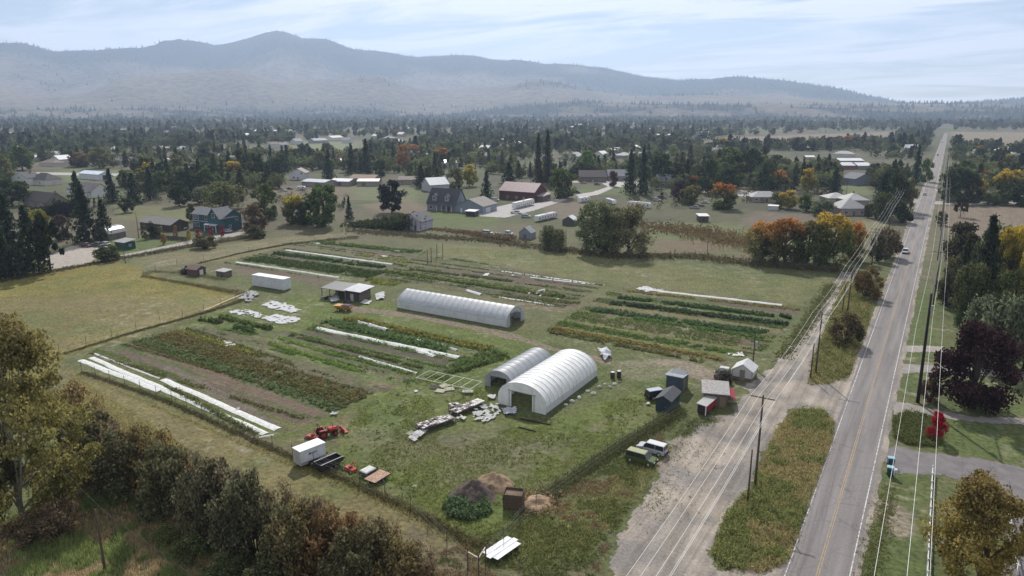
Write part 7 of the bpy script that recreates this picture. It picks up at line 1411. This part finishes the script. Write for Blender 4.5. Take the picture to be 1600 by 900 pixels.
def pole(label, loc, h, r=.16, arm=0.0, lean=(0, 0), extra=False, col=(.085, .065, .05), arms=1):
    t = thing('utility_pole', label, 'pole', (*loc, 0)); n = 4
    MB().tube([(lean[0] * k / n, lean[1] * k / n, h * k / n) for k in range(n + 1)], [r * (1 - .4 * k / n) for k in range(n + 1)], 9).build('shaft', 'wood', t, col, 0, True)
    for q in range(arms if arm else 0):
        z = h - .35 - q * 1.1; a = MB().box(lean[0] - arm, lean[0] + arm, lean[1] - .07 - .1, lean[1] + .05 - .1, z - .07, z + .07).build('crossarm', 'wood', t, (.12, .095, .075))
        for u in np.linspace(-arm + .1, arm - .1, 4): MB().tube([(lean[0] + u, lean[1] - .1, z + .07), (lean[0] + u, lean[1] - .1, z + .27)], [.06, .04], 7).build('insulator', 'gloss', a, (.5, .5, .48))
    if extra: MB().tube([(lean[0] + .38, lean[1], h - 3.2), (lean[0] + .38, lean[1], h - 2.1)], .26, 10).build('transformer', 'metal_sheet', t, (.3, .31, .32))
    return t
pole('main power pole with crossarm at the edge of the gravel lot', (-17.4, 95.9), 13.9, .19, 1.75)
pole('short bare pole beside the main power pole', G(1168, 785), 7.9, .15)
pole('double pole group on the verge, shorter left pole', (-17.6, 144.5), 7.5, .16); pole('double pole group on the verge, taller right pole with crossarm', (-17.2, 148.3), 12.8, .19, 1.75)
pole('second double pole up the verge, left pole', G(1316, 488), 8.0, .16); pole('second double pole up the verge, right pole with crossarm', (-17.2, 201), 12.5, .19, 1.75)
pole('power pole with crossarms in the brush before the big evergreen', (-17.2, 268), 13, .19, 1.75, arms=2); pole('power pole with crossarm behind the hip roofed houses', (-17.2, 345), 13, .19, 1.75)
pole('power pole left of the road beyond the cross road', (-17.2, 425), 13, .18, 1.6)
pole('very tall thick black pole on the lawn right of the road', (1.2, 141.9), 20.5, .31, 0, (-.35, .2), True, (.022, .02, .019))
for i, y in enumerate((215, 290, 365, 440, 520, 610, 700, 800)): pole(['slim pole right of the road, first beyond the tall black one', 'slim pole right of the road by the brown field', 'slim pole right of the road just before the cross road', 'slim pole right of the road just beyond the cross road', 'slim pole right of the road beside the dark trees', 'slim pole right of the road among the far shadows', 'small far pole right of the road, last but one', 'farthest small pole right of the road'][i], (2.0, y), 14 if i % 2 else 16, .17, 1.9, col=(.06, .05, .042))
pole('wooden pole behind the small greenhouse', G(1176, 572), 7.5, .14, extra=True); pole('wooden pole in the tall grass at the bottom left', G(164, 892), 8.0, .15, col=(.10, .07, .05))
pole('pole at the gravel yard under the dark spruces', G(78, 424), 8, .14); pole('pole left of the brown shed', G(217, 372), 10.5, .15); pole('pole on the far meadow behind the three spruces', G(193, 283), 11, .15); pole('pole beside the lane at the pasture corner', G(196, 412), 7, .12)
pole('pole left of the willow pair', G(884, 395), 9, .13); pole('pole at the scrub right of the willow pair', G(1105, 398), 9, .13); pole('pole on the field behind the wide dark spruce', G(1322, 306), 11, .15); pole('pole on the brown field left of the tall spruce pair', G(945, 262), 12, .15)
def wire(label, pts, sag, m='wire', r=.035, name='power_line', group=None):
    P = []
    for (a, b) in zip(pts[:-1], pts[1:]):
        n = 14
        for k in range(n): u = k / n; P.append((a[0] + (b[0] - a[0]) * u, a[1] + (b[1] - a[1]) * u, a[2] + (b[2] - a[2]) * u - sag * 4 * u * (1 - u)))
    P.append(pts[-1]); return one(MB().tube(P, r, 5), name, m, label, 'wire', group=group)
for i, (u, dz, nm) in enumerate(((-1.65, 0, 'leftmost'), (-.6, 0, 'second from left'), (.55, 0, 'third from left'), (.85, -1.6, 'lower'), (1.65, 0, 'rightmost'))):
    wire(f'pale power line over the gravel lot, {nm} of five', [(-17.4 + u - .3, 22, 13.4 + dz)] + [(-17.3 + u, y - .1, h + dz - .08) for y, h in ((95.9, 13.9), (148.3, 12.8), (201, 12.5), (268, 13), (345, 13), (425, 13))], .9, r=.019)
for i, (u, z, nm) in enumerate(((-1.75, 14.6, 'left'), (.55, 16.6, 'middle'), (2.3, 14.6, 'right'))):
    wire(f'pale power line right of the road, {nm} of three', [(1.0 + u, 15, z), (1.0 + u, 141.9, z)] + [(1.9 + min(u, 1.8), y, 14) for y in (215, 290, 365, 440, 520, 610, 700, 800)], 1.0, r=.019)
wire('thick dark cable running along the right side of the road', [(.85, 142.1, 20.2)] + [(2.0, y, 16.0 if y % 2 == 0 else 15) for y in (215, 290, 365, 440, 520, 610)], 1.0, 'dark_wire', .11)
wire('thin dark wire crossing the bottom left over the grass', [(*G(-30, 600, 9), 9), (*G(164, 800, 8), 8), (*G(470, 1010, 8), 8)], .4, 'dark_wire', .02)
# fences
def fence(label, px, step, h, col=(.10, .085, .07), r=.045, wires=(.5, 1.2, 1.9, 2.3), world=None, name='wire_fence'):
    P = world or GP(px); seg = [math.dist(P[i], P[i + 1]) for i in range(len(P) - 1)]; cum = np.concatenate([[0], np.cumsum(seg)]); n = max(2, int(cum[-1] / step)); S = np.linspace(0, cum[-1], n + 1)
    X, Y = np.interp(S, cum, [p[0] for p in P]), np.interp(S, cum, [p[1] for p in P]); t = thing(name, label, 'fence', (X[0], Y[0], 0)); pm = MB().tube([(0, 0, 0), (0, 0, h)], r, 5).mesh('post'); setm(pm, 'wood')
    for x, y in zip(X, Y): ob('post', pm, None, t, col, (x - X[0], y - Y[0], 0))
    for z in wires: MB().tube([(x - X[0], y - Y[0], z) for x, y in zip(X, Y)], .012, 3).build('wire', 'metal_sheet', t, (.2, .2, .2))
    return t
fence('wire fence with thin posts along the near edge of the farm', [(128, 582), (260, 626), (400, 690), (640, 796), (731, 890)], 5.0, 2.4)
fence('wire fence with thin posts beside the gravel lot', [(759, 882), (830, 800), (985, 690), (1065, 645)], 4.5, 2.4); fence('wire fence with thin posts between pasture and beds', [(50, 570), (100, 553), (200, 522), (330, 486), (390, 462)], 6.0, 2.4)
fence('wire fence around the corner with the small brown shed', [(225, 432), (250, 418), (330, 405), (430, 385), (560, 370)], 9, 2.0); fence('wire fence along the far edge of the farm fields', [(560, 364), (850, 392), (1080, 402), (1300, 426)], 10, 2.0)
for i, (px, py, h) in enumerate(((668, 412, 5), (674, 409, 5), (683, 404, 5.2), (692, 402, 5.2))): one(MB().tube([(0, 0, 0), (0, 0, h)], .12, 6), 'trellis_post', 'wood', ['tall trellis post at the track crossing, nearest', 'tall trellis post at the track crossing, second', 'tall trellis post at the track crossing, third', 'tall trellis post at the track crossing, farthest'][i], 'post', (.10, .08, .065), loc=(*G(px, py), 0))
def rail_fence(label, P, step, h, col, rails, w=.14, name='rail_fence'):
    L = math.dist(P[0], P[1]); n = int(L / step); t = thing(name, label, 'fence', (*P[0], 0), math.atan2(P[1][1] - P[0][1], P[1][0] - P[0][0])); pm = MB().box(-.09, .09, -.09, .09, 0, h + .12).mesh('post'); setm(pm, 'paint')
    for i in range(n + 1): ob('post', pm, None, t, col, (i * step, 0, 0))
    for z in rails:
        rm = MB().box(.1, step - .1, -.045, .045, z - w / 2, z + w / 2).mesh('rail'); setm(rm, 'paint')
        for i in range(n): ob('rail', rm, None, t, col, (i * step, 0, 0))
    return t
rail_fence('white rail fence left of the yellow and orange tree', [G(1456, 740), (G(1456, 740)[0] + .1, 72)], 2.6, 1.25, (.66, .66, .64), (.45, 1.0), .2)
rail_fence('white rail fence right of the yellow and orange tree', [G(1573, 792), G(1592, 912)], 2.4, 1.2, (.6, .6, .58), (.4, .95), .16); rail_fence('dark wooden rail fence behind the purple tree', [G(1566, 582), G(1640, 592)], 2.4, 1.3, (.07, .055, .045), (.4, .8, 1.2), .14)
rail_fence('dark board fence in front of the long brown shed', [G(228, 372), G(296, 377)], 2.4, 1.6, (.045, .04, .037), (.3, .7, 1.1, 1.5), .34); rail_fence('white rail fence across the far meadow behind the three spruces', [G(186, 270), G(262, 272)], 4, 1.4, (.6, .6, .6), (.6, 1.2), .2)
# young autumn saplings by the teal house lane
for i, (px, py, yt, col, lab) in enumerate(((256, 382, 365, (.30, .16, .04), 'orange sapling beside the lane, in front of the brown shed'), (275, 372, 352, (.28, .16, .10), 'pinkish sapling beside the dark board fence'), (296, 377, 360, (.34, .28, .03), 'yellow sapling at the end of the dark board fence'), (310, 378, 358, (.24, .06, .05), 'red sapling before the teal house, left one'), (330, 372, 354, (.26, .04, .05), 'red sapling before the teal house, middle one'), (347, 370, 352, (.28, .04, .06), 'red sapling before the teal house, right one'), (226, 374, 352, (.13, .13, .05), 'pale green sapling left of the brown shed'), (250, 366, 354, (.2, .17, .08), 'tan sapling in front of the brown shed'))):
    tpx('po', px, yt, py, 9, tuple(c * .55 for c in col), lab)
tpx('sh', 320, 366, 388, 34, (.075, .07, .035), 'olive bush beside the lane below the teal house'); tpx('sh', 168, 382, 408, 34, (.055, .06, .03), 'dark bush at the gravel yard corner beside the green shed'); tpx('sh', 400, 352, 372, 30, (.07, .065, .035), 'brownish bush at the right end of the lane')
tpx('sh', 240, 348, 372, 20, (.03, .035, .02), 'small dark bush at the left end of the brown shed'); tpx('de', 300, 318, 346, 16, (.05, .055, .03), 'small dark tree behind the teal house roof')

# look-alikes told apart by their place
same = {}
for o in sc.objects:
    if o.parent is None and 'label' in o.keys() and 'category' in o.keys(): same.setdefault(o['label'], []).append(o)
ORD = ['leftmost', 'second', 'third', 'fourth', 'fifth', 'sixth', 'seventh', 'eighth', 'ninth', 'tenth']
for lab, L in same.items():
    if len(L) < 2: continue
    L.sort(key=lambda o: PJ(o.location.x, o.location.y, 0)[0])
    for i, o in enumerate(L): o['label'] = (ORD[i] if i < len(L) - 1 and i < 10 else 'rightmost') + ' ' + lab
